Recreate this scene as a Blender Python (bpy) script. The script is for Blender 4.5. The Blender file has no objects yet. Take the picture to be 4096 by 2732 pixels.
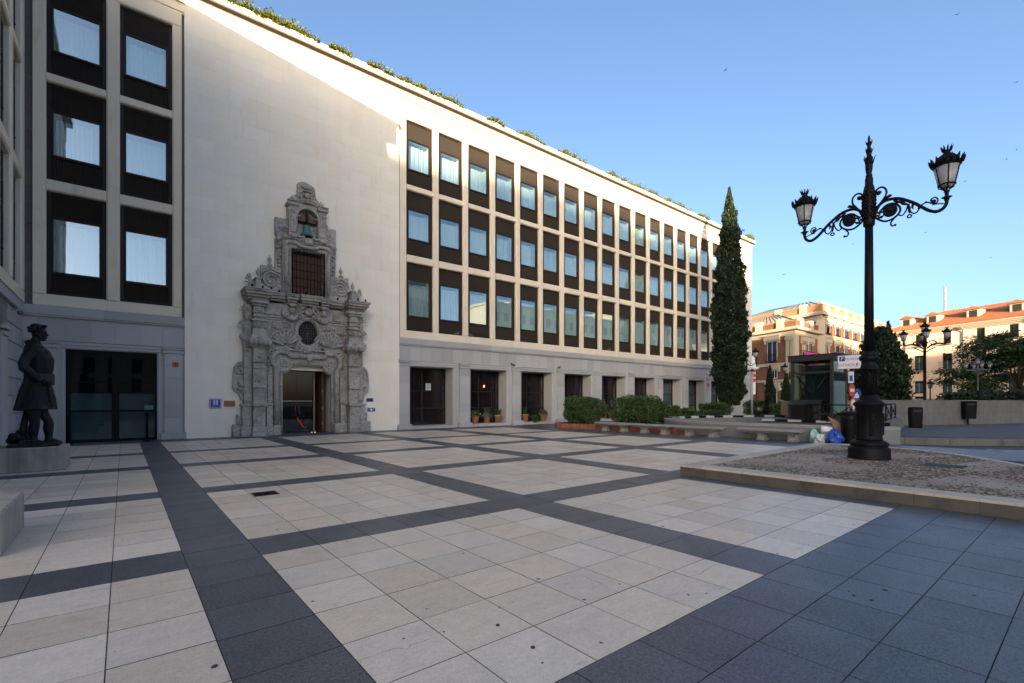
import bpy, math, random
import numpy as np
from mathutils import Vector, Matrix
rad = math.radians
R = random.Random(11)
NR = np.random.RandomState(5)
SC = bpy.context.scene
COL = SC.collection

# ---------------------------------------------------------------- camera
cam_d = bpy.data.cameras.new('camera')
cam = bpy.data.objects.new('camera', cam_d); COL.objects.link(cam)
cam.location = (0, 0, 1.65)
cam.rotation_euler = (rad(90), 0, rad(-38.98))
cam_d.sensor_width = 36; cam_d.lens = 36 * 1922 / 4096
cam_d.shift_y = 0.0579
cam_d.clip_start = 0.05; cam_d.clip_end = 2000
SC.camera = cam
# ---------------------------------------------------------------- sky, sun, exposure
SUN_AZ, SUN_EL = 42.0, 6.0          # the light travels towards +X +Y, low
w = bpy.data.worlds.new('World'); SC.world = w; w.use_nodes = True
wn = w.node_tree; wn.nodes.clear()
sky = wn.nodes.new('ShaderNodeTexSky'); sky.sky_type = 'NISHITA'; sky.sun_disc = False
sky.sun_elevation = rad(SUN_EL); sky.sun_rotation = rad(180 + SUN_AZ)
sky.altitude = 600; sky.air_density = 0.62; sky.dust_density = 5.5; sky.ozone_density = 1.5
bg = wn.nodes.new('ShaderNodeBackground'); bg.inputs[1].default_value = 0.15
wo = wn.nodes.new('ShaderNodeOutputWorld')
wn.links.new(sky.outputs[0], bg.inputs[0]); wn.links.new(bg.outputs[0], wo.inputs[0])
sl = bpy.data.lights.new('sun', 'SUN'); sl.energy = 5.0; sl.angle = rad(0.5); sl.color = (1.0, 0.82, 0.57)
so = bpy.data.objects.new('sun', sl); COL.objects.link(so)
a_, e_ = rad(SUN_AZ), rad(SUN_EL)
so.rotation_euler = Vector((math.sin(a_)*math.cos(e_), math.cos(a_)*math.cos(e_), -math.sin(e_))).to_track_quat('-Z', 'Y').to_euler()
SC.view_settings.view_transform = 'Standard'; SC.view_settings.look = 'None'
SC.view_settings.gamma = 1; SC.view_settings.use_curve_mapping = False
SC.view_settings.exposure = 1.92

# ---------------------------------------------------------------- helpers
class MB:
    def __init__(s): s.v = []; s.f = []; s.sm = []
    def add(s, vs, fs, smooth=False):
        o = len(s.v); s.v.extend(tuple(p) for p in vs)
        s.f.extend(tuple(i + o for i in f) for f in fs); s.sm.extend([smooth]*len(fs)); return s
    def box(s, x0, x1, y0, y1, z0, z1, b=0.0):
        x0, x1 = min(x0, x1), max(x0, x1); y0, y1 = min(y0, y1), max(y0, y1); z0, z1 = min(z0, z1), max(z0, z1)
        if b <= 0:
            return s.add([(x0,y0,z0),(x1,y0,z0),(x1,y1,z0),(x0,y1,z0),(x0,y0,z1),(x1,y0,z1),(x1,y1,z1),(x0,y1,z1)],
                         [(0,3,2,1),(4,5,6,7),(0,1,5,4),(1,2,6,5),(2,3,7,6),(3,0,4,7)])
        b = min(b, (x1-x0)/2.01, (y1-y0)/2.01, (z1-z0)/2.01)
        vs = []; X = (x0, x1); Y = (y0, y1); Z = (z0, z1); idx = {}
        for i in (0,1):
            for j in (0,1):
                for k in (0,1):
                    sx, sy, sz = (b, -b)[i], (b, -b)[j], (b, -b)[k]
                    idx[i,j,k] = len(vs)
                    vs += [(X[i], Y[j]+sy, Z[k]+sz), (X[i]+sx, Y[j], Z[k]+sz), (X[i]+sx, Y[j]+sy, Z[k])]
        fs = []
        q = lambda i,j,k,a: idx[i,j,k]+a
        fs += [(q(0,0,0,0),q(0,0,1,0),q(0,1,1,0),q(0,1,0,0)), (q(1,0,0,0),q(1,1,0,0),q(1,1,1,0),q(1,0,1,0)),
               (q(0,0,0,1),q(1,0,0,1),q(1,0,1,1),q(0,0,1,1)), (q(0,1,0,1),q(0,1,1,1),q(1,1,1,1),q(1,1,0,1)),
               (q(0,0,0,2),q(0,1,0,2),q(1,1,0,2),q(1,0,0,2)), (q(0,0,1,2),q(1,0,1,2),q(1,1,1,2),q(0,1,1,2))]
        for k in (0,1):
            for j in (0,1): fs.append((q(0,j,k,1),q(1,j,k,1),q(1,j,k,2),q(0,j,k,2)) if (j+k)%2 else (q(0,j,k,2),q(1,j,k,2),q(1,j,k,1),q(0,j,k,1)))
            for i in (0,1): fs.append((q(i,0,k,0),q(i,1,k,0),q(i,1,k,2),q(i,0,k,2)) if (i+k)%2 == 0 else (q(i,0,k,2),q(i,1,k,2),q(i,1,k,0),q(i,0,k,0)))
        for i in (0,1):
            for j in (0,1): fs.append((q(i,j,0,0),q(i,j,0,1),q(i,j,1,1),q(i,j,1,0)) if (i+j)%2 else (q(i,j,1,0),q(i,j,1,1),q(i,j,0,1),q(i,j,0,0)))
            for j in (0,1):
                for k in (0,1): fs.append((q(i,j,k,0),q(i,j,k,1),q(i,j,k,2)) if (i+j+k)%2 == 0 else (q(i,j,k,2),q(i,j,k,1),q(i,j,k,0)))
        return s.add(vs, fs)
    def prism(s, pts, y0, y1, ax='y'):
        """polygon pts (a,b) extruded: ax 'y' -> (x,z) outline, 'x' -> (y,z) outline, 'z' -> (x,y) outline"""
        n = len(pts)
        m = {'y': lambda p, t: (p[0], t, p[1]), 'x': lambda p, t: (t, p[0], p[1]), 'z': lambda p, t: (p[0], p[1], t)}[ax]
        vs = [m(p, y0) for p in pts] + [m(p, y1) for p in pts]
        return s.add(vs, [tuple(range(n)), tuple(range(2*n-1, n-1, -1))] + [(i, n+i, n+(i+1) % n, (i+1) % n) for i in range(n)])
    def lathe(s, prof, c=(0,0,0), n=20, smooth=True, a0=0.0):
        vs = []; fs = []
        for r, z in prof:
            for i in range(n):
                a = a0 + 2*math.pi*i/n; vs.append((c[0]+r*math.cos(a), c[1]+r*math.sin(a), c[2]+z))
        for j in range(len(prof)-1):
            for i in range(n):
                k = (i+1) % n; fs.append((j*n+i, j*n+k, (j+1)*n+k, (j+1)*n+i))
        fs.append(tuple(range(n-1, -1, -1))); L = (len(prof)-1)*n; fs.append(tuple(range(L, L+n)))
        return s.add(vs, fs, smooth)
    def tube(s, pts, r, n=8, closed=False, flat=None, smooth=True):
        P = [Vector(p) for p in pts]; m = len(P)
        rs = r if isinstance(r, (list, tuple)) else [r]*m
        vs = []; fs = []; up = None
        for i in range(m):
            if closed: t = P[(i+1) % m]-P[i-1]
            else: t = P[min(i+1, m-1)]-P[max(i-1, 0)]
            if t.length < 1e-9: t = Vector((0,0,1))
            t.normalize()
            if up is None:
                up = Vector((0,0,1)) if abs(t.z) < .9 else Vector((1,0,0))
            up = up - t*up.dot(t)
            if up.length < 1e-6: up = Vector((1,0,0)) - t*t.x
            up.normalize(); sd = t.cross(up)
            for k in range(n):
                a = 2*math.pi*k/n; vs.append(tuple(P[i]+(up*math.cos(a)+sd*math.sin(a)*(flat or 1))*rs[i]))
        for i in range(m if closed else m-1):
            j = (i+1) % m
            for k in range(n):
                l = (k+1) % n; fs.append((i*n+k, i*n+l, j*n+l, j*n+k))
        if not closed: fs += [tuple(range(n-1, -1, -1)), tuple(range((m-1)*n, m*n))]
        return s.add(vs, fs, smooth)
    def ell(s, c, rx, ry, rz, nu=10, nv=7):
        vs = []; fs = []
        for j in range(nv+1):
            p = math.pi*j/nv
            for i in range(nu):
                a = 2*math.pi*i/nu
                vs.append((c[0]+rx*math.sin(p)*math.cos(a), c[1]+ry*math.sin(p)*math.sin(a), c[2]+rz*math.cos(p)))
        for j in range(nv):
            for i in range(nu):
                k = (i+1) % nu; fs.append((j*nu+i, (j+1)*nu+i, (j+1)*nu+k, j*nu+k))
        return s.add(vs, fs, True)
    def loft(s, rings, smooth=True):
        """rings: list of lists of points, all the same length"""
        n = len(rings[0]); vs = [p for r in rings for p in r]; fs = []
        for j in range(len(rings)-1):
            for i in range(n):
                k = (i+1) % n; fs.append((j*n+i, j*n+k, (j+1)*n+k, (j+1)*n+i))
        fs += [tuple(range(n-1, -1, -1)), tuple(range((len(rings)-1)*n, len(rings)*n))]
        return s.add(vs, fs, smooth)
    def quad(s, a, b, c, d): return s.add([a, b, c, d], [(0,1,2,3)])
    def mesh(s, name, m):
        me = bpy.data.meshes.new(name); me.from_pydata(s.v, [], s.f)
        if any(s.sm): me.polygons.foreach_set('use_smooth', s.sm)
        for q in (m if isinstance(m, (list, tuple)) else [m]): me.materials.append(q)
        me.update(); return me
WL = {}
def wl(p): return WL.get(p.name, Vector((0,0,0))) if p is not None else Vector((0,0,0))
def tag(o, label=None, cat=None, group=None, kind=None):
    if label: o['label'] = label
    if cat: o['category'] = cat
    if group: o['group'] = group
    if kind: o['kind'] = kind
    return o
def thing(name, label, cat, loc=(0,0,0), rotz=0, group=None, kind=None):
    o = bpy.data.objects.new(name, None); COL.objects.link(o); o.empty_display_size = .2
    o.location = loc; o.rotation_euler = (0,0,rotz); WL[o.name] = Vector(loc)
    return tag(o, label, cat, group, kind)
def build(mb, name, m, parent=None, world=True):
    """world=True: mesh points are world points (parent chain unrotated); else local to the parent"""
    if world and parent is not None:
        q = wl(parent); mb.v = [(a-q.x, b-q.y, c-q.z) for a, b, c in mb.v]
    o = bpy.data.objects.new(name, mb.mesh(name, m)); COL.objects.link(o); o.parent = parent
    WL[o.name] = wl(parent); return o
def inst(name, data, parent, loc, rot=(0,0,0), sca=(1,1,1), world=True):
    o = bpy.data.objects.new(name, data); COL.objects.link(o); o.parent = parent
    q = Vector(loc) - (wl(parent) if world else Vector((0,0,0)))
    o.location = q; o.rotation_euler = rot; o.scale = sca
    WL[o.name] = Vector(loc) if world else wl(parent)+Vector(loc); return o
def kids(o): return [c for c in bpy.data.objects if c.parent == o]
def dup(root, loc, label=None, rotz=None, sca=None):
    r = root.copy(); COL.objects.link(r); r.location = loc; WL[r.name] = Vector(loc)
    if rotz is not None: r.rotation_euler = (0,0,rotz)
    if sca is not None: r.scale = (sca,)*3
    if label: r['label'] = label
    for ch in root.children:
        c = ch.copy(); COL.objects.link(c); c.parent = r
        for g in ch.children:
            d = g.copy(); COL.objects.link(d); d.parent = c
    return r
def spline(pts, k=4, closed=False):
    P = [Vector(p) for p in pts]; n = len(P); out = []
    for i in range(n if closed else n-1):
        g = (lambda j: P[j % n]) if closed else (lambda j: P[max(0, min(n-1, j))])
        p0, p1, p2, p3 = g(i-1), g(i), g(i+1), g(i+2)
        for q in range(k):
            t = q/k
            out.append(.5*((2*p1)+(p2-p0)*t+(2*p0-5*p1+4*p2-p3)*t*t+(3*p1-p0-3*p2+p3)*t**3))
    if not closed: out.append(P[-1])
    return out
def text(name, body, m, parent, loc, rot, size, extr=.002, sx=1.0, align='CENTER', world=True):
    cu = bpy.data.curves.new(name, 'FONT'); cu.body = body; cu.size = size; cu.extrude = extr
    cu.align_x = align; cu.align_y = 'CENTER'; cu.materials.append(m)
    o = bpy.data.objects.new(name, cu); COL.objects.link(o); bpy.context.view_layer.update()
    me = bpy.data.meshes.new_from_object(o.evaluated_get(bpy.context.evaluated_depsgraph_get())); bpy.data.objects.remove(o)
    if not me.materials: me.materials.append(m)
    o = bpy.data.objects.new(name, me); COL.objects.link(o); o.parent = parent
    o.location = Vector(loc) - (wl(parent) if world else Vector((0,0,0))); o.rotation_euler = rot; o.scale = (sx,1,1)
    return o

# ---------------------------------------------------------------- materials
def mat(name, col, rough=.7, metal=0.0, noises=(), rnd=0.0, stain=None, bump=None, spec=.5, rough_noise=None, rtint=None, spots=None):
    """noises: ((sx,sy,sz) or s, amount, detail) brightness variation; rnd: variation from piece to piece;
    stain: (scale, lo, hi, colour, strength); bump: (scale, distance)"""
    m = bpy.data.materials.new(name); m.use_nodes = True; t = m.node_tree; N = t.nodes; L = t.links
    b = N['Principled BSDF']; b.inputs['Roughness'].default_value = rough; b.inputs['Metallic'].default_value = metal
    b.inputs['Specular IOR Level'].default_value = spec; b.inputs['Base Color'].default_value = (*col, 1)
    geo = N.new('ShaderNodeNewGeometry')
    def noise(sc, det=4, ro=.6):
        src = geo.outputs['Position']
        if isinstance(sc, (tuple, list)):
            vm = N.new('ShaderNodeVectorMath'); vm.operation = 'MULTIPLY'; vm.inputs[1].default_value = sc
            L.new(src, vm.inputs[0]); src = vm.outputs[0]; sc = 1
        n = N.new('ShaderNodeTexNoise'); n.inputs['Scale'].default_value = sc; n.inputs['Detail'].default_value = det
        n.inputs['Roughness'].default_value = ro
        L.new(src, n.inputs['Vector']); return n.outputs['Fac']
    def mth(op, a, c):
        q = N.new('ShaderNodeMath'); q.operation = op
        for i, x in enumerate((a, c)):
            if isinstance(x, (int, float)): q.inputs[i].default_value = x
            else: L.new(x, q.inputs[i])
        return q.outputs[0]
    f = None
    for sc, am, *d in noises:
        x = mth('MULTIPLY', mth('SUBTRACT', noise(sc, *(d or [4])), .5), am*2)
        f = mth('ADD', f if f is not None else 1.0, x)
    if rnd:
        oi = N.new('ShaderNodeObjectInfo')
        rv = mth('FRACT', mth('ADD', oi.outputs['Random'], geo.outputs['Random Per Island']), 0)
        x = mth('MULTIPLY', mth('SUBTRACT', rv, .5), rnd*2)
        f = mth('ADD', f if f is not None else 1.0, x)
    out = None
    if rtint and rnd:
        mx = N.new('ShaderNodeMix'); mx.data_type = 'RGBA'
        rv2 = mth('FRACT', mth('MULTIPLY', rv, 7.31), 0)
        L.new(rv2, mx.inputs[0]); mx.inputs[6].default_value = (*col, 1); mx.inputs[7].default_value = (*rtint, 1)
        out = mx.outputs[2]
    if f is not None:
        f = mth('MAXIMUM', f, .05)
        v = N.new('ShaderNodeVectorMath'); v.operation = 'SCALE'
        if out is not None: L.new(out, v.inputs[0])
        else: v.inputs[0].default_value = col
        L.new(f, v.inputs['Scale']); out = v.outputs[0]
    for st in ([stain] if stain and not isinstance(stain, list) else (stain or [])):
        sc, lo, hi, sc_col, am = st
        mr = N.new('ShaderNodeMapRange'); mr.inputs[1].default_value = lo; mr.inputs[2].default_value = hi; mr.inputs[4].default_value = am
        L.new(noise(sc, 6, .65), mr.inputs[0])
        mx = N.new('ShaderNodeMix'); mx.data_type = 'RGBA'; L.new(mr.outputs[0], mx.inputs[0])
        if out is not None: L.new(out, mx.inputs[6])
        else: mx.inputs[6].default_value = (*col, 1)
        mx.inputs[7].default_value = (*sc_col, 1); out = mx.outputs[2]
    if spots:
        sc, r0, scol = spots          # small round spots (gum, pits) at random cell points
        vo = N.new('ShaderNodeTexVoronoi'); vo.inputs['Scale'].default_value = sc; L.new(geo.outputs['Position'], vo.inputs['Vector'])
        wv = N.new('ShaderNodeTexWhiteNoise'); L.new(vo.outputs['Position'], wv.inputs['Vector'])
        thr = mth('MULTIPLY', mth('POWER', wv.outputs['Value'], 6.0), r0)
        k = mth('LESS_THAN', vo.outputs['Distance'], thr)
        mx = N.new('ShaderNodeMix'); mx.data_type = 'RGBA'; L.new(k, mx.inputs[0])
        if out is not None: L.new(out, mx.inputs[6])
        else: mx.inputs[6].default_value = (*col, 1)
        mx.inputs[7].default_value = (*scol, 1); out = mx.outputs[2]
    if out is not None: L.new(out, b.inputs['Base Color'])
    if rough_noise:
        sc, am = rough_noise
        L.new(mth('ADD', mth('MULTIPLY', mth('SUBTRACT', noise(sc, 4), .5), am*2), rough), b.inputs['Roughness'])
    if bump:
        bp = N.new('ShaderNodeBump'); bp.inputs['Distance'].default_value = bump[1]; bp.inputs['Strength'].default_value = 1
        L.new(noise(bump[0], 5), bp.inputs['Height']); L.new(bp.outputs[0], b.inputs['Normal'])
    return m
def leafmat(name, c1, c2, trans=.35, rough=.5):
    m = bpy.data.materials.new(name); m.use_nodes = True; t = m.node_tree; N = t.nodes; L = t.links
    b = N['Principled BSDF']; b.inputs['Roughness'].default_value = rough; b.inputs['Specular IOR Level'].default_value = .35
    g = N.new('ShaderNodeNewGeometry'); r = N.new('ShaderNodeValToRGB')
    r.color_ramp.elements[0].position = .35; r.color_ramp.elements[0].color = (*c1, 1); r.color_ramp.elements[1].color = (*c2, 1)
    L.new(g.outputs['Random Per Island'], r.inputs[0]); L.new(r.outputs[0], b.inputs['Base Color'])
    tr = N.new('ShaderNodeBsdfTranslucent'); L.new(r.outputs[0], tr.inputs[0])
    mx = N.new('ShaderNodeMixShader'); mx.inputs[0].default_value = trans
    L.new(b.outputs[0], mx.inputs[1]); L.new(tr.outputs[0], mx.inputs[2]); L.new(mx.outputs[0], N['Material Output'].inputs[0])
    return m
def glassmat(name, tint, ior, base=0.0, gtint=(1,1,1), rough=0.0, wob=0.0):
    """thin pane: part mirror, part see-through"""
    m = bpy.data.materials.new(name); m.use_nodes = True; t = m.node_tree; N = t.nodes; L = t.links
    N.remove(N['Principled BSDF'])
    lw = N.new('ShaderNodeLayerWeight'); lw.inputs[0].default_value = .5      # 'Facing' = 1-|cos|: Schlick's reflectance
    pw = N.new('ShaderNodeMath'); pw.operation = 'POWER'; pw.inputs[1].default_value = ior; L.new(lw.outputs['Facing'], pw.inputs[0])
    ma = N.new('ShaderNodeMath'); ma.operation = 'MULTIPLY_ADD'; ma.inputs[1].default_value = 1-base; ma.inputs[2].default_value = base
    L.new(pw.outputs[0], ma.inputs[0])
    tr = N.new('ShaderNodeBsdfTransparent'); tr.inputs[0].default_value = (*tint, 1)
    gl = N.new('ShaderNodeBsdfGlossy'); gl.inputs[0].default_value = (*gtint, 1); gl.inputs['Roughness'].default_value = rough
    if wob:
        g = N.new('ShaderNodeNewGeometry'); n = N.new('ShaderNodeTexNoise'); n.inputs['Scale'].default_value = .9; n.inputs['Detail'].default_value = 1
        L.new(g.outputs['Position'], n.inputs['Vector'])
        bp = N.new('ShaderNodeBump'); bp.inputs['Distance'].default_value = wob; L.new(n.outputs['Fac'], bp.inputs['Height'])
        L.new(bp.outputs[0], gl.inputs['Normal']); 
    mx = N.new('ShaderNodeMixShader'); L.new(ma.outputs[0], mx.inputs[0]); L.new(tr.outputs[0], mx.inputs[1]); L.new(gl.outputs[0], mx.inputs[2])
    L.new(mx.outputs[0], N['Material Output'].inputs[0]); return m
def emit(name, col, s):
    m = bpy.data.materials.new(name); m.use_nodes = True; t = m.node_tree; t.nodes.remove(t.nodes['Principled BSDF'])
    e = t.nodes.new('ShaderNodeEmission'); e.inputs[0].default_value = (*col, 1); e.inputs[1].default_value = s
    t.links.new(e.outputs[0], t.nodes['Material Output'].inputs[0]); return m

M = {}
M['lime'] = mat('plain_limestone', (.80,.725,.615), .85, noises=((.5,.06),((.25,.25,.9),.05),((3,3,.22),.04),(22,.05)), rnd=.028, rtint=(.79,.735,.64),
                stain=[(.55,.60,.78,(.66,.54,.36),.6),((1.6,1.6,.35),.62,.8,(.50,.465,.42),.5)], bump=(60,.002))
M['frame_stone'] = mat('frame_limestone', (.72,.62,.485), .85, noises=((.9,.07),(25,.05)), rnd=.05, stain=[((2.2,2.2,.5),.58,.78,(.36,.31,.25),.45)], bump=(70,.002))
M['granite'] = mat('grey_granite', (.385,.38,.375), .75, noises=((1.1,.07),(55,.22,2),(140,.15,2)), rnd=.11, stain=(1.3,.62,.8,(.28,.27,.25),.4), bump=(120,.0015))
M['dgranite'] = mat('dark_granite', (.16,.15,.145), .8, noises=((2,.1),(60,.15)), rnd=.1)
M['portal'] = mat('weathered_stone', (.355,.335,.305), .9, noises=((1.2,.25),(7,.5),(22,.6),(60,.3)), rnd=.06, stain=[(1.7,.5,.72,(.13,.12,.11),.75),(3.2,.6,.75,(.50,.46,.40),.5),(12,.6,.7,(.12,.11,.10),.5)], bump=(16,.03))
M['bronze'] = mat('brown_anodised', (.018,.013,.010), .55, .0, noises=((3,.1),), rnd=.08, spec=.25)
M['panel'] = mat('ribbed_brown', (.022,.0145,.0095), .65, .0, noises=((4,.12),), rnd=.06, spec=.2)
M['pane'] = glassmat('window_glass', (.85,.93,.94), 4.2, .19, (.76,.89,1.0), 0, .0012)
M['dpane'] = glassmat('dark_glass', (.66,.66,.69), 5, .026, (1,1,1), 0, .001)
M['curtain'] = mat('sheer_curtain', (.64,.66,.64), .9, rnd=.10)
M['curtain_dark'] = mat('plum_curtain', (.075,.052,.055), .9)
M['curtain_teal'] = mat('teal_blind', (.24,.40,.38), .9)
M['reveal'] = mat('white_reveal', (.78,.77,.73), .8)
M['dark'] = mat('dark_room', (.02,.019,.019), .9)
M['cream'] = mat('travertine_slab', (.60,.49,.38), .42, noises=(((2.2,14,5),.10),(1.6,.06),(6,.16),(28,.22),(90,.38,2)), rnd=.085, rtint=(.63,.545,.455),
                 stain=[((2.5,9,3),.60,.74,(.27,.225,.185),.5),((.5,.5,.5),.52,.75,(.52,.46,.42),.6),(34,.655,.72,(.25,.21,.18),.75)], spots=(5.5,.13,(.085,.075,.068)), rough_noise=(2.5,.12), bump=(50,.0012), spec=.4)
M['slate'] = mat('grey_paving_slab', (.074,.078,.092), .42, noises=((.9,.30),(3,.25),(40,1.1,2),(110,1.6,2)), rnd=.13, stain=[((1.3,6,3),.58,.75,(.047,.05,.058),.5)],
                 spots=(5.0,.12,(.025,.025,.027)), rough_noise=(2,.1), bump=(130,.0012), spec=.4)
M['joint'] = mat('paving_joint', (.02,.018,.017), .9)
M['gum'] = mat('old_gum', (.035,.033,.034), .8, rnd=.4)
M['asphalt'] = mat('asphalt', (.042,.042,.045), .75, noises=((2,.2),(80,.3)), bump=(90,.004))
M['kerb'] = mat('kerb_stone', (.11,.105,.10), .8, noises=((1.3,.2),(40,.15)), rnd=.1, stain=(2.2,.5,.7,(.05,.047,.043),.6), bump=(60,.004))
M['bed_kerb'] = mat('bed_limestone', (.42,.37,.30), .7, noises=((1.4,.08),(26,.07)), rnd=.07, stain=[(2.6,.60,.74,(.12,.105,.09),.6)], bump=(50,.002))
M['gravel'] = mat('gravel_bed', (.255,.205,.16), .9, noises=((3,.15),(40,.25)), rnd=.0, stain=[(1.1,.45,.62,(.36,.32,.27),.7)], bump=(45,.02))
M['kerb_side'] = mat('stained_shaded_kerb_face', (.080,.070,.058), .85, noises=((1.2,.15),(26,.1)), rnd=.08, stain=[(2.2,.48,.64,(.035,.032,.028),.8)], bump=(45,.003))  # stained kerb face, darkened further: its shade is put into the colour
M['pebble'] = mat('pebble', (.095,.073,.058), .85, rnd=.6)
M['iron'] = mat('black_iron', (.0045,.0045,.0055), .55, .0, noises=((6,.2),), bump=(40,.001), spec=.14)
M['grey_iron'] = mat('grey_iron', (.10,.105,.11), .5)
M['frost'] = mat('frosted_glass', (.24,.24,.26), .4)
M['statue'] = mat('dark_bronze', (.008,.009,.010), .5, .0, spec=.22, noises=((4,.3),(18,.2)), stain=[(3,.55,.7,(.035,.06,.055),.6)], bump=(22,.006))
M['plinth'] = mat('stained_limestone', (.33,.30,.255), .85, noises=((2,.1),(25,.06)), stain=[((3,3,.5),.48,.7,(.09,.08,.07),.7)], bump=(40,.003))
M['wood'] = mat('red_brown_wood', (.105,.042,.024), .6, noises=((8,.25),((30,30,3),.2)))
M['brass'] = mat('brass', (.22,.135,.07), .45, .3)
M['patina'] = mat('green_bell_bronze', (.075,.16,.17), .6, .2, noises=((6,.25),), stain=(7,.55,.7,(.04,.07,.075),.6))
M['terra'] = mat('terracotta', (.44,.20,.095), .8, noises=((7,.08),(30,.06)), rnd=.1, stain=(6,.62,.76,(.22,.12,.07),.5))
M['brick'] = mat('planter_brick', (.24,.085,.045), .85, noises=((20,.15),), rnd=.25)
M['soil'] = mat('soil', (.05,.035,.025), .95, noises=((15,.3),), bump=(30,.03))
M['bench'] = mat('bench_granite', (.215,.21,.205), .8, noises=((1.5,.1),(60,.3,2),(130,.2,2)), rnd=.06, stain=(2,.58,.75,(.09,.088,.085),.5), bump=(90,.002))
M['coping'] = mat('coping_stone', (.25,.245,.24), .8, noises=((2,.12),(50,.15)), rnd=.08, stain=(1.8,.55,.72,(.10,.1,.1),.4))
M['wall_granite'] = mat('shaded_wall_granite', (.13,.13,.128), .85, noises=((2,.2),(50,.3)), rnd=.08, stain=[((1.6,1.6,.5),.5,.72,(.06,.058,.055),.6)], bump=(80,.002))  # granite tone lowered so the colour carries the shade on these walls
M['far_slab'] = mat('street_slab', (.060,.063,.075), .85, noises=((1.5,.25),(40,.5)), rnd=.1, stain=[(1.2,.62,.78,(.11,.12,.15),.6)])
M['ramp'] = mat('ramp_concrete', (.16,.165,.175), .8, noises=((1.5,.12),(30,.1)), stain=((4,4,.6),.55,.75,(.08,.08,.08),.5))
M['black'] = mat('black_paint', (.006,.006,.007), .6, spec=.14)
M['edge_white'] = mat('worn_white_edge', (.42,.42,.42), .7, noises=((3,.2),))
M['white'] = mat('white_paint', (.72,.72,.72), .5)
M['steel'] = mat('dark_steel', (.026,.024,.024), .5, .3, noises=((3,.2),), stain=(5,.6,.75,(.11,.08,.06),.4))
M['kglass'] = glassmat('kiosk_glass', (.66,.74,.72), 5, .03)
M['kglass2'] = mat('clouded_glass', (.10,.17,.18), .2, noises=(((3,3,.8),.35),))
M['zinc'] = mat('zinc_roof', (.42,.32,.24), .55, .0, noises=((1,.08),), rnd=.05)
M['cream_stone'] = mat('cream_stucco', (.50,.41,.295), .85, noises=((.8,.07),(8,.05)), stain=((2,2,.4),.58,.78,(.33,.27,.2),.4))
M['museum_brick'] = mat('museum_brick', (.20,.085,.042), .9, noises=((1.5,.12),((6,6,40),.25)), stain=(.9,.55,.7,(.22,.10,.05),.4))
M['pink'] = mat('peach_render', (.74,.57,.42), .9, noises=((.6,.05),((.6,.6,14),.06)))
M['tile'] = mat('roof_tile', (.36,.125,.05), .85, noises=((1.2,.2),((9,9,9),.35)), rnd=.25, stain=(1.5,.55,.75,(.20,.12,.07),.5))
M['magenta'] = mat('magenta_cloth', (.55,.05,.30), .7)
M['red'] = mat('red_paint', (.52,.04,.025), .5)
M['rust'] = mat('sign_red', (.46,.055,.025), .5)
M['blue'] = mat('blue_enamel', (.008,.07,.36), .35)
M['navy'] = mat('navy_paint', (.02,.025,.14), .5)
M['yellow'] = mat('yellow_paint', (.62,.40,.02), .6, noises=((3,.15),))
M['signwhite'] = mat('sign_white', (.60,.63,.70), .4)
M['copper'] = mat('copper_plaque', (.32,.125,.045), .5, .3)
M['card'] = mat('cardboard', (.22,.145,.09), .85, noises=((4,.1),))
M['bagblue'] = mat('blue_plastic_bag', (.012,.05,.33), .35)
M['bagwhite'] = mat('white_plastic_bag', (.50,.54,.55), .4)
M['bagmint'] = mat('mint_plastic_bag', (.34,.52,.46), .4)
M['galv'] = mat('galvanised', (.33,.35,.38), .5, .4)
M['pigeon'] = mat('pigeon_grey', (.09,.09,.10), .7)
M['bark'] = mat('bark', (.07,.05,.035), .9, noises=((12,.3),))
M['leaf_shrub'] = leafmat('shrub_leaf', (.018,.045,.012), (.14,.22,.07), .25)
M['leaf_cyp'] = leafmat('cypress_leaf', (.006,.016,.007), (.030,.052,.017), .15)
M['leaf_roof'] = leafmat('roof_leaf', (.11,.13,.015), (.27,.28,.04), .45)
M['leaf_tree'] = leafmat('tree_leaf', (.018,.040,.010), (.07,.12,.02), .4)
M['leaf_grey'] = leafmat('lavender_leaf', (.10,.14,.12), (.22,.27,.24), .3)
M['leaf_lush'] = leafmat('lush_leaf', (.025,.08,.015), (.09,.20,.04), .35)
M['petal'] = mat('white_petal', (.75,.75,.72), .6)
M['led_red'] = emit('red_step_light', (1,.05,.03), .55)
M['led_warm'] = emit('warm_spot', (1,.55,.18), 1.6)
M['candle'] = emit('warm_lamp', (1,.45,.15), 1.6)

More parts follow.
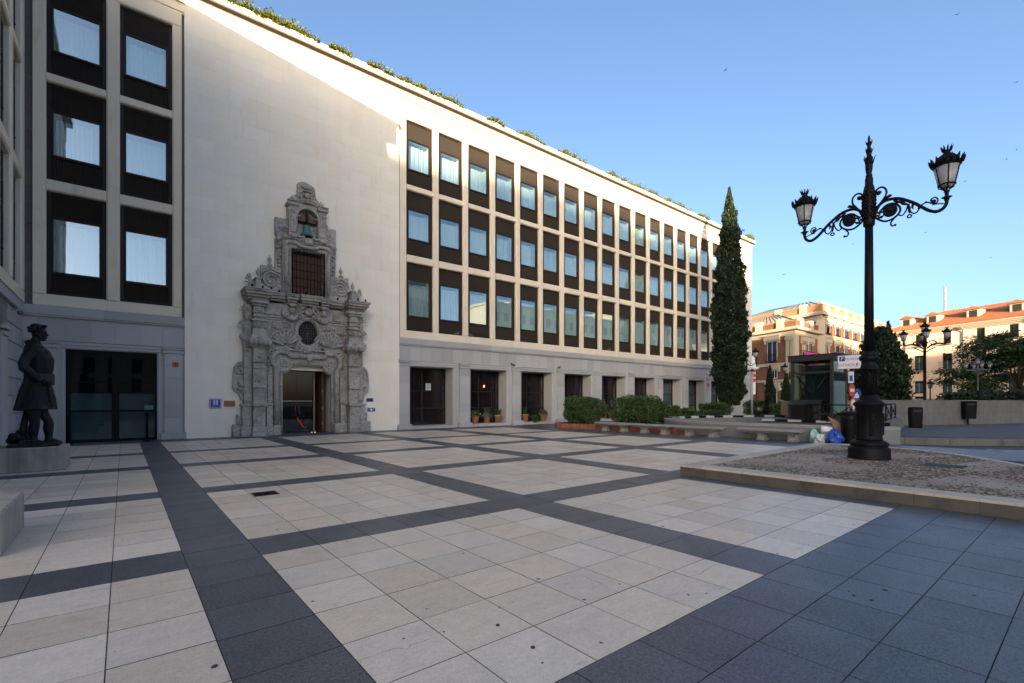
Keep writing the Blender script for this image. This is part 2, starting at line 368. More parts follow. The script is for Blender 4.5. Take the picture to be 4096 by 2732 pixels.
def leaves(name, c, size, m, parent=None, aspect=.5, up=0.0, seed=1, dirs=None, spread=1.0):
    """many leaf quads (bent kite) at centres c (n,3); size scalar or (n,)"""
    rs = np.random.RandomState(seed); c = np.asarray(c, float); n = len(c)
    d = rs.normal(size=(n,3)); 
    if dirs is not None: d = d*spread + np.asarray(dirs)
    d[:,2] += up; d /= np.linalg.norm(d, axis=1)[:,None]
    q = rs.normal(size=(n,3)); s = np.cross(d, q); s /= np.linalg.norm(s, axis=1)[:,None]
    sz = (np.ones(n)*size)*(.65+.7*rs.rand(n)); L = d*sz[:,None]; W = s*(sz*aspect*.5)[:,None]
    nn = np.cross(d, s)*(sz*.12)[:,None]
    v = np.empty((n,4,3)); v[:,0] = c-L*.5; v[:,1] = c-L*.02+W+nn; v[:,2] = c+L*.5; v[:,3] = c-L*.02-W+nn
    me = bpy.data.meshes.new(name); me.vertices.add(n*4); me.vertices.foreach_set('co', v.ravel())
    me.loops.add(n*4); me.loops.foreach_set('vertex_index', np.arange(n*4, dtype=np.int32))
    me.polygons.add(n); me.polygons.foreach_set('loop_start', np.arange(0, n*4, 4, dtype=np.int32)); 
    try: me.polygons.foreach_set('loop_total', np.full(n, 4, dtype=np.int32))
    except Exception: pass
    me.materials.append(m); me.update(calc_edges=True); me.validate()
    if parent is None: return me
    o = bpy.data.objects.new(name, me); COL.objects.link(o); o.parent = parent; WL[o.name] = wl(parent); return o
ORD = ['first','second','third','fourth','fifth','sixth','seventh','eighth','ninth','tenth','eleventh','twelfth','thirteenth','fourteenth','fifteenth','sixteenth','seventeenth','eighteenth']
# ================================================================ GROUND
g = build(MB().quad((-500,-500,-.06),(500,-500,-.06),(500,500,-.06),(-500,500,-.06)), 'ground', M['asphalt']); tag(g, kind='structure')
bed = MB(); bed.prism([(-40,-60),(22.55,-60),(22.0,1.0),(22.55,3.6),(22.67,7.0),(24,7.0),(24,15),(60,15),(60,26),(-40,26)], -.058, -.0045, 'z')
paving = build(bed, 'plaza_paving', M['joint']); tag(paving, kind='structure')
mb = MB(); mb.quad((-60,-80,-.008),(15.5,-80,-.008),(15.5,-5.05,-.008),(-60,-5.05,-.008)); mb.quad((-60,-5.05,-.008),(-3.55,-5.05,-.008),(-3.55,2,-.008),(-60,2,-.008)); mb.quad((-60,2,-.008),(-7.75,2,-.008),(-7.75,26,-.008),(-60,26,-.008)); mb.quad((-3.55,-5.05,-.008),(15.5,-5.05,-.008),(15.5,-2.25,-.008),(-3.55,-2.25,-.008))
tag(build(mb, 'square_paving', mat('square_paving',(.34,.29,.24),.7,noises=((2,.1),))), kind='structure')

slabs = []      # (x0,x1,y0,y1,material)
def fill(x0, x1, y0, y1, nx, ny, m, stag=0):
    ys = [y0+(y1-y0)*j/ny for j in range(ny+1)]
    xs = [x0+(x1-x0)*i/nx for i in range(nx+1)]
    for j in range(ny):
        xx = list(xs)
        if stag and j % 2:
            h = (xs[1]-xs[0])*.5; xx = [xs[0]]+[q+h for q in xs[:-1]]+[xs[-1]]
        for i in range(len(xx)-1):
            if xx[i+1]-xx[i] > .02: slabs.append((xx[i], xx[i+1], ys[j], ys[j+1], m))
BX = [(.50,1.15),(4.72,5.45),(9.18,9.96),(13.70,14.65),(18.45,19.2)]
BY = [(5.68,6.42),(10.12,10.80),(14.5,15.22),(18.55,19.2)]
Y0, Y1 = 2.03, 23.7
px = [(-7.7,.50)]+[(BX[i][1], BX[i+1][0]) for i in range(4)]
py = [(Y0, BY[0][0])]+[(BY[i][1], BY[i+1][0]) for i in range(3)]+[(BY[3][1], Y1)]
for (x0,x1) in px:
    n = 14 if x0 < 0 else 6
    for j,(y0,y1) in enumerate(py):
        if x0 > 9 and x0 < 10 and y1 < 6: fill(x0, x1, y0, y1, 6, 6, 'slate'); continue
        if x0 > 10 and y1 < 6: continue
        fill(x0, x1, y0, y1, n, 6 if j < 4 else 7, 'cream')
    for (y0,y1) in BY:
        if x0 > 10 and y1 < 6.5: continue
        fill(x0, x1, y0, y1, n, 1, 'slate')
for (x0,x1) in BX:
    if x0 > 10: fill(x0, x1, 6.42, Y1, 1, 29, 'slate')
    else: fill(x0, x1, Y0, Y1, 1, 36, 'slate')
fill(-7.7, 19.2, Y1, 25.32, 44, 3, 'slate', 1)
fill(-3.5, 9.65, -2.2, Y0, 21, 8, 'slate', 0)
fill(9.18, 9.65, Y0, 5.68, 1, 7, 'slate') if False else None
fill(19.2, 21.3, 6.42, 25.32, 3, 31, 'slate', 1)
fill(14.65, 19.2, 6.05, 6.42, 8, 1, 'slate')
fill(21.3, 58, 21.0, 25.32, 60, 7, 'slate', 1)
fill(19.0, 22.5, -4.0, 6.42, 6, 17, 'slate', 1)
fill(15.6, 19.0, -5.0, 1.2, 6, 10, 'slate', 1)
def slab_mesh(x0, x1, y0, y1):
    g_, b = .0032, .0004
    x0 += g_; x1 -= g_; y0 += g_; y1 -= g_
    dz = [R.uniform(-.0012,.0012) for _ in range(4)]
    vs = [(x0,y0,-.03),(x1,y0,-.03),(x1,y1,-.03),(x0,y1,-.03),(x0,y0,-b),(x1,y0,-b),(x1,y1,-b),(x0,y1,-b),
          (x0+b,y0+b,dz[0]),(x1-b,y0+b,dz[1]),(x1-b,y1-b,dz[2]),(x0+b,y1-b,dz[3])]
    fs = [(0,1,5,4),(1,2,6,5),(2,3,7,6),(3,0,4,7),(4,5,9,8),(5,6,10,9),(6,7,11,10),(7,4,8,11),(8,9,10,11)]
    return vs, fs
fwx, fwy = .6291, .7773
def sl_key(s):
    cx, cy = (s[0]+s[1])/2, (s[2]+s[3])/2
    d = cx*fwx+cy*fwy; lat = cx*fwy-cy*fwx
    if d < 1.2 or abs(lat)/d > 1.08 or 1.65/d*1922 > 1160: return 1e6+d
    return d
slabs = [s for s in slabs if not (9.6 < (s[0]+s[1])/2 < 18.6 and (s[2]+s[3])/2 < 6.0 and ((s[0]+s[1])/2-9.6) < 10 and not ((s[0]+s[1])/2 > 15.6 and (s[2]+s[3])/2 < 1.2))]
slabs.sort(key=sl_key)
for s in slabs[:295]:
    mb = MB(); mb.add(*slab_mesh(*s[:4])); o = build(mb, 'paving_slab', [M[s[4]], M['joint']], paving)
    o.data.polygons.foreach_set('material_index', [1]*8+[0])
for mk in ('cream','slate'):
    mb = MB()
    for s in slabs[295:]:
        if s[4] == mk: mb.add(*slab_mesh(*s[:4]))
    o = tag(build(mb, 'paving_slabs', [M[mk], M['joint']], paving), kind='stuff'); o.data.polygons.foreach_set('material_index', ([1]*8+[0])*(len(mb.f)//9))
GUM = [(2.14,2.81),(1.78,2.97),(2.13,2.41),(2.05,2.23),(1.51,3.06),(2.86,4.37),(2.04,5.6),(6.44,4.87),(6.26,5.23),(6.7,4.81),(5.51,3.66),(3.88,2.15),(3.47,2.75),(3.73,2.23),(4.88,1.4),(4.81,1.34),(5.16,1.21),(5.6,.7),(7.56,2.11),(6.09,2.14),(4.81,1.22),(4.27,6.32),(8.99,7.44),(-.54,14.76),(.08,10.79),(.44,3.48)]
# hairline cracks across three slabs, and old gum spots
CR = ([(1.147,2.978),(1.197,2.98),(1.252,2.973),(1.292,2.976),(1.347,2.98),(1.387,2.979),(1.422,2.967),(1.461,2.919),(1.515,2.956),(1.552,2.946),(1.602,2.944),(1.648,2.946),(1.699,2.943)],
      [(3.343,3.17),(3.354,3.116),(3.368,3.032),(3.343,2.963),(3.356,2.906),(3.335,2.821),(3.306,2.732),(3.314,2.696),(3.308,2.649),(3.312,2.606)],
      [(4.11,2.461),(4.182,2.446),(4.271,2.429),(4.384,2.453),(4.544,2.462),(4.651,2.484)])
for P_ in CR:
    P_ = spline([(x,y,0) for x,y in P_], 4); mb = MB(); n = len(P_)-1; vs = []
    for i,p in enumerate(P_):
        d = (P_[min(i+1,n)]-P_[max(i-1,0)]).normalized(); w_ = (.0008+.0016*R.random())*(1-.6*abs(i/n-.5)); q = Vector((-d.y,d.x,0))*w_
        j = Vector((R.uniform(-.004,.004),R.uniform(-.004,.004),.0026)); vs += [tuple(p-q+j),tuple(p+q+j)]
    mb.add(vs,[(2*i,2*i+2,2*i+3,2*i+1) for i in range(n)]); build(mb,'crack',M['joint'],paving)
for x,y in GUM:
    mb = MB(); k = 11; r_ = R.uniform(.008,.022); ph = R.random()*6
    ring_ = [(x+r_*(1+.25*math.sin(2*2*math.pi*i/k+ph)+R.uniform(-.1,.1))*math.cos(2*math.pi*i/k), y+r_*(1+R.uniform(-.15,.15))*math.sin(2*math.pi*i/k)) for i in range(k)]
    mb.prism(ring_, .0018, .0032, 'z'); build(mb,'gum_spot',M['gum'],paving)
# iron covers let into the paving (things of their own)
def cover(name, label, x0, x1, y0, y1, z, cat='drain cover'):
    t = thing(name, label, cat, ((x0+x1)/2,(y0+y1)/2,z)); mb = MB(); mb.box(x0,x1,y0,y1,z+.001,z+.006,.002)
    build(mb, 'frame', M['iron'], t); mb = MB()
    n = 9
    for i in range(n):
        y = y0+.03+(y1-y0-.06)*i/(n-1); mb.box(x0+.03,x1-.03,y-.008,y+.008,z+.006,z+.011)
    build(mb, 'ribs', M['iron'], t); return t
cover('drain_cover', 'small dark iron cover set in a cream slab beside a grey band', 1.76, 2.16, 9.19, 9.58, 0)

# ---------------------------------------------------------------- raised bed with the lamp
ZB = .225
near = [(9.68,5.98),(9.66,-3.4)]
arc = spline([(18.15,6.20,0),(18.62,5.3,0),(18.5,4.25,0),(17.95,3.15,0),(17.15,2.2,0),(15.6,1.1,0),(13.6,-.4,0),(11.6,-2.1,0),(9.66,-3.6,0)], 4)
bedt = thing('raised_bed', 'low raised gravel bed edged in pale limestone round the big lamp post', 'planting bed', (13.5,2.5,0))
poly = [(9.9,5.8),(17.9,5.95)]+[(p.x-.1,p.y) for p in arc[2:-2]]+[(9.9,-3.1)]
mb = MB(); mb.prism(poly[::-1], 0, ZB-.012, 'z'); build(mb, 'gravel_top', M['gravel'], bedt)
# kerb stones: near edge, far edge, curved edge
ks = [5.98,5.44,4.6,3.5,2.65,1.9,1.15,.45,-.4,-1.2,-2.0,-2.8,-3.5]
for i in range(len(ks)-1):
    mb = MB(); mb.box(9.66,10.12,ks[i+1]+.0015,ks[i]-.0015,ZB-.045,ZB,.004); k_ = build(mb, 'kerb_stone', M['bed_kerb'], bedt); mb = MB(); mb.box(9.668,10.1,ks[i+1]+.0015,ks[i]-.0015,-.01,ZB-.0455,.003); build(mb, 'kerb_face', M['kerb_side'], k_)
xs = [10.125+ (18.15-10.125)*i/9 for i in range(10)]
for i in range(9):
    ya = 5.98+(xs[i]-9.7)*.026; yb = 5.98+(xs[i+1]-9.7)*.026
    mb = MB(); mb.prism([(xs[i]+.003,ya),(xs[i]+.003,ya-.40),(xs[i+1]-.003,yb-.40),(xs[i+1]-.003,yb)], -.01, ZB, 'z'); build(mb, 'kerb_stone', M['bed_kerb'], bedt)
for i in range(0, len(arc)-2, 2):
    a, b, c2 = arc[i], arc[i+1], arc[i+2]
    def off(p, q, r_=.19):
        d = (q-p).normalized(); return Vector((-d.y, d.x, 0))*r_
    o1, o2, o3 = off(a, b), off(a, c2), off(b, c2)
    pts = [a, b, c2, c2-o3*1.0, b-o2, a-o1]
    mb = MB(); mb.prism([(p.x,p.y) for p in pts], -.01, ZB-.002*(i % 4 == 0), 'z'); build(mb, 'kerb_stone', M['bed_kerb'], bedt)
# loose pebbles
mb = MB(); n = 0
import mathutils
while n < 7500:
    x = R.uniform(10.1,18.4); y = R.uniform(-2.5,5.6)
    if x > 10.2+ (18.0-10.2)*min(1,max(0,(y+3)/6.2)) : continue
    k = mathutils.noise.noise((x*.55,y*.8,3.1)) + .10*(1 if y < 3.2 else -1)
    if k < -.05 and R.random() < .9: continue
    s = R.uniform(.012,.034); n += 1; a = R.random()*6.28
    dx, dy = math.cos(a)*s*R.uniform(1,1.7), math.sin(a)*s*R.uniform(1,1.7)
    z = ZB-.012
    mb.add([(x-dx,y-dy,z),(x+dy*.7,y-dx*.7,z),(x+dx,y+dy,z),(x-dy*.7,y+dx*.7,z),(x+dx*.1,y,z+s*.55)], [(0,1,4),(1,2,4),(2,3,4),(3,0,4)])
tag(build(mb, 'loose_gravel', M['pebble'], bedt), kind='stuff')
cover('drain_grate', 'flat rusty grate lying in the gravel of the raised bed', 13.78, 14.40, 1.90, 2.58, ZB-.011)
# ---------------------------------------------------------------- road edge and far pavement
side = MB(); side.prism([(23.45,5.5),(24.35,3.75),(26.3,1.9),(30,-2.6),(60,-9),(60,10),(30,9.8),(24.2,7.2)], -.05, .19, 'z')
sw = build(side, 'pavement', M['joint']); tag(sw, kind='structure')
mb = MB(); kp = [(23.40,5.55),(24.3,3.72),(26.25,1.85),(28.1,-.35),(30,-2.65)]
for i in range(len(kp)-1):
    (xa,ya),(xb,yb) = kp[i],kp[i+1]
    for j in range(3):
        f0, f1 = j/3+.002, (j+1)/3-.002
        p = [(xa+(xb-xa)*f0,ya+(yb-ya)*f0),(xa+(xb-xa)*f1,ya+(yb-ya)*f1)]
        mb = MB(); mb.prism([p[0],p[1],(p[1][0]+.24,p[1][1]+.12),(p[0][0]+.24,p[0][1]+.12)], -.05, .215, 'z'); build(mb, 'kerb_stone', M['kerb'], sw)
mb = MB()
for i in range(34):
    for j in range(16):
        x = 24.0+i*.72; y = -7+j*.95+(i % 2)*.02
        yk = np.interp(x, [23.4,24.3,26.25,30,60], [5.55,3.72,1.85,-2.65,-9])+.25
        yw = np.interp(x, [24.2,30,36.5,44.7,60], [7.2,9.8,6.9,3.3,-3.4])
        if y < yk or y+.95 > yw+.9: continue
        mb.box(x+.004,x+.716,y+.004,y+.946,.185,.205+R.uniform(-.002,.002),.004)
tag(build(mb, 'paving_slabs', M['far_slab'], sw), kind='stuff')
for off_ in (0,.42):
    mb = MB(); pts = [(23.0+off_,2.6),(23.9+off_,.9),(25.2+off_,-1.0),(27.5+off_,-4)]
    for i in range(3):
        (xa,ya),(xb,yb) = pts[i],pts[i+1]; mb.add([(xa,ya,-.055),(xa+.09,ya+.04,-.055),(xb+.09,yb+.04,-.055),(xb,yb,-.055)], [(0,3,2,1)])
    tag(build(mb, 'road_marking', M['white']), kind='structure')
# ================================================================ HOTEL
YF = 25.30                      # front of the stone grid
HO = thing('hotel_building', 'long pale stone hotel with rows of brown-framed windows and a carved portal', 'building', (12,25.3,0))
mb = MB(); mb.box(-3.2,55.25,27.45,44,0,19.45); mb.box(-3.2,55.25,26.0,27.5,19.2,19.46); mb.box(54.9,55.25,25.5,27.5,0,19.4)
build(mb, 'core', M['dark'], HO)
# ---- plain limestone walls made of slabs
def stone_wall(x0, x1, yf, z0, z1, nx, nz, hole=None):
    p = MB(); 
    if hole:
        hx0,hx1,hz = hole
        p.box(x0,hx0,yf+.012,27.4,z0,hz); p.box(hx1,x1,yf+.012,27.4,z0,hz); p.box(x0,x1,yf+.012,27.4,hz,z1)
    else: p.box(x0,x1,yf+.012,27.4,z0,z1)
    par = build(p, 'plain_wall', M['lime'], HO)
    for j in range(nz):
        za, zb = z0+(z1-z0)*j/nz, z0+(z1-z0)*(j+1)/nz
        wd = (x1-x0)/nx; xs = [x0+wd*i+(wd*.5 if j % 2 else 0) for i in range(nx+1)]; xs[0] = x0; xs[-1] = x1
        if j % 2: xs = [x0]+[x0+wd*(i+.5) for i in range(nx)]+[x1]
        for a, b in zip(xs, xs[1:]):
            if hole and zb <= hole[2]+.01 and a >= hole[0]-1.2 and b <= hole[1]+1.2: continue
            mb = MB(); q = R.uniform(0,.0022); mb.box(a+.0008,b-.0008,yf-q*.6,yf+.02,za+.0008,zb-.0008,.0012)
            build(mb, 'stone_slab', M['lime'], par)
    return par
stone_wall(2.08, 12.17, 25.20, 0, 18.95, 9, 30, (5.85,8.37,3.45))
stone_wall(51.15, 55.3, 25.20, 5.25, 18.95, 3, 18)
# ---- stone grid with windows
ROWS = [(5.72,9.68,6.62,8.66),(10.10,13.84,11.12,12.76),(14.16,17.89,15.16,16.80)]   # opening z0,z1, glass z0,z1
OW = 1.75
def rib_panel(w, h):
    n = max(6, int(w/.045)); vs = []; 
    for i in range(n*2+1):
        x = w*i/(n*2); y = -.014 if (i//1) % 2 else .0
        vs += [(x,y,0),(x,y,h)]
    return MB().add(vs, [(2*i,2*i+2,2*i+3,2*i+1) for i in range(n*2)])
def window_meshes(z0, z1, g0, g1):
    """local frame: x to the right, y into the building, origin at the opening's lower left front corner of the recess"""
    d = {}; h = z1-z0; a, b = g0-z0, g1-z0; gl, gr = .20, OW-.22
    f = MB()
    f.box(0,.13,0,.10,0,h,.012); f.box(OW-.13,OW,0,.10,0,h,.012); f.box(.13,OW-.13,0,.10,0,.12,.012); f.box(.13,OW-.13,0,.10,h-.10,h,.012)
    f.box(.13,gl,-.02,.08,a-.07,b+.07,.01); f.box(gr,OW-.13,-.02,.08,a-.07,b+.07,.01)
    f.box(gl,gr,-.02,.08,a-.07,a,.01); f.box(gl,gr,-.02,.08,b,b+.07,.01)
    f.box(.14,OW-.14,-.035,.0,a-.095,a-.06,.006); f.box(.10,OW-.10,-.03,.02,.10,.14,.006)
    d['frame'] = f.mesh('window_frame', M['bronze'])
    d['top'] = rib_panel(OW-.26, h-.1-b-.07).mesh('ribbed_panel', M['panel'])
    d['bot'] = rib_panel(OW-.26, a-.09-.12).mesh('ribbed_panel', M['panel'])
    d['pane'] = MB().box(gl,gr,.035,.043,a,b).mesh('pane', M['pane'])
    r = MB(); D = .62
    r.quad((gl,.09,a),(gl,D,a),(gl,D,b),(gl,.09,b)); r.quad((gr,.09,a),(gr,.09,b),(gr,D,b),(gr,D,a))
    r.quad((gl,.09,b),(gl,D,b),(gr,D,b),(gr,.09,b)); r.quad((gl,.09,a),(gr,.09,a),(gr,D,a),(gl,D,a)); r.quad((gl,D,a),(gl,D,b),(gr,D,b),(gr,D,a))
    d['reveal'] = r.mesh('reveal', M['reveal'])
    c = []
    for k in range(6):
        mb = MB(); vs = []; n = 64; rr = random.Random(k*7+int(z0*10)); ph = rr.random()*6
        for i in range(n+1):
            t = i/n; sp_ = (1,1,1,.86,1,.93)[k]; x = gl+.01+(gr-gl-.02)*(t*sp_ if k != 5 else (1-sp_)+t*sp_); y = .30+.034*math.sin(t*58+ph+1.8*math.sin(t*9+ph))+.02*math.sin(t*27+ph)
            vs += [(x,y,a),(x,y+.01*math.sin(t*31),b-.14)]
        mb.add(vs, [(2*i,2*i+2,2*i+3,2*i+1) for i in range(n)], True)
        c.append(mb.mesh('curtain', M['curtain']))
    d['curtain'] = c; d['a'] = a; d['b'] = b; d['h'] = h; return d
WM = [window_meshes(*r) for r in ROWS]
def put_window(r, x, y, parent, rotz=0):
    d = WM[r]; z = ROWS[r][0]
    wo_ = inst('window', d['frame'], parent, (x,y,z), (0,0,rotz))
    inst('ribbed_panel', d['top'], wo_, (.13,.03,d['b']+.07), world=False); inst('ribbed_panel', d['bot'], wo_, (.13,.03,.12), world=False)
    inst('pane', d['pane'], wo_, (0,0,0), world=False); inst('reveal', d['reveal'], wo_, (0,0,0), world=False)
    inst('curtain', R.choice(d['curtain']), wo_, (0,0,0), world=False)
    return wo_
def mullion_mesh(w, h, chl=True, chr=True):
    c = .05; pts = [(c if chl else 0,0),(w-(c if chr else 0),0),(w,c),(w,.7),(0,.7),(0,c)]
    return MB().prism(pts, 0, h, 'z').mesh('mullion', M['frame_stone'])
def rail_mesh(w, h, cb=True, ct=True):
    c = .045; pts = [(0,c if cb else 0),(c if cb else .7,0)] if False else None
    return MB().prism([(0,c if cb else 0),(c if cb else 0,0),(.7,0),(.7,h),(c if ct else 0,h),(0,h-(c if ct else 0))], 0, w, 'x').mesh('spandrel', M['frame_stone'])
def grid(x_first, n, pitch, xl, xr, parent, toworld, rotz):
    """stone grid: openings from x_first, n columns; toworld maps (x along facade, y into it) -> world xy"""
    def P(x, y, z): X, Y = toworld(x, y); return (X,Y,z)
    zt, zb = 17.89, 5.72
    hm = 17.89-5.72
    inst('mullion', mullion_mesh(x_first-xl, hm, False, True), parent, P(xl,0,zb), (0,0,rotz))
    mm = mullion_mesh(pitch-OW, hm)
    for i in range(n-1): inst('mullion', mm, parent, P(x_first+OW+pitch*i,0,zb), (0,0,rotz))
    inst('mullion', mullion_mesh(xr-(x_first+pitch*(n-1)+OW), hm, True, False), parent, P(x_first+pitch*(n-1)+OW,0,zb), (0,0,rotz))
    s1 = rail_mesh(OW, ROWS[1][0]-ROWS[0][1]); s2 = rail_mesh(OW, ROWS[2][0]-ROWS[1][1])
    for i in range(n):
        inst('spandrel', s1, parent, P(x_first+pitch*i,.004,ROWS[0][1]), (0,0,rotz)); inst('spandrel', s2, parent, P(x_first+pitch*i,.004,ROWS[1][1]), (0,0,rotz))
        for r in range(3): put_window(r, *P(x_first+pitch*i,.18,0)[:2], parent, rotz)
    L = xr-xl; k = max(2, int(L/2.6))
    for j in range(k):
        mb = MB(); mb.prism([(0,0),(.7,0),(.7,.44),(.06,.44),(0,.40)], .0015, L/k-.0015, 'x'); inst('bottom_rail', mb.mesh('bottom_rail', M['frame_stone']), parent, P(xl+L*j/k,0,5.28), (0,0,rotz))
        mb = MB(); mb.prism([(.05,0),(0,.05),(0,.62),(.7,.62),(.7,0)], .0015, L/k-.0015, 'x'); inst('top_rail', mb.mesh('top_rail', M['frame_stone']), parent, P(xl+L*j/k,.002,17.89), (0,0,rotz))
hot = lambda x, y: (x, YF+y)
PIT = 2.135
grid(12.69, 18, PIT, 12.25, 51.1, HO, hot, 0)
grid(-2.28, 2, 2.18, -2.64, 1.98, HO, hot, 0)
# backing behind the grid (dark gaps) and strips beside it
mb = MB(); mb.box(12.17,12.25,25.42,27.4,5.2,18.9); mb.box(51.1,51.15,25.42,27.4,5.2,18.9); mb.box(1.98,2.08,25.42,27.4,5.2,18.9)
build(mb, 'groove', M['dgranite'], HO)
for j in range(20):
    mb = MB(); za = 4.82+(18.9-4.82)*j/20; mb.box(-3.4,-2.642,25.52,27.4,za+.004,za+14.08/20-.004,.006); build(mb, 'stone_block', M['dgranite'], HO)
# ---- frieze and cornice above
for xa, xb in ((12.17,51.15),(-3.2,2.08)):
    n = max(1, int((xb-xa)/1.9))
    for i in range(n):
        a = xa+(xb-xa)*i/n; b = xa+(xb-xa)*(i+1)/n
        mb = MB(); mb.prism([(25.315,18.512),(25.315,18.56),(25.275,18.58),(25.275,18.70),(25.32,18.72),(25.32,19.1),(26.0,19.1),(26.0,18.512)], a+.0015, b-.0015, 'x')
        build(mb, 'frieze_block', M['frame_stone'], HO)
prof = [(25.28,18.955),(25.22,18.97),(25.20,19.10),(25.12,19.16),(25.12,19.22),(25.14,19.24),(25.14,19.30),(24.86,19.40),(24.84,19.42),(24.84,19.58),(24.88,19.62),(24.88,19.70),(26.4,19.70),(26.4,18.955)]
n = 30
for i in range(n):
    a = -3.3+(55.5+3.3)*i/n; b = -3.3+(55.5+3.3)*(i+1)/n
    mb = MB(); mb.prism(prof, a+.002, b-.002, 'x'); build(mb, 'cornice_block', M['frame_stone'], HO)
mb = MB(); mb.box(-3.3,55.3,26.35,27.6,18.97,19.60); build(mb, 'roof_edge', M['frame_stone'], HO)
for i in range(12): mb = MB(); a = -3.3+4.9*i; mb.box(a+.002,a+4.896,24.93,25.1,19.315,19.395); build(mb, 'under_coping_strip', M['bronze'], HO)  # dark bronze strip that draws the dark line under the coping
# ---- granite ground floor
def granite_floor(xa, xb, opens, pils, parent):
    # band mouldings
    n = max(1, int((xb-xa)/2.1))
    for i in range(n):
        a = xa+(xb-xa)*i/n+.0015; b = xa+(xb-xa)*(i+1)/n-.0015
        mb = MB(); mb.prism([(25.28,4.84),(25.24,4.86),(25.24,4.90),(25.20,4.93),(25.20,5.20),(25.245,5.262),(27.4,5.262),(27.4,4.84)], a, b, 'x'); build(mb, 'string_course', M['granite'], parent)
    n = max(2, int((xb-xa)/.72))
    for i in range(n):
        a = xa+(xb-xa)*i/n+.0018; b = xa+(xb-xa)*(i+1)/n-.0018
        mb = MB(); mb.box(a,b,25.33,27.0,3.99,4.838,.003); build(mb, 'frieze_block', M['granite'], parent)
    for (x0,x1,z0,kind) in opens:
        for s_, xx in ((-1,x0),(1,x1)):
            mb = MB(); mb.prism([(xx+s_*0,25.36),(xx+s_*.05,25.31),(xx+s_*.13,25.31),(xx+s_*.13,26.5),(xx,26.5)][::s_], z0*0, 3.66, 'z')
            build(mb, 'jamb', M['granite'], parent)
        mb = MB(); mb.prism([(25.36,3.66),(25.31,3.71),(25.31,3.80),(25.285,3.82),(25.285,3.93),(25.25,3.96),(25.25,3.988),(27.0,3.988),(27.0,3.66)], x0-.13, x1+.13, 'x'); build(mb, 'lintel', M['granite'], parent)
        if z0 > 0:
            mb = MB(); k = 4
            for q in range(k): mb.box(x0-.1+(x1-x0+.2)*q/k+.002, x0-.1+(x1-x0+.2)*(q+1)/k-.002, 25.27,26.6,0,z0,.004)
            build(mb, 'sill', M['granite'], parent)
    for (x0,x1) in pils:
        k = 6; pl = MB(); pl.box(x0-.13,x1+.13,25.06,26.0,0,.29,.012)
        pb = build(pl, 'plinth', M['granite'], parent)
        zs = [.29,.93,1.5,2.06,2.65,3.2,3.66]
        mb = MB()
        for a, b in zip(zs, zs[1:]): mb.box(x0,x1,25.235,26.0,a+.0015,b-.0015,.004)
        pi = build(mb, 'pilaster', M['granite'], parent)
        mb = MB(); mb.prism([(25.235,3.665),(25.20,3.68),(25.20,3.74),(25.225,3.75),(25.225,3.80),(25.17,3.85),(25.17,3.91),(25.14,3.93),(25.14,3.985),(26,3.985),(26,3.665)], x0-.05, x1+.05, 'x')
        build(mb, 'capital', M['granite'], pi)
def shop_window(x0, x1, z0, yw, curt, parent, mull=True, kind='window'):
    f = MB(); t = .07
    f.box(x0,x0+t,yw-.05,yw+.05,z0,3.64,.006); f.box(x1-t,x1,yw-.05,yw+.05,z0,3.64,.006); f.box(x0+t,x1-t,yw-.05,yw+.05,3.55,3.64,.006); f.box(x0+t,x1-t,yw-.05,yw+.05,z0,z0+.1,.006)
    xm = x0+(x1-x0)*.42
    f.box(xm-.06,xm+.06,yw-.06,yw+.05,z0+.1,3.55,.006)
    for z in (2.22,1.15): f.box(x0+t,xm-.06,yw-.045,yw+.05,z,z+.07,.006); f.box(xm+.06,x1-t,yw-.045,yw+.05,z,z+.07,.006)
    wi = build(f, kind, M['bronze'], parent)
    for a, b in ((x0+t,xm-.06),(xm+.06,x1-t)):
        for c, d in ((z0+.1,1.15),(1.22,2.22),(2.29,3.55)):
            p = MB(); p.box(a,b,yw,yw+.008,c,d); build(p, 'pane', M['dpane'], wi)
    mb = MB(); vs = []; n = 160
    for i in range(n+1):
        t_ = i/n; x = x0+(x1-x0)*t_; y = yw+.35+.035*math.sin(t_*120+2*math.sin(t_*11))
        vs += [(x,y,z0),(x,y,3.64)]
    mb.add(vs, [(2*i,2*i+2,2*i+3,2*i+1) for i in range(n)], True); build(mb, 'curtain', M[curt], wi)
    mb = MB(); mb.box(x0-.3,x1+.3,yw+.55,yw+.6,0,3.9); build(mb, 'room_wall', M['dark'], wi)
    return wi
OP = [12.92+4.215*i for i in range(9)]
OPE = [(x, x+2.9, 0.17) for x in OP]
OPE[0] = (12.92, 15.82, 0.0)
granite_floor(12.17, 51.2, [(a,b,z,0) for a,b,z in OPE], [(12.17+.0,12.80)]+[(x-.86-.0, x-.16) for x in OP[1:]]+[(OP[8]+3.05,51.1)], HO)
for i,(a,b,z) in enumerate(OPE): shop_window(a, b, max(z,.2 if i == 0 else z), 26.27, 'curtain_dark' if i < 6 else 'curtain_teal', HO, kind='window')
for i,(a,b,z) in enumerate(OPE):     # the stone wall between openings
    e = OPE[i+1][0] if i < 8 else 51.2
    mb = MB(); mb.box(b+.13,e-.13,25.33,27.0,0,3.99); build(mb, 'pier', M['granite'], HO)
mb = MB(); mb.box(12.17,12.79,25.33,27,0,3.99); build(mb, 'pier', M['granite'], HO)
mb = MB(); mb.box(12.8,15.9,25.25,26.6,-.01,.17,.006); build(mb, 'door_step', M['granite'], HO)
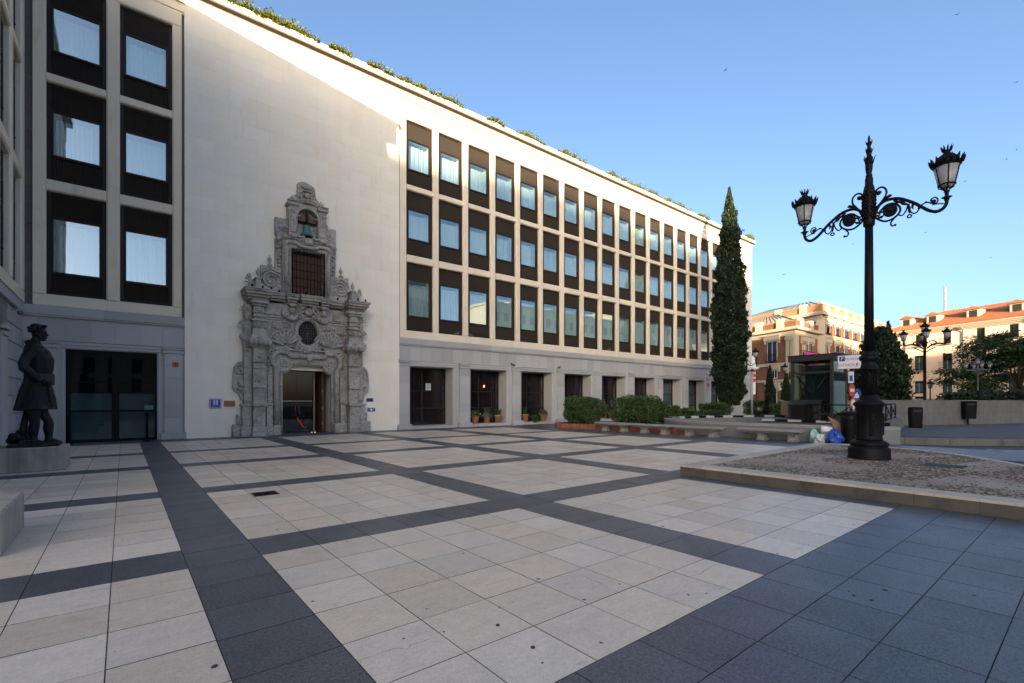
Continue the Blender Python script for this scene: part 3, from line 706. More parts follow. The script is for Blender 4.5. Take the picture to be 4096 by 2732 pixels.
# rusticated granite at the far right end
for j in range(8):
    for i in range(3):
        mb = MB(); za = .35+j*.61; xa = 51.25+i*1.36; mb.box(xa+.004,xa+1.352,25.16,27,za+.022,za+.588,.018); build(mb, 'granite_block', M['granite'], HO)
mb = MB(); mb.box(51.2,55.35,25.22,27,0,5.25); build(mb, 'rusticated_wall', M['granite'], HO)
mb = MB(); mb.box(53.3,54.6,25.08,25.2,1.5,2.9,.02); mb.box(53.15,54.75,25.05,25.2,1.38,1.5,.01); build(mb, 'niche_panel', M['granite'], HO)
# left bay ground floor with glass doors
granite_floor(-3.3, 2.08, [(-1.74,1.12,0,0)], [(-2.75,-2.0),(1.36,2.0)], HO)
mb = MB(); mb.box(-3.3,-1.87,25.33,27,0,3.99); mb.box(1.25,2.08,25.33,27,0,3.99); build(mb, 'pier', M['granite'], HO)
f = MB(); yd = 25.50
f.box(-1.74,-1.60,yd-.06,yd+.06,0,3.66,.005); f.box(1.04,1.12,yd-.06,yd+.06,0,3.66,.005); f.box(-1.6,1.04,yd-.06,yd+.06,3.52,3.66,.005)
f.box(-.36,-.12,yd-.08,yd+.06,0,3.52,.005)
for a, b in ((-1.6,-.36),(-.12,1.04)):
    f.box(a,b,yd-.05,yd+.05,0,.10,.005); f.box(a,b,yd-.06,yd+.06,1.20,1.28,.005); f.box(a,b,yd-.05,yd+.05,2.36,2.41,.005)
dr = build(f, 'glass_door', M['black'], HO)
for a, b in ((-1.6,-.36),(-.12,1.04)):
    for c, d in ((.10,1.20),(1.28,2.36),(2.41,3.52)):
        p = MB(); p.box(a,b,yd,yd+.01,c,d); build(p, 'pane', M['dpane'], dr)
mb = MB(); mb.box(-2.2,1.6,26.2,26.25,0,1.95); build(mb, 'inner_screen', M['curtain_teal'], dr)
mb = MB(); mb.box(-2.2,1.6,26.9,26.95,0,4); build(mb, 'room_wall', M['dark'], dr)
for a, b in ((-1.5,-1.44),(.9,.96)):
    pass
# ---- far canopy and roof structure behind the right end
mb = MB(); mb.box(50,58.5,30,40,15.3,15.55,.03); mb.box(52,57.5,31,39,14.4,15.3); build(mb, 'roof_canopy', M['zinc'], HO)

# ================================================================ SIDE WING (left edge of the photograph)
WX = -2.84
WI = thing('side_wing', 'stone wing at right angles to the hotel along the left edge with gridded windows', 'building', (-3,17,0))
mb = MB(); mb.box(-14,WX-.75,8.6,25.4,0,19.4); mb.box(-14,WX-.02,8.6,25.2,18.4,19.6); build(mb, 'core', M['dark'], WI)
# facade faces +X: local x runs along +Y, local y into the wing (-X): rotation +90
wing = lambda x, y: (WX-y, x)
grid(9.76, 7, 2.19, 9.3, 25.2, WI, wing, rad(90))
mb = MB(); mb.box(-14,WX+.3,8.6,24.86,19.4,19.7); build(mb, 'cornice', M['frame_stone'], WI)
mb = MB(); mb.box(-14,WX-.02,8.6,25.2,4.84,5.26,.02); build(mb, 'string_course', M['granite'], WI)
mb = MB(); mb.box(-14,WX+.06,8.6,24.9,4.84,5.0,.02); build(mb, 'moulding', M['granite'], WI)
for j in range(8):
    for i in range(4):
        za = .0+j*.605; ya = 22.3+i*.78; mb = MB(); mb.box(-14,WX-.06,ya+.003,ya+.777,za+.016,za+.589,.014); build(mb, 'granite_block', M['granite'], WI)
mb = MB(); mb.box(-14,WX-.1,8.6,25.2,0,4.84); build(mb, 'granite_wall', M['granite'], WI)
for ya in (20.9,17.0,13.0):
    mb = MB(); mb.box(-3.4,WX+.02,ya,ya+.8,.3,3.65,.01); pi = build(mb, 'pilaster', M['granite'], WI)
    mb = MB(); mb.box(-3.4,WX+.10,ya-.06,ya+.86,3.85,3.98,.01); mb.box(-3.4,WX+.06,ya-.03,ya+.83,3.66,3.78,.01); build(mb, 'capital', M['granite'], pi)
    mb = MB(); mb.box(-3.4,WX+.12,ya-.12,ya+.92,0,.3,.012); build(mb, 'plinth', M['granite'], pi)
mb = MB()
for j in range(14):
    z = 3.98+.06*j; mb.prism([(WX-.03,z),(WX+.02,z-.02),(WX+.02,z-.008),(WX-.03,z+.012)], 18.2, 21.9, 'y')
build(mb, 'louvre', M['granite'], WI)
for x, y in ((WX+.1,22.9),):
    t = thing('security_camera', 'small dark dome camera under the stone moulding in the left corner', 'camera', (x,y,4.55))
    mb = MB(); mb.box(WX-.08,x+.05,y-.04,y+.04,4.66,4.72,.008); build(mb, 'bracket', M['galv'], t)
    mb = MB(); mb.lathe([(.02,.0),(.07,.03),(.085,.10),(.06,.13)], (x+.05,y,4.53), 12); build(mb, 'dome', M['grey_iron'], t)
# ================================================================ CARVED PORTAL (part of the hotel)
XC = 7.10
def PY(d): return 25.20-d*(1.3 if d > 0 else 1)         # d = how far the carving stands out from the wall
mb = MB()
def pbox(mb, x0, x1, z0, z1, d, b=.012, d0=-.03): return mb.box(x0,x1,PY(d),PY(d0),z0,z1,b)
for x0,x1,z0,z1,d in ((4.5,5.9,0,6.5,.22),(8.32,9.72,0,6.5,.22),(5.9,8.32,3.40,4.18,.22),(5.9,6.40,4.18,6.5,.22),(7.84,8.32,4.18,6.5,.22),(6.40,7.84,5.82,6.5,.22),
                      (5.95,6.36,6.5,9.4,.26),(7.86,8.27,6.5,9.4,.26),(6.36,7.86,9.02,9.6,.26),(5.72,8.48,9.4,9.72,.24)):
    pbox(mb, x0,x1,z0,z1,d,.008)
# oval opening: strip between the ellipse and its rectangle
ox, oz, rx, rz = 7.12, 5.0, .47, .61
n = 32; vs = []
for i in range(n):
    a = 2*math.pi*i/n; c, s = math.cos(a), math.sin(a); k = min(.72/abs(c) if abs(c) > 1e-6 else 9, .82/abs(s) if abs(s) > 1e-6 else 9)
    vs += [(ox+rx*c, PY(.22), oz+rz*s), (ox+k*c, PY(.219), oz+k*s), (ox+rx*c, PY(-.1), oz+rz*s)]
fs = []
for i in range(n):
    j = (i+1) % n; fs += [(3*i,3*i+1,3*j+1,3*j),(3*i+2,3*i,3*j,3*j+2)]
mb.add(vs, fs)
PO = build(mb, 'portal', M['portal'], HO)
def pp(mb, name, m='portal'): return build(mb, name, M[m], PO)
def mirror(x): return 2*XC-x
def both(fn):
    for s in (1,-1): fn(lambda x, s=s: XC+(x-XC)*s, s)
def mbox(mb, X, x0, x1, z0, z1, d, b=.012, d0=-.03): a, c = X(x0), X(x1); pbox(mb, min(a,c), max(a,c), z0, z1, d, b, d0)
def spiral(cx, cz, r0, turns, d, r, sgn=1, a0=0.0, n=40, r1=.06):
    return [(cx+sgn*(r0+(r1-r0)*t)*math.cos(a0+turns*2*math.pi*t), PY(d), cz+(r0+(r1-r0)*t)*math.sin(a0+turns*2*math.pi*t)) for t in [i/n for i in range(n+1)]]
def rosette(mb, x, z, r, d, k=7, y=None):
    mb.ell((x,PY(d),z), r*.32, r*.3, r*.32, 8, 5)
    for i in range(k):
        a = 2*math.pi*i/k; mb.ell((x+r*.62*math.cos(a),PY(d-.01),z+r*.62*math.sin(a)), r*.33, r*.2, r*.33, 7, 5)
def acanthus(mb, x, z, s, d, ang, sgn=1, k=5):
    """a curling leaf spray"""
    for i in range(k):
        a = ang+sgn*(i-(k-1)/2)*.42; L = s*(1-.12*abs(i-(k-1)/2)); pts = []
        for t in (0,.25,.5,.75,1): pts.append((x+L*t*math.cos(a+sgn*.5*t*t), PY(d+.05*math.sin(t*3.1)), z+L*t*math.sin(a+sgn*.5*t*t)))
        mb.tube(pts, [s*.05,s*.10,s*.11,s*.08,s*.03], 6)
        mb.ell((pts[-1][0],PY(d+.04),pts[-1][2]), s*.09, s*.07, s*.09, 6, 4)
def urn(mb, x, z, s, d):
    mb.lathe([(.10*s,0),(.10*s,.05*s),(.05*s,.1*s),(.05*s,.2*s),(.15*s,.35*s),(.20*s,.55*s),(.18*s,.68*s),(.10*s,.74*s),(.12*s,.8*s),(.06*s,.88*s),(.07*s,.96*s),(.02*s,1.02*s)], (x,PY(d),z), 10)
# --- plinths, pedestals, pilasters
def lower(X, s):
    mb = MB(); mbox(mb,X,3.86,4.62,0,.56,.28,.03); mbox(mb,X,4.03,4.62,.56,1.02,.24,.03); pp(mb,'plinth_stone')
    mb = MB(); mbox(mb,X,4.16,4.60,0,.47,.44,.03); mbox(mb,X,4.22,4.60,.47,1.40,.38,.015); mbox(mb,X,4.18,4.62,1.40,1.50,.43,.02); pp(mb,'outer_pedestal')
    mb = MB(); mbox(mb,X,4.54,5.20,0,.20,.66,.03); mbox(mb,X,4.57,5.17,.20,.47,.62,.03); mbox(mb,X,4.62,5.12,.47,1.38,.55,.015)
    mbox(mb,X,4.56,5.18,1.38,1.50,.64,.025); a = [(X(4.75),.62),(X(4.75),1.08),(X(4.80),1.2),(X(4.87),1.25),(X(4.94),1.2),(X(4.99),1.08),(X(4.99),.62)]
    mb.tube([(x,PY(.55),z) for x,z in a], .018, 5, True); pp(mb,'pedestal')
    mb = MB(); mbox(mb,X,5.20,5.52,0,.47,.42,.03); mbox(mb,X,5.23,5.50,.47,1.45,.34,.015); mbox(mb,X,5.20,5.52,1.45,1.53,.4,.02); mbox(mb,X,5.30,5.50,1.53,3.2,.27,.015); pp(mb,'inner_pier')
    mb = MB(); mbox(mb,X,4.30,4.62,1.5,6.1,.30,.02); mbox(mb,X,4.64,5.12,1.5,4.1,.46,.02)
    for z0,z1 in ((2.25,2.86),(3.42,3.93)):
        mbox(mb,X,4.61,5.15,z0,z1,.55,.02); c = (X(4.88),(z0+z1)/2)
        mb.tube([(c[0]+.16*math.cos(q*math.pi/4+.39),PY(.55),c[1]+.2*math.sin(q*math.pi/4+.39)) for q in range(8)], .018, 5, True); mb.ell((c[0],PY(.55),c[1]),.07,.04,.07,8,5)
    mbox(mb,X,4.60,5.16,1.5,1.6,.56,.02); mbox(mb,X,4.62,5.14,3.16,3.22,.52,.01); mbox(mb,X,4.62,5.14,2.06,2.1,.5,.01)
    # tapering block with scrolls below the upper capital
    mb.loft([[(X(4.88)+sx*a,PY(-.02+dd*dy),z) for sx,dy in ((-1,0),(1,0),(1,1),(-1,1))] for a,dd,z in ((.26,.5,4.08),(.44,.70,4.24),(.46,.72,4.42),(.34,.62,4.56),(.26,.55,4.85),(.24,.50,5.0))], False)
    pi = pp(mb,'pilaster')
    mb = MB()
    for q in range(-2,3): mb.ell((X(4.88)+q*.19,PY(.68),4.33),.10,.10,.15,8,6)
    rosette(mb, X(4.88), 4.5, .16, .66); pp(mb,'volute_block')
    mb = MB(); mbox(mb,X,4.62,5.14,5.0,5.32,.52,.02); mbox(mb,X,4.54,5.22,5.32,5.42,.60,.02)
    for q in (-1,0,1): acanthus(mb, X(4.88+q*.22), 5.02, .26, .54, math.pi/2, 1 if q >= 0 else -1, 3)
    mbox(mb,X,4.66,5.10,5.42,6.02,.46,.02); mbox(mb,X,4.60,5.16,5.52,5.58,.52,.01); mbox(mb,X,4.60,5.16,5.72,5.77,.52,.01); mbox(mb,X,4.72,5.04,5.80,6.0,.50,.01)
    mbox(mb,X,4.58,5.18,6.02,6.12,.56,.02); mbox(mb,X,4.50,5.26,6.12,6.28,.66,.03); pp(mb,'capital')
    # horizontal mouldings between pilaster and centre
    mb = MB()
    for z in (5.50,5.62,5.74): mbox(mb,X,5.12,5.98,z,z+.045,.27,.008)
    mbox(mb,X,5.12,5.6,5.05,5.09,.26,.008); mbox(mb,X,4.30,4.62,1.62,1.70,.36,.02); mbox(mb,X,5.28,5.9,1.62,1.66,.25,.01)
    pp(mb,'moulding')
    # shaped shield with scroll relief outside the pedestal
    o = [(4.60,1.62),(4.32,1.62),(4.20,1.72),(4.12,2.02),(3.92,2.12),(3.88,2.3),(3.90,2.9),(3.94,3.22),(4.08,3.42),(4.30,3.50),(4.34,3.9),(4.62,3.95)]
    mb = MB(); mb.prism([(X(a),c) for a,c in o], PY(.14), PY(-.02)); 
    mb.tube(spiral(X(4.18),3.05,.24,1.15,.16,.04,s,1.2),[.05]*41,6); mb.tube(spiral(X(4.22),2.42,.26,1.1,.17,.04,s,-2.2),[.055]*41,6)
    mb.ell((X(4.22),PY(.18),2.44),.16,.12,.13,8,6); acanthus(mb,X(4.36),2.30,.5,.14,-math.pi/2+.0,s,4); acanthus(mb,X(4.32),2.9,.4,.15,math.pi/2,-s,4); acanthus(mb,X(4.45),2.0,.36,.14,-1.4,s,3)
    pp(mb,'carved_shield')
    mb = MB()
    for q in range(6): mb.ell((X(4.44),PY(.3),3.98+q*.14),.10,.1,.08,7,5)
    mb.tube(spiral(X(4.32),5.15,.2,1.2,.28,.04,-s,0),[.05]*41,6); mb.ell((X(4.3),PY(.28),4.58),.2,.16,.18,8,6); mb.ell((X(4.42),PY(.3),5.55),.14,.14,.22,8,6); acanthus(mb,X(4.4),5.7,.35,.26,1.6,s,4)
    for q in range(7): mb.ell((X(5.36),PY(.26),2.98+q*.13),.075,.08,.06,7,5)
    pp(mb,'carved_ornament')
    # shell niche
    cx, cz = X(6.10), 4.30; mb = MB()
    for q in range(9):
        a = rad(38+q*15.5); a = a if s > 0 else math.pi-a; L = .62 if q else .5
        pts = [(cx+L*t*math.cos(a)*1.05, PY(.22+.13*math.sin(t*1.5)), cz+L*t*math.sin(a)) for t in (.12,.4,.7,1)]
        mb.tube(pts,[.025,.045,.07,.085],6); mb.ell(pts[-1],.085,.06,.085,7,5)
    arcp = [(cx+(.76)*math.cos(rad(a) if s > 0 else math.pi-rad(a)), PY(.30), cz+.74*math.sin(rad(a))) for a in range(25,186,8)]
    mb.tube(arcp, .05, 7); mbox(mb,X,5.48,6.62,4.08,4.16,.36,.02); mbox(mb,X,5.60,6.3,4.16,4.24,.32,.015); mb.tube(spiral(X(5.45),3.98,.12,1.2,.32,.03,s,1.5),[.045]*41,6)
    pp(mb,'shell')
    # foliage above the shell
    mb = MB(); acanthus(mb,X(5.62),5.10,.36,.24,.9,s,5); acanthus(mb,X(6.05),5.18,.32,.24,1.5,-s,5); acanthus(mb,X(6.38),4.95,.28,.24,2.2,s,4); acanthus(mb,X(5.42),4.75,.3,.24,.4,s,4)
    for q in range(9): mb.ell((X(5.3+R.random()*1.1),PY(.25),4.95+R.random()*.4),.07,.07,.07,7,5)
    acanthus(mb,X(6.55),4.15,.34,.24,.35 if s > 0 else 2.8,s,5); acanthus(mb,X(6.82),4.12,.26,.24,1.9,s,4); mb.ell((X(6.62),PY(.27),4.42),.08,.08,.08,7,5); mb.ell((X(6.3),PY(.27),4.28),.08,.08,.07,7,5)
    pp(mb,'carved_foliage')
    # winged cherub bust
    mb = MB(); bx = X(6.36)
    mb.ell((bx,PY(.38),5.99),.115,.12,.15,12,9); mb.ell((bx,PY(.37),6.07),.125,.12,.09,10,6); mb.ell((bx,PY(.50),5.98),.02,.03,.025,6,4); mb.ell((bx,PY(.3),5.82),.07,.07,.1,8,5)
    mb.ell((bx,PY(.3),5.66),.22,.16,.17,10,7)
    for q in (-1,1):
        mb.ell((bx+q*.2,PY(.3),5.70),.09,.1,.13,8,6); mb.ell((bx+q*.045,PY(.485),6.0),.02,.012,.012,6,4)
    mb.ell((bx,PY(.42),6.27),.2,.13,.1,9,6)
    for q in range(6):
        L = .62-.07*q; a = (2.05+q*.17); a = a if s > 0 else math.pi-a
        mb.tube([(bx-s*.15+L*t*math.cos(a),PY(.26+.05*t),5.66+L*t*math.sin(a)*.95) for t in (0,.33,.66,1)],[.05,.06,.055,.02],6)
    pp(mb,'cherub')
    # upper slabs with spiral volutes, urns
    mb = MB(); mb.prism([(X(a),c) for a,c in ((5.92,6.76),(5.10,6.76),(5.08,7.3),(5.03,7.5),(5.03,8.04),(5.90,8.04))], PY(.20), PY(-.02))
    sp = spiral(X(5.46),7.38,.40,2.3,.23,.05,s,.6,70,.03); mb.tube(sp,[.055-.025*i/70 for i in range(71)],6); mb.tube([(X(5.05),PY(.22),7.55),(X(5.12),PY(.24),7.75),(X(5.3),PY(.24),7.84),(X(5.42),PY(.24),7.96),(X(5.6),PY(.24),7.82),(X(5.85),PY(.24),7.78)],.045,6)
    mb.ell((X(5.25),PY(.22),7.93),.05,.05,.05,6,4); mb.ell((X(5.42),PY(.22),7.98),.05,.05,.05,6,4); pp(mb,'volute_slab')
    mb = MB(); mbox(mb,X,5.32,5.50,8.04,8.12,.26,.01); urn(mb,X(5.41),8.12,.46,.14); mbox(mb,X,4.72,5.02,6.76,7.06,.5,.015); mbox(mb,X,4.76,4.98,7.06,7.30,.45,.01); mbox(mb,X,4.73,5.01,7.30,7.36,.48,.01); urn(mb,X(4.87),7.36,.48,.32)
    mb.ell((X(4.56),PY(.3),7.1),.08,.1,.3,8,6); mb.ell((X(4.50),PY(.3),7.42),.10,.1,.13,8,6); mb.ell((X(4.42),PY(.3),7.30),.06,.06,.08,6,4); acanthus(mb,X(4.6),7.0,.35,.28,1.8,s,3); pp(mb,'urn')
    # hanging fruit beside the window, ear pieces
    mb = MB(); mbox(mb,X,5.66,5.96,7.0,9.45,.12,.02)
    for q in range(13): mb.ell((X(5.80+.05*math.sin(q*2.2)),PY(.17),7.1+q*.175),.085,.08,.075,7,5)
    mb.tube(spiral(X(5.82),9.22,.17,1.2,.18,.03,-s,2),[.05]*41,6); acanthus(mb,X(5.8),8.8,.3,.16,-1.5,s,3); pp(mb,'garland')
    # third stage side block with urn relief
    mb = MB(); mb.prism([(X(a),c) for a,c in ((6.22,9.55),(5.72,9.55),(5.66,9.7),(5.66,10.46),(6.22,10.46))], PY(.16), PY(-.02)); urn(mb,X(5.93),9.74,.52,.16)
    mb.tube(spiral(X(6.08),9.95,.13,1.1,.18,.03,s,-1),[.035]*41,6); mb.tube(spiral(X(5.8),9.72,.1,1.1,.18,.03,-s,-1),[.035]*41,6); acanthus(mb,X(5.95),9.66,.2,.18,3.0,s,3); mbox(mb,X,5.70,6.2,9.42,9.56,.28,.03); mb.ell((X(5.76),PY(.22),9.42),.1,.12,.12,8,6)
    pp(mb,'urn_relief')
    mb = MB(); mbox(mb,X,6.22,6.62,9.72,11.15,.30,.015); mbox(mb,X,6.30,6.54,9.85,10.9,.33,.012); mbox(mb,X,6.16,6.66,9.62,9.76,.42,.03); mb.ell((X(6.41),PY(.36),9.62),.2,.12,.1,9,6); mb.ell((X(6.42),PY(.34),10.42),.05,.03,.05,6,4); mb.ell((X(6.42),PY(.34),10.15),.05,.03,.05,6,4)
    acanthus(mb,X(6.42),10.75,.24,.33,1.57,s,3); acanthus(mb,X(6.22),11.0,.25,.26,-1.7,s,3); acanthus(mb,X(6.2),10.6,.2,.22,-1.7,-s,3); mbox(mb,X,6.56,6.74,10.66,10.74,.30,.01); mbox(mb,X,6.12,6.66,11.13,11.27,.40,.03); pp(mb,'aedicule_pilaster')
    mb = MB(); mb.lathe([(.05,0),(.05,.05),(.13,.12),(.155,.21),(.13,.30),(.06,.34),(.05,.38),(.015,.42)], (X(6.45),PY(.22),11.27), 12); pp(mb,'ball_finial')
both(lower)
# --- door surround: roll moulding with shoulders
mb = MB()
pr = [(5.66,.5),(5.66,3.28),(5.56,3.36),(5.50,3.52),(5.52,3.76),(5.66,3.94),(5.80,4.02),(6.20,4.0),(6.26,3.86),(6.34,3.82),(7.10,3.83)]
pr = pr+[(mirror(x),z) for x,z in pr[::-1][1:]]
mb.tube([(x,PY(.27),z) for x,z in pr], .13, 10)
for s in (1,-1):
    x = XC+(5.66-XC)*s; mb.box(x-.16,x+.16,PY(.44),PY(0),0,.5,.03)
pp(mb,'roll_moulding')
mb = MB()
q1 = [(5.90,0),(5.90,3.10)]+[(6.02+.34*math.cos(a)-.02,3.42+.34*math.sin(a)) for a in [rad(d) for d in range(-110,5,12)]]+[(6.38,3.46),(7.10,3.46)]
q1 = q1+[(mirror(x),z) for x,z in q1[::-1][1:]]
mb.tube([(x,PY(.25),z) for x,z in q1], .055, 7); mb.tube([(x+(.09 if x < XC else -.09)*0,PY(.20),z-.07) for x,z in q1], .04, 6)
for s in (1,-1):
    x = XC+(6.02-XC)*s; mb.lathe([(.30,0),(.30,.02)],(0,0,0),4) if False else None
    mb.prism([(x+.31*math.cos(a),3.44+.31*math.sin(a)) for a in [2*math.pi*i/20 for i in range(20)]], PY(.235), PY(0)); rosette(mb, x, 3.46, .22, .25, 8)
mb.box(5.86,8.34,PY(.22),PY(-.6),3.36,3.44,.01)
mb.ell((XC+.05,PY(.36),3.72),.13,.12,.16,10,7); acanthus(mb,XC+.05,3.6,.22,.34,-1.57,1,3)
pp(mb,'door_architrave')
mb = MB(); acanthus(mb,XC,4.02,.42,.26,1.57,1,7); mb.tube(spiral(6.75,4.2,.14,1.2,.27,.03,1,1.),[.04]*41,6); mb.tube(spiral(7.46,4.2,.14,1.2,.27,.03,-1,1.),[.04]*41,6); mb.ell((XC,PY(.32),4.1),.14,.1,.12,9,6); pp(mb,'keystone_carving')
# --- oval window
mb = MB()
el = lambda r_, d: [(ox+(rx+r_)*math.cos(2*math.pi*i/40),PY(d),oz+(rz+r_)*math.sin(2*math.pi*i/40)) for i in range(40)]
mb.tube(el(.10,.25), .085, 8, True); mb.tube(el(.01,.24), .03, 6, True); mb.tube(el(.22,.22), .035, 6, True); ow = pp(mb,'oval_window')
p = MB(); p.prism([(ox+rx*math.cos(2*math.pi*i/32),oz+rz*math.sin(2*math.pi*i/32)) for i in range(32)], PY(.08), PY(.05)); pp(p,'oval_pane','dark')
mb = MB()
for i in range(9):
    t = -.85+1.7*i/8; zz = rz*math.sqrt(max(0,1-t*t)); mb.tube([(ox+rx*t,PY(.15),oz-zz),(ox+rx*t,PY(.15),oz+zz)],.007,4)
    xx = rx*math.sqrt(max(0,1-t*t)); mb.tube([(ox-xx,PY(.15),oz+rz*t),(ox+xx,PY(.15),oz+rz*t)],.007,4)
for i in range(12):
    a = 2*math.pi*i/12+.13; mb.tube([(ox,PY(.17),oz),(ox+rx*.97*math.cos(a),PY(.15),oz+rz*.97*math.sin(a))],.008,4)
pp(mb,'oval_grille','grey_iron')
# crest above the oval
mb = MB(); mb.ell((ox,PY(.36),6.02),.22,.14,.2,12,8); mb.ell((ox,PY(.42),6.08),.13,.1,.1,9,6)
for s in (1,-1):
    mb.tube(spiral(ox+s*.32,6.1,.16,1.2,.32,.03,-s,1.2),[.05]*41,6); mb.tube(spiral(ox+s*.42,5.85,.12,1.2,.30,.03,s,1.2),[.04]*41,6); acanthus(mb,ox+s*.15,6.2,.34,.34,1.57-s*.9,-s,4); acanthus(mb,ox+s*.2,5.88,.3,.3,-1.0 if s > 0 else -2.14,s,4)
    mb.tube([(ox,PY(.42),6.42),(ox+s*.25,PY(.42),6.40),(ox+s*.45,PY(.40),6.30),(ox+s*.55,PY(.38),6.40)],.05,6)
pp(mb,'crest')
# --- ledge
mb = MB()
for x0,x1,d in ((4.22,5.36,.92),(5.36,6.02,.52),(6.02,6.62,.66),(6.62,7.60,.78),(7.60,8.18,.66),(8.18,8.84,.52),(8.84,9.98,.92)):
    for z0,z1,k in ((6.30,6.40,.30),(6.40,6.50,.18),(6.50,6.62,.06),(6.62,6.70,0),(6.70,6.735,-.03)):
        mb.box(x0+(k*.5 if d > .6 else 0),x1-(k*.5 if d > .6 else 0),PY(d-k),PY(-.02),z0,z1,.012)
pp(mb,'ledge')
mb = MB()
for x0,x1,d in ((4.20,5.38,.95),(5.38,6.0,.55),(6.0,6.60,.69),(6.60,7.62,.81),(7.62,8.20,.69),(8.20,8.82,.55),(8.82,10.0,.95)): mb.box(x0+.002,x1-.002,PY(d),PY(0),6.738,6.752)
pp(mb,'lead_flashing','galv')
# --- balcony window
mb = MB()
fr = [(6.10,6.8),(6.10,8.95),(6.02,9.05),(6.02,9.18),(6.18,9.34),(6.55,9.36),(6.66,9.26),(6.78,9.22),(7.10,9.22)]
fr = fr+[(mirror(x),z) for x,z in fr[::-1][1:]]
mb.tube([(x,PY(.30),z) for x,z in fr], .095, 9); fr2 = [(6.30,6.76),(6.30,9.06),(7.9,9.06),(7.9,6.76)]; mb.tube([(x,PY(.26),z) for x,z in fr2], .045, 6)
pp(mb,'window_surround')
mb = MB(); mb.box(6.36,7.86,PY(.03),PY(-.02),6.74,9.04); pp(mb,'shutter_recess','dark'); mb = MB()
for s, x0 in ((0,6.38),(1,7.12)):
    mb.box(x0,x0+.73,PY(.08),PY(.035),6.76,8.85,.01)
    for r_ in range(4):
        for c in range(2):
            a, z = x0+.05+c*.33, 7.25+r_*.40
            for k in range(3):
                e_ = k*.05; mb.tube([(a+e_,PY(.085),z+e_),(a+.29-e_,PY(.085),z+e_),(a+.29-e_,PY(.085),z+.34-e_),(a+e_,PY(.085),z+.34-e_)],.012,4,True,None,False)
    for c in range(6): mb.box(x0+.04+c*.115,x0+.11+c*.115,PY(.10),PY(.05),6.80,7.18,.01)
pp(mb,'wooden_shutters','wood')
mb = MB(); y = PY(.42)
for i in range(10):
    x = 6.36+1.5*i/9; mb.tube([(x,y,6.76),(x,y,9.04)],.017,5)
    for z in (7.0,7.3,7.66,8.0,8.36,8.7): mb.ell((x,y,z),.03,.03,.03,6,4)
for x in (6.36,7.86):
    for yy in (PY(.3),PY(.36)): mb.tube([(x,yy,6.76),(x,yy,9.04)],.016,5)
for z in (6.82,7.2,7.6,8.0,8.4,8.8,9.02):
    mb.tube([(6.36,PY(.24),z),(6.36,y,z),(7.86,y,z),(7.86,PY(.24),z)],.014,5)
pp(mb,'window_grille','iron')
mb = MB(); acanthus(mb,XC,9.30,.34,.32,1.57,1,6); mb.ell((XC,PY(.34),9.42),.2,.12,.12,10,6)
for s in (1,-1): mb.tube(spiral(XC+s*.3,9.45,.13,1.2,.32,.03,-s,1.),[.04]*41,6); mb.tube([(XC+s*.2,PY(.4),9.68),(XC+s*.4,PY(.4),9.62),(XC+s*.6,PY(.36),9.72)],.06,6); mb.ell((XC+s*.8,PY(.3),9.6),.2,.1,.1,8,6)
mb.box(5.95,8.25,PY(.34),PY(0),9.50,9.62,.02); pp(mb,'sill_carving')
# --- arched bell niche
acx, acz, ar = 7.10, 10.62, .50
mb = MB(); vs = []; n = 20
for i in range(n+1):
    a = math.pi*i/n; c, s = math.cos(a), math.sin(a); k = min(.9/abs(c) if abs(c) > 1e-6 else 9, .60/max(s,1e-6))
    for d in (.27,-.02): vs += [(acx+ar*c,PY(d),acz+ar*s),(acx+k*c,PY(d),acz+k*s)]
fs = []
for i in range(n): o = 4*i; fs += [(o,o+1,o+5,o+4),(o+2,o,o+4,o+6),(o+1,o+3,o+7,o+5)]
mb.add(vs, fs); pp(mb,'arch_head')
mb = MB(); arcp = [(acx+(ar+.03)*math.cos(math.pi*i/20),PY(.29),acz+(ar+.03)*math.sin(math.pi*i/20)) for i in range(21)]; mb.tube([(acx+ar+.03,PY(.29),9.75)]+arcp+[(acx-ar-.03,PY(.29),9.75)],.045,6)
ac2 = [(6.14,11.28),(6.5,11.28),(6.62,11.32),(6.8,11.42),(7.1,11.46)]; ac2 = ac2+[(mirror(x),z) for x,z in ac2[::-1][1:]]
mb.tube([(x,PY(.34),z) for x,z in ac2],.075,7); mb.tube([(x,PY(.40),z+.06) for x,z in ac2],.045,6); pp(mb,'arched_cornice')
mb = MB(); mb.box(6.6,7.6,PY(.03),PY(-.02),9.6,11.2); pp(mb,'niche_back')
# crest stone at the top
mb = MB(); mb.prism([(6.52,11.5),(6.55,11.75),(6.66,11.92),(6.68,12.36),(6.78,12.44),(7.0,12.50),(7.2,12.44),(7.42,12.36),(7.5,12.24),(7.5,11.95),(7.56,11.8),(7.72,11.6),(7.66,11.5),(7.3,11.52),(6.9,11.52)], PY(.16), PY(-.02))
for k in range(7): a = rad(30+k*20); mb.tube([(7.08+.05*math.cos(a),PY(.2),12.12),(7.08+.30*math.cos(a),PY(.24),12.12+.26*math.sin(a))],[.03,.055],6)
mb.ell((7.08,PY(.24),11.78),.13,.12,.16,10,7); mb.box(6.70,7.46,PY(.26),PY(0),12.0,12.07,.02)
for s in (1,-1): mb.tube(spiral(7.08+s*.26,11.85,.14,1.2,.22,.03,-s,1.2),[.045]*41,6); acanthus(mb,7.08+s*.2,11.62,.3,.18,1.57-s*.8,s,4)
pp(mb,'crest_stone')
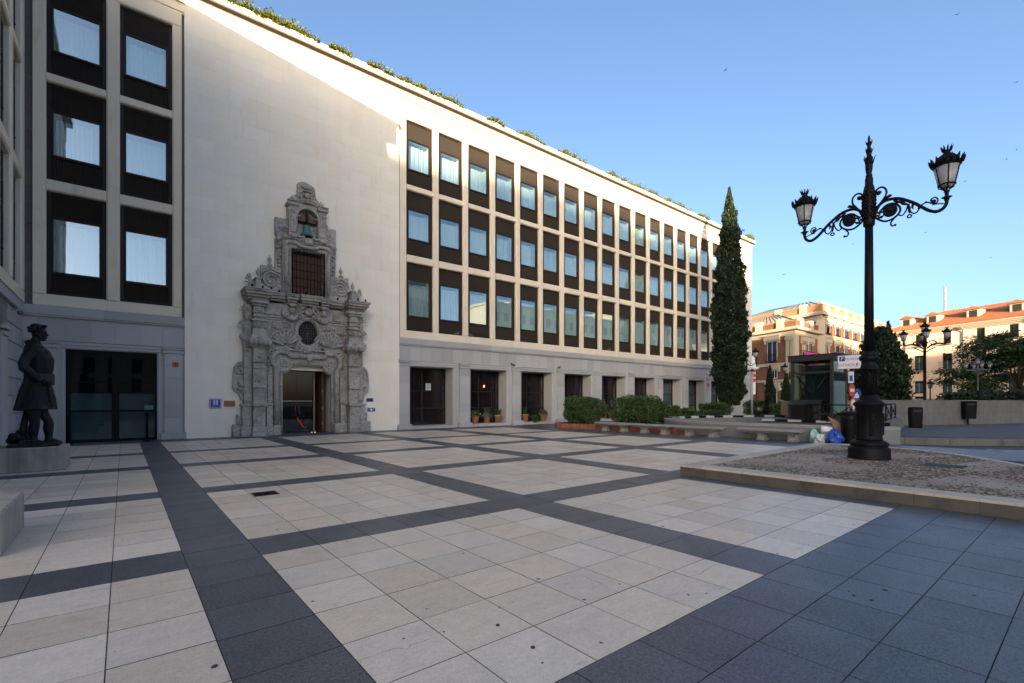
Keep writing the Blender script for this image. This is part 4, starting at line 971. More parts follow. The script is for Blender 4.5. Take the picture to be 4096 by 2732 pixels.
# --- entrance: glass door, timber leaf, lobby
mb = MB(); yg = 25.75
mb.box(5.92,6.0,yg-.05,yg+.05,.04,3.3); mb.box(7.62,7.70,yg-.06,yg+.06,.04,3.22,.005); mb.box(6.0,8.3,yg-.06,yg+.06,3.22,3.30,.005)
ed = build(mb,'entrance_door',M['brass'],PO)
p = MB(); p.box(6.0,6.82,yg,yg+.01,.06,3.22); p.box(6.83,7.62,yg,yg+.01,.06,3.22); pp(p,'entrance_pane','dpane')
mb = MB()
for i in range(16): mb.box(6.06+i*.097,6.10+i*.097,yg-.004,yg-.002,1.62,1.66)
pp(mb,'pane_dots','white')
mb = MB()
for x in (6.74,6.92): mb.tube([(x,yg-.05,.85),(x,yg-.05,1.4)],.014,6)
pp(mb,'door_handles','brass')
mb = MB(); mb.box(7.98,8.05,25.42,26.3,.05,3.25,.01)
for z in (.5,1.3,2.2):
    mb.box(7.96,7.98,25.5,25.8,z,z+.6,.01)
pp(mb,'timber_leaf','wood')
mb = MB()
for z in (.42,1.2,2.1): mb.box(7.95,7.985,25.36,25.42,z,z+.12,.004)
pp(mb,'hinges','galv')
mb = MB(); mb.box(5.0,9.4,27.4,29.5,-.02,.02); mb.box(5.0,9.4,25.3,27.4,-.03,.03); mb.box(5.85,8.37,24.62,25.7,.0,.035,.01); pp(mb,'threshold','slate')
lob = MB(); lob.box(4.5,9.6,29.5,29.6,0,4); lob.box(4.4,4.5,27.5,29.6,0,4); lob.box(9.6,9.7,27.5,29.6,0,4); lob.box(4.4,9.7,27.4,29.6,3.6,3.7); pp(lob,'lobby_walls','dark')
mb = MB()
for i in range(5): mb.box(6.1,7.4,27.9+i*.3,29.4,.02+i*.16,.18+i*.16,.01)
pp(mb,'lobby_stairs','coping')
mb = MB()
for i in range(6): x_, z_ = 6.86+.055*(6-i), .30+i*.085; mb.box(x_,x_+.055,26.0,26.01,z_,z_+.010); mb.box(x_,x_+.010,26.0,26.01,z_,z_+.085)
mb.box(7.19,7.36,26.0,26.01,.30,.31); pp(mb,'step_lights','led_red')
for x in (6.0,7.46,7.62):
    mb = MB(); mb.lathe([(.02,0),(.02,.012)],(x,25.42,.04),8); pp(mb,'floor_spot','led_warm')
# --- bell (hangs in the niche: a thing of its own)
be = thing('bell', 'green bronze bell hanging from a red-brown yoke in the arched niche', 'bell', (7.09,25.02,9.86))
bp_ = [(.30,9.83),(.295,9.86),(.25,9.93),(.20,10.04),(.165,10.18),(.155,10.30),(.13,10.37),(.06,10.40)]
mb = MB(); mb.lathe(bp_, (7.09,25.02,0), 20); mb.lathe([(.27,9.84),(.2,9.95),(.1,10.2)],(7.09,25.02,0),16); build(mb,'bell_body',M['patina'],be)
mb = MB(); mb.prism([(6.66,10.52),(7.52,10.52),(7.52,10.62),(7.42,10.78),(7.32,10.74),(7.26,10.88),(6.92,10.88),(6.86,10.74),(6.76,10.78),(6.66,10.62)], 24.96, 25.08); build(mb,'yoke',M['wood'],be)
mb = MB(); mb.box(6.58,7.6,25.0,25.04,10.46,10.52)
for dx in (-.05,0,.05): mb.box(7.09+dx-.014,7.09+dx+.014,24.92,25.1,10.38,10.95)
mb.tube([(7.09,25.02,10.2),(7.09,25.02,9.80)],.02,6); mb.ell((7.09,25.02,9.80),.05,.05,.06,8,5); build(mb,'iron_straps',M['iron'],be)
# --- small floodlights on the ledge
fl = [(4.5,.85,'far left end of the portal ledge'),(4.95,.80,'ledge in front of the left pedestal urn'),(5.30,.80,'ledge below the left spiral volute'),(5.75,.45,'ledge left of the barred window'),
      (6.45,.62,'ledge below the left shutter'),(6.85,.72,'ledge just left of the middle of the barred window'),(7.22,.72,'ledge just right of the middle of the barred window'),(7.6,.62,'ledge below the right shutter'),(8.5,.45,'ledge right of the barred window'),(9.35,.85,'ledge below the right urns'),(9.75,.85,'far right end of the portal ledge')]
f0 = None
for x, d, s in fl:
    lb = 'small black floodlight standing on the '+s
    if f0 is None:
        f0 = thing('floodlight', lb, 'floodlight', (x,PY(d),6.752), group='floodlights on the portal ledge')
        mb = MB(); mb.lathe([(.03,0),(.03,.03)],(0,0,0),8); build(mb,'base',M['black'],f0,False)
        mb = MB(); mb.lathe([(.04,.03),(.045,.05),(.045,.13),(.035,.14)],(0,0,0),10); build(mb,'lamp_head',M['black'],f0,False)
    else: dup(f0, (x,PY(d),6.752), lb)

# ================================================================ SIGNS ON THE WALL
t = thing('hotel_sign', 'blue enamel plate with a white letter H and a row of five stars', 'sign', (3.22,25.18,1.53))
mb = MB(); mb.box(2.98,3.46,25.155,25.19,1.31,1.75,.012); build(mb,'backing',M['navy'],t)
mb = MB()
for a in ((3.0,3.44,1.715,1.735),(3.0,3.44,1.325,1.345),(3.0,3.02,1.345,1.715),(3.42,3.44,1.345,1.715)): mb.box(a[0],a[1],25.150,25.156,a[2],a[3])
build(mb,'border',M['white'],t)
mb = MB(); mb.box(3.02,3.42,25.1525,25.156,1.345,1.715); build(mb,'field',M['blue'],t)
mb = MB()
for x in (3.15,3.25): mb.box(x,x+.055,25.147,25.1525,1.49,1.67); mb.box(x-.018,x+.073,25.147,25.1525,1.48,1.492); mb.box(x-.018,x+.073,25.147,25.1525,1.668,1.68)
mb.box(3.2,3.26,25.147,25.1525,1.575,1.588); build(mb,'letter',M['signwhite'],t)
mb = MB()
for i in range(5):
    c = (3.08+i*.07,1.425); mb.prism([(c[0]+(.02 if k % 2 == 0 else .009)*math.sin(k*math.pi/5),c[1]+(.02 if k % 2 == 0 else .009)*math.cos(k*math.pi/5)) for k in range(10)],25.148,25.1525)
mb.box(3.17,3.27,25.149,25.1525,1.365,1.38); build(mb,'stars',mat('gold_star',(.25,.30,.12),.5),t)
t = thing('copper_plaque', 'copper coloured name plaque right of the blue H plate', 'plaque', (3.77,25.18,1.52))
mb = MB(); mb.box(3.55,4.0,25.165,25.195,1.385,1.655,.006); build(mb,'plate',M['copper'],t)
text('lettering','EDITION',M['dark'],t,(3.775,25.163,1.515),(rad(90),0,0),.075,.001)
t = thing('camera_notice', 'small copper notice with a black camera symbol on the granite pilaster', 'notice', (1.75,25.22,3.2))
mb = MB(); mb.box(1.645,1.87,25.205,25.235,3.1,3.32,.005); build(mb,'plate',M['copper'],t)
mb = MB(); mb.prism([(1.70,3.22),(1.72,3.26),(1.80,3.24),(1.815,3.20),(1.74,3.205)],25.2,25.206); mb.box(1.74,1.765,25.2,25.206,3.17,3.21); build(mb,'symbol',M['black'],t)
t = thing('grey_plaque', 'blank dark grey plaque right of the portal above the blue restaurant sign', 'plaque', (10.33,25.19,1.72))
mb = MB(); mb.box(10.24,10.62,25.165,25.195,1.60,1.79,.006); build(mb,'plate',M['navy'],t)
t = thing('restaurant_sign', 'blue and white sign with fork plate and knife right of the portal', 'sign', (10.47,25.19,1.2))
mb = MB(); mb.box(10.26,10.74,25.160,25.195,1.045,1.29,.01); build(mb,'border',M['white'],t)
mb = MB(); mb.box(10.285,10.715,25.156,25.161,1.07,1.265); build(mb,'field',M['blue'],t)
mb = MB(); mb.prism([(10.5+.068*math.cos(a*.3142),1.167+.068*math.sin(a*.3142)) for a in range(20)],25.152,25.157)
mb.box(10.345,10.36,25.152,25.157,1.10,1.17); [mb.box(10.336+i*.014,10.343+i*.014,25.152,25.157,1.17,1.235) for i in range(3)]; mb.box(10.334,10.372,25.152,25.157,1.168,1.18)
mb.box(10.632,10.645,25.152,25.157,1.10,1.17); mb.prism([(10.628,1.17),(10.65,1.17),(10.655,1.22),(10.645,1.24),(10.628,1.238)],25.152,25.157); build(mb,'cutlery',M['white'],t)
t = thing('red_sign', 'tiny dark red sign on the granite beside the cypress', 'sign', (45.85,25.2,3.2))
mb = MB(); mb.box(45.70,46.0,25.19,25.23,3.05,3.42,.006); build(mb,'plate',M['rust'],t); mb = MB(); mb.box(45.78,45.92,25.185,25.19,3.2,3.34); build(mb,'symbol',M['dark'],t)
t = thing('security_camera', 'white dome camera high on the granite near the cypress', 'camera', (45.9,25.25,4.4))
mb = MB(); mb.lathe([(.10,0),(.13,.04),(.14,.12),(.10,.18)],(45.9,25.15,4.30),14); build(mb,'housing',M['white'],t); mb = MB(); mb.ell((45.9,25.13,4.29),.09,.09,.08,10,7); build(mb,'dome',M['black'],t)
t = thing('paper_notice', 'white paper notice stuck inside the first tall bronze window', 'notice', (15.0,26.2,2.6))
mb = MB(); mb.box(14.42,14.78,26.235,26.24,2.30,2.72); build(mb,'sheet',M['bagwhite'],t); mb = MB()
for i in range(4): mb.box(14.47,14.73 if i % 2 else 14.62,26.232,26.235,2.38+i*.08,2.41+i*.08)
build(mb,'print',M['grey_iron'],t)
for x, y, z, s in ((18.95,26.42,2.55,'second'),(22.1,26.42,2.5,'third')):
    t = thing('table_lamp', 'small glowing lamp behind the glass of the '+s+' tall bronze window', 'lamp', (x,y,z), group='lamps behind the glass')
    mb = MB(); mb.lathe([(.05,0),(.05,.16)],(x,y,z),10); build(mb,'shade',M['candle'],t); mb = MB(); mb.lathe([(.01,-.3),(.01,0)],(x,y,z),6); build(mb,'stem',M['black'],t)
# ================================================================ STATUE
t = thing('stone_plinth', 'low stained limestone plinth under the bronze statue', 'plinth', (-2.4,16.2,0))
mb = MB(); mb.box(-4.2,-1.06,15.62,16.78,0,.56,.02); build(mb,'plinth_block',M['plinth'],t)
t = thing('stone_block', 'stained stone block cut off by the left edge of the view', 'block', (-1.9,8.1,0))
mb = MB(); mb.box(-3.4,-1.0,7.31,8.86,0,.47,.02); build(mb,'block_body',M['plinth'],t)
ST = thing('bronze_statue', 'dark bronze statue of a standing man in a long coat holding a book', 'statue', (-1.62,16.2,.56))
def ring(cx, cy, z, rx_, ry_, n=20, a0=0, tilt=0, wob=0, ph=0):
    return [(cx+rx_*math.cos(2*math.pi*i/n)*(1+wob*math.sin(5*2*math.pi*i/n+ph)), cy+ry_*math.sin(2*math.pi*i/n)*(1+wob*math.sin(5*2*math.pi*i/n+ph)), z+tilt*math.cos(2*math.pi*i/n)) for i in range(n)]
mb = MB()     # faces +X; coat, trunk, legs, arms, head fused by a voxel remesh into one surface
mb.loft([ring(-1.62,16.2,1.44,.37,.30,20,0,.0,.05),ring(-1.62,16.2,1.7,.33,.27,20,0,0,.05,1),ring(-1.61,16.2,2.0,.27,.25,20,0,0,.02),ring(-1.60,16.2,2.2,.245,.25),ring(-1.58,16.2,2.45,.265,.28),ring(-1.58,16.2,2.65,.275,.31),ring(-1.62,16.2,2.85,.235,.33),ring(-1.66,16.2,2.98,.16,.26),ring(-1.66,16.2,3.06,.11,.12),ring(-1.62,16.2,3.16,.085,.09)])
for (fx,fy,kx,hx) in ((-1.66,16.08,-1.66,-1.66),(-1.42,16.34,-1.44,-1.55)):
    mb.loft([ring(fx,fy,.62,.075,.07),ring(fx,fy,.80,.075,.072),ring((fx+kx)/2,fy,.98,.10,.095),ring(kx+.02,fy,1.12,.095,.095),ring(hx,fy,1.4,.12,.12),ring(hx,fy*.5+8.1,1.7,.14,.13)])
    mb.loft([[(fx-.10+q*1.0,fy+sy*w_,.60+sz*h_) for sy,sz in ((-1,0),(1,0),(1,1),(-1,1))] for q,w_,h_ in ((0,.06,.08),(.1,.075,.16),(.24,.07,.09),(.34,.04,.05))], False)
# near arm (towards the viewer): shoulder, elbow back, forearm forward to the book
mb.tube([(-1.66,15.92,2.86),(-1.74,15.84,2.68),(-1.80,15.80,2.50),(-1.78,15.80,2.40)],[.115,.115,.105,.10],12); mb.tube([(-1.80,15.80,2.44),(-1.66,15.82,2.26),(-1.52,15.88,2.12)],[.105,.09,.075],12)
mb.tube([(-1.66,16.48,2.86),(-1.70,16.56,2.6),(-1.66,16.56,2.4),(-1.46,16.42,2.24)],[.115,.11,.10,.07],12)
mb.loft([ring(-1.60,16.2,3.10,.085,.08),ring(-1.585,16.2,3.16,.11,.09),ring(-1.575,16.2,3.24,.135,.105),ring(-1.58,16.2,3.33,.135,.11),ring(-1.59,16.2,3.41,.115,.10),ring(-1.6,16.2,3.46,.06,.06)])
mb.loft([[(-1.455+q,16.2+sy*w_,3.245+z_) for sy,z_ in ((-1,-h_),(1,-h_),(1,h_),(-1,h_))] for q,w_,h_ in ((-.02,.028,.05),(.02,.022,.035),(.045,.012,.012))], False)   # nose
mb.ell((-1.46,16.2,3.175),.04,.05,.015,8,5); mb.ell((-1.50,16.2,3.125),.055,.055,.035,8,5); mb.ell((-1.46,16.15,3.31),.03,.035,.015,7,5); mb.ell((-1.46,16.25,3.31),.03,.035,.015,7,5); mb.ell((-1.60,16.085,3.26),.035,.02,.05,7,5)
# lapels, collar, coat tails
mb.tube([(-1.76,16.1,3.02),(-1.62,16.02,3.0),(-1.46,16.06,2.86),(-1.36,16.12,2.66)],[.035,.045,.05,.03],8,False,2.0); mb.tube([(-1.76,16.3,3.02),(-1.62,16.38,3.0),(-1.46,16.34,2.86),(-1.36,16.28,2.66)],[.035,.045,.05,.03],8,False,2.0)
mb.tube([(-1.80,16.2,3.05),(-1.74,16.08,3.06),(-1.6,16.05,3.03)],.04,7); mb.prism([(-2.0,1.42),(-1.9,1.9),(-1.8,2.2),(-1.7,2.2),(-1.7,1.4)],15.98,16.42)
mb.tube([(-1.36,16.02,2.3),(-1.40,16.0,2.0),(-1.33,16.0,1.5)],.03,6); mb.box(-2.06,-1.2,15.85,16.55,.555,.66,.02)
body = build(mb,'figure',M['statue'],ST)
md = body.modifiers.new('fuse','REMESH'); md.mode = 'VOXEL'; md.voxel_size = .014; md.use_smooth_shade = True
sm = body.modifiers.new('soften','SMOOTH'); sm.iterations = 2
mb = MB(); rr = random.Random(3)
for i in range(46):
    a = rr.uniform(0,6.28); p = rr.uniform(-.3,1.5); x = -1.62+.13*math.cos(a)*math.cos(p); y = 16.2+.12*math.sin(a)*math.cos(p); z = 3.35+.12*math.sin(p)
    if x > -1.53 and z < 3.40: continue
    mb.ell((x,y,z),.05,.045,.045,7,5)
for i in range(6): mb.ell((-1.47-.03*i*.5,16.11+.03*i,3.45-.01*(i % 2)),.045,.04,.04,7,5)
for i in range(5): mb.ell((-1.58+.01*i,16.085,3.30-.035*i),.03,.025,.03,6,4)
build(mb,'hair',M['statue'],ST)
mb = MB(); mb.ell((-1.47,15.90,2.08),.055,.03,.05,9,6)
for i,(L) in enumerate((.09,.105,.10,.08)):
    z = 2.115-.024*i; mb.tube([(-1.44,15.895,z),(-1.40,15.88,z-.006),(-1.44+L,15.90,z-.012),(-1.44+L+.005,15.925,z-.014)],[.014,.013,.012,.010],6)
mb.tube([(-1.49,15.91,2.12),(-1.45,15.92,2.16),(-1.41,15.94,2.165)],[.018,.015,.011],6); build(mb,'hand',M['statue'],ST)
mb = MB(); mb.box(-1.62,-1.29,15.92,16.0,2.03,2.30,.012); mb.box(-1.61,-1.285,15.935,15.985,2.04,2.29); build(mb,'book',mat('reddish_bronze',(.05,.03,.026),.5,.4,noises=((6,.3),)),ST)
mb = MB(); mb.box(-2.08,-1.2,15.8,16.6,.56,.64,.02)
for i in range(26): mb.ell((-1.95+rr.uniform(-.12,.14),16.2+rr.uniform(-.25,.25),.66+rr.random()*.2),rr.uniform(.05,.1),rr.uniform(.05,.1),rr.uniform(.04,.12),7,5)
mb.tube([(-1.86,16.1,.66),(-1.84,16.15,1.0),(-1.78,16.2,1.5)],[.09,.07,.05],8); build(mb,'base',M['statue'],ST)
for x, s in ((-1.63,'at the left edge of the dark glass door'),(.76,'in front of the right half of the dark glass door')):
    t = thing('barrier_post', 'black belt barrier post standing '+s, 'barrier post', (x,24.55,0), group='belt barrier posts')
    mb = MB(); mb.lathe([(.19,0),(.19,.02),(.03,.045)],(x,24.55,.0),20); build(mb,'foot',M['black'],t)
    mb = MB(); mb.lathe([(.033,.04),(.033,1.0),(.042,1.01),(.042,1.16),(.03,1.17)],(x,24.55,0),14); build(mb,'post',M['black'],t)
t = thing('door_notice', 'small pale notice on the glass door above the right barrier post', 'notice', (.86,25.4,1.36))
mb = MB(); mb.box(.70,.99,25.40,25.405,1.28,1.46); build(mb,'sheet',M['kglass2'],t)

# ================================================================ POTTED PLANTS
def pot(t, s=1.0):
    mb = MB(); mb.lathe([(.155*s,.03),(.20*s,.40*s),(.225*s,.41*s),(.232*s,.46*s),(.225*s,.48*s),(.20*s,.48*s),(.19*s,.40*s)],(0,0,0),20); build(mb,'pot',M['terra'],t,False)
    mb = MB(); mb.lathe([(.19*s,0),(.20*s,.02),(.20*s,.04),(.17*s,.04)],(0,0,0),18); build(mb,'saucer',M['terra'],t,False)
    mb = MB(); mb.lathe([(.0,.40*s),(.19*s,.42*s)],(0,0,0),14); build(mb,'soil',M['soil'],t,False)
def dome(n, rx_, rz_, z0, rs):
    u = rs.normal(size=(n,3)); u /= np.linalg.norm(u,axis=1)[:,None]; r = rs.rand(n)**.4
    p = u*r[:,None]*np.array([rx_,rx_,rz_]); p[:,2] = np.abs(p[:,2])*1.0+z0; return p
def bigleaf(mb, a, L, w, lean, z0, curve=.5):
    pts = []; n = 6
    for i in range(n+1):
        q = i/n; r_ = lean*L*(q+curve*q*q*.5); z = z0+L*(q-curve*.55*lean*q*q); ww = w*math.sin(math.pi*min(1,.12+.88*q)**.8)*(1-.05*q)
        c = (r_*math.cos(a), r_*math.sin(a), z); s = (-math.sin(a)*ww, math.cos(a)*ww)
        pts.append([(c[0]-s[0],c[1]-s[1],c[2]+ww*.25),(c[0],c[1],c[2]-ww*.1),(c[0]+s[0],c[1]+s[1],c[2]+ww*.25)])
    vs = [p for r in pts for p in r]; fs = []
    for i in range(n): o = 3*i; fs += [(o,o+1,o+4,o+3),(o+1,o+2,o+5,o+4)]
    mb.add(vs, fs, True)
PT = [(17.64,'bushy white-flowered plant in a terracotta pot beside the second pilaster','daisy'),(18.55,'silvery lavender plant in the middle terracotta pot of the first group','lav'),(19.45,'dark broad-leaved plant in a terracotta pot, right of the lavender','broad'),
      (21.86,'upright strap-leaved plant in a terracotta pot beside the third pilaster','strap'),(22.66,'trailing ivy hiding its small terracotta pot','ivy'),(23.55,'white-flowered round bush in a terracotta pot right of the ivy','daisy'),
      (30.25,'tall-leaved plant in a terracotta pot left behind the big shrub','strap'),(31.15,'small fern in a terracotta pot close behind the big shrub','fern')]
for i,(x,lb,k) in enumerate(PT):
    rs = np.random.RandomState(20+i); s = {'ivy':.72}.get(k,1.12)
    t = thing('potted_plant', lb, 'potted plant', (x,25.55,.172), group='terracotta pots in the ground floor openings'); pot(t, s); z = .42*s
    if k == 'daisy':
        leaves('foliage', dome(900,.36,.42,z,rs), .085, M['leaf_shrub'], t, .55, .1, 30+i); leaves('flowers', dome(70,.37,.43,z+.02,rs)*1.0, .05, M['petal'], t, .9, 0, 40+i)
    elif k == 'lav':
        p = dome(260,.34,.30,z,rs); leaves('foliage', np.concatenate([p, dome(500,.40,.25,z-.06,rs)]), .13, M['leaf_grey'], t, .16, .9, 31)
        mb = MB()
        for q in range(14): a = q*.45; mb.tube([(0,0,z),(.12*math.cos(a),.12*math.sin(a),z+.3),(.2*math.cos(a),.2*math.sin(a),z+.42+.08*(q % 3))],[.006,.006,.012],4)
        build(mb,'flower_stalks',M['leaf_grey'],t,False)
    elif k in ('broad','strap'):
        m = M['leaf_lush'] if k == 'strap' else M['leaf_shrub']
        for q in range(13 if k == 'broad' else 10):
            mb = MB(); bigleaf(mb, q*2.4+rs.rand(), (.55 if k == 'broad' else .62)*(.7+.5*rs.rand()), (.075 if k == 'broad' else .05), (.25+.6*rs.rand()) if k == 'broad' else .15+.3*rs.rand(), z)
            build(mb,'leaf',M['leaf_lush'] if q % 4 == 0 else m,t,False)
    elif k == 'ivy':
        leaves('foliage', np.concatenate([dome(420,.32,.20,z-.02,rs), np.c_[rs.normal(-.05,.16,300),rs.normal(-.22,.06,300),z-rs.rand(300)*.38]]), .085, M['leaf_lush'], t, .8, 0, 33)
    else: leaves('foliage', dome(380,.34,.34,z,rs), .17, M['leaf_shrub'], t, .2, .4, 35)

# ================================================================ BRICK PLANTER, SHRUBS
PL = thing('brick_planter', 'low red brick planter with soil behind the stone benches', 'planter', (23.5,18.5,0))
ol = [(20.25,20.55),(20.85,19.4),(21.15,18.4),(21.28,17.0),(21.34,15.4),(21.36,14.0),(21.5,13.0)]
back = [(22.6,13.6),(23.6,15.9),(25.0,17.2),(25.6,19.2),(24.6,21.2),(22.6,21.9),(21.0,21.6)]
mb = MB(); mb.prism([(x,y) for x,y in (ol+back)][::-1], 0, .24, 'z'); build(mb,'soil_bed',M['soil'],PL)
allp = [Vector((x,y,0)) for x,y in ol+back+[ol[0]]]; sp = []; bm_ = MB(); bm_.box(-.028,.028,-.06,.06,0,.295,.005); brick = bm_.mesh('brick', M['brick']); nb = 0; rest = MB()
for a, b in zip(allp, allp[1:]):
    L = (b-a).length; k = int(L/.066); d = (b-a).normalized(); ang = math.atan2(d.y,d.x)
    for i in range(k):
        p = a+d*(.066*(i+.5))
        if nb < 170: inst('brick', brick, PL, (p.x,p.y,R.uniform(0,.006)), (0,0,ang)); nb += 1
        else: rest.add([tuple(Matrix.Rotation(ang,3,'Z')@Vector(v)+p) for v in bm_.v], bm_.f)
tag(build(rest,'bricks',M['brick'],PL),kind='stuff')
def shrub(name, lb, cat, loc, rx_, ry_, rz_, n, lf, m, seed, group=None, z0=0.0, stems=True, flat=.75, aspect=.55):
    rs = np.random.RandomState(seed); t = thing(name, lb, cat, loc, group=group)
    u = rs.normal(size=(n,3)); u /= np.linalg.norm(u,axis=1)[:,None]; n = int(n*1.0); r = .30+.72*rs.rand(n)**.45
    f = 1+.10*np.sin(u[:,0]*5+seed)+.09*np.sin(u[:,1]*7+2*seed)+.08*np.sin(u[:,2]*6+u[:,0]*4)
    uu = np.sign(u)*np.abs(u)**flat; p = uu*(r*f)[:,None]*np.array([rx_,ry_,rz_]); p[:,2] += z0+rz_
    p = p[p[:,2] > .05]; k = len(p); o = u[:k]
    tw = rs.rand(len(p)) < .02; p[tw] *= 1.06
    leaves('foliage', p, lf, m, t, aspect, .15, seed, spread=1.0)
    if stems:
        mb = MB(); 
        for q in range(7): a = q*.9; mb.tube([(.06*math.cos(a),.06*math.sin(a),0),(rx_*.4*math.cos(a),ry_*.4*math.sin(a),z0+rz_*.7),(rx_*.7*math.cos(a+.3),ry_*.7*math.sin(a+.3),z0+rz_*1.3)],[.03,.02,.008],5)
        build(mb,'stems',M['bark'],t,False)
    return t
shrub('round_shrub','clipped dark green shrub at the left end of the brick planter','shrub',(22.25,20.35,.24),1.28,1.2,.80,15000,.095,M['leaf_shrub'],3,z0=.08)
shrub('wide_shrub','largest dense dark shrub behind the three joined benches','shrub',(24.35,17.75,.24),1.45,1.4,.86,19000,.095,M['leaf_shrub'],4,z0=.0)
for i,(x,y,rx_,rz_,lb) in enumerate(((28.2,18.6,1.0,.55,'loose green bush just right of the largest dark shrub'),(30.6,18.6,.85,.42,'low pale green bush in front of the eighth granite opening'),(38.2,20.4,1.35,.62,'rounded bush at the left foot of the tall cypress'),(44.3,19.6,1.3,.72,'dark bush right of the tall cypress trunk'),(41.8,16.2,1.2,.66,'arching bush around the foot of the camera pole'),(43.5,17.6,1.0,.5,'low bush between the two slim cypresses'))):
    shrub('bush',lb,'bush',(x,y,.0),rx_,rx_*.9,rz_,5000,.12,M['leaf_shrub'],50+i,'bushes along the ramp wall',z0=.25)

# ================================================================ BENCHES
def bench_thing(lb, y0, y1, legs, x0=20.35, endl=True, endr=True):
    t = thing('stone_bench', lb, 'bench', (x0+.28,(y0+y1)/2,0), group='stone benches along the ramp wall')
    w_ = .60; rings = []; n = 12
    def prof(k, dx):   # rounded slab cross-section in x,z at given y
        pts = []
        for i in range(16):
            a = 2*math.pi*i/16; c, s = math.cos(a), math.sin(a)
            pts.append((x0+w_/2+(w_/2*k)*np.sign(c)*abs(c)**.55, .415+.072*k*np.sign(s)*abs(s)**.75))
        return pts
    for y, k in ((y0,.90),(y0+.03,.97),(y0+.08,1),(y1-.08,1),(y1-.03,.97),(y1,.90)): rings.append([(a,y,b) for a,b in prof(k,0)])
    mb = MB(); mb.loft(rings); build(mb,'seat',M['bench'],t)
    mb = MB(); mb.loft([[(x0+w_/2+sx*a,yy,z) for sx,yy in ((-1,y0+q),(1,y0+q),(1,y1-q),(-1,y1-q))] for z,a,q in ((.35,.26,.12),(.31,.23,.20),(.27,.14,.34))],False); build(mb,'under_slab',M['bench'],t)
    for ly in legs:
        mb = MB(); mb.box(x0+.08,x0+.52,ly-.16,ly+.16,0,.07,.012)
        for k in range(5):
            yy = ly-.12+.06*k; mb.loft([[(x0+.30+dx+sx*w,yy+sy*.027,z) for sx,sy in ((-1,-1),(1,-1),(1,1),(-1,1))] for z,w,dx in ((.07,.16,0),(.16,.13,0),(.24,.15,-.02),(.30,.2,-.03))],False)
        build(mb,'leg',M['bench'],t)
    return t
bench_thing('leftmost of the three joined granite benches, in front of the brick planter',15.52,17.95,(17.3,16.05))
bench_thing('middle of the three joined granite benches',13.08,15.50,(14.75,13.58))
bench_thing('right of the three joined granite benches, its right end rounded and free',10.62,13.06,(12.28,11.1))
bench_thing('granite bench standing apart beside the rubbish bags',7.62,10.15,(9.15,7.95),20.75)

# ================================================================ RAMP WALLS
RW = thing('ramp_wall','low curved concrete wall with a pale coping round the car park ramp behind the benches','wall',(22,11,0))
npth = spline([(25.6,16.35,0),(24.2,16.0,0),(22.9,14.9,0),(21.95,13.2,0),(21.62,11.5,0),(21.58,9.6,0),(21.62,7.8,0),(21.75,6.4,0),(22.2,5.4,0),(22.9,4.9,0)],5)
def wall_strip(mb, path, w, z0, z1, side=1):
    for a, b in zip(path, path[1:]):
        pass
    off_ = []
    for i,p in enumerate(path):
        d = (path[min(i+1,len(path)-1)]-path[max(i-1,0)]).normalized(); off_.append(p+Vector((-d.y,d.x,0))*w*side)
    n = len(path); vs = []
    for p,q in zip(path,off_): vs += [(p.x,p.y,z0),(q.x,q.y,z0),(q.x,q.y,z1),(p.x,p.y,z1)]
    fs = [(0,1,2,3),(4*n-4,4*n-1,4*n-2,4*n-3)]
    for i in range(n-1):
        o = 4*i
        for k in range(4): fs.append((o+k,o+4+k,o+4+(k+1) % 4,o+(k+1) % 4))
    mb.add(vs, fs)
mb = MB(); wall_strip(mb, npth, .30, -.05, .545); build(mb,'wall_body',M['ramp'],RW)
for i in range(0,len(npth)-3,3):
    seg = npth[i:i+4]; 
    mb = MB(); wall_strip(mb,[p+Vector((.0,0,0)) for p in seg],.46,.55,.655); o = build(mb,'coping_stone',M['coping'],RW); 
FW = thing('far_ramp_wall','far wall of the car park ramp with black and white painted edge blocks','wall',(31,15,0))
fpth = spline([(24.6,15.75,0),(26.2,16.25,0),(28.3,16.2,0),(30.4,15.7,0),(32.6,14.7,0),(34.4,13.5,0),(36,12.0,0)],6)
mb = MB(); wall_strip(mb, fpth, .35, -.05, .56); build(mb,'wall_body',M['ramp'],FW)
k = 0
for i in range(0,len(fpth)-2,2):
    mb = MB(); wall_strip(mb, fpth[i:i+3], .36, .565, .69); build(mb,'edge_block',M['edge_white' if k % 2 else 'black'],FW); k += 1
kerb2 = [(28.55,11.9),(28.55,7.2)]
KS = thing('kiosk_base','raised concrete base with black and white edge blocks under the glass kiosk','base',(29.5,9.5,0))
mb = MB(); mb.box(28.62,33,6.9,12.4,0,.56); build(mb,'slab',M['ramp'],KS)
for i in range(8):
    mb = MB(); mb.box(28.45,28.9,12.4-.69*i-.685,12.4-.69*i,.50,.62,.006); build(mb,'edge_block',M['edge_white' if i % 2 == 0 else 'black'],KS)

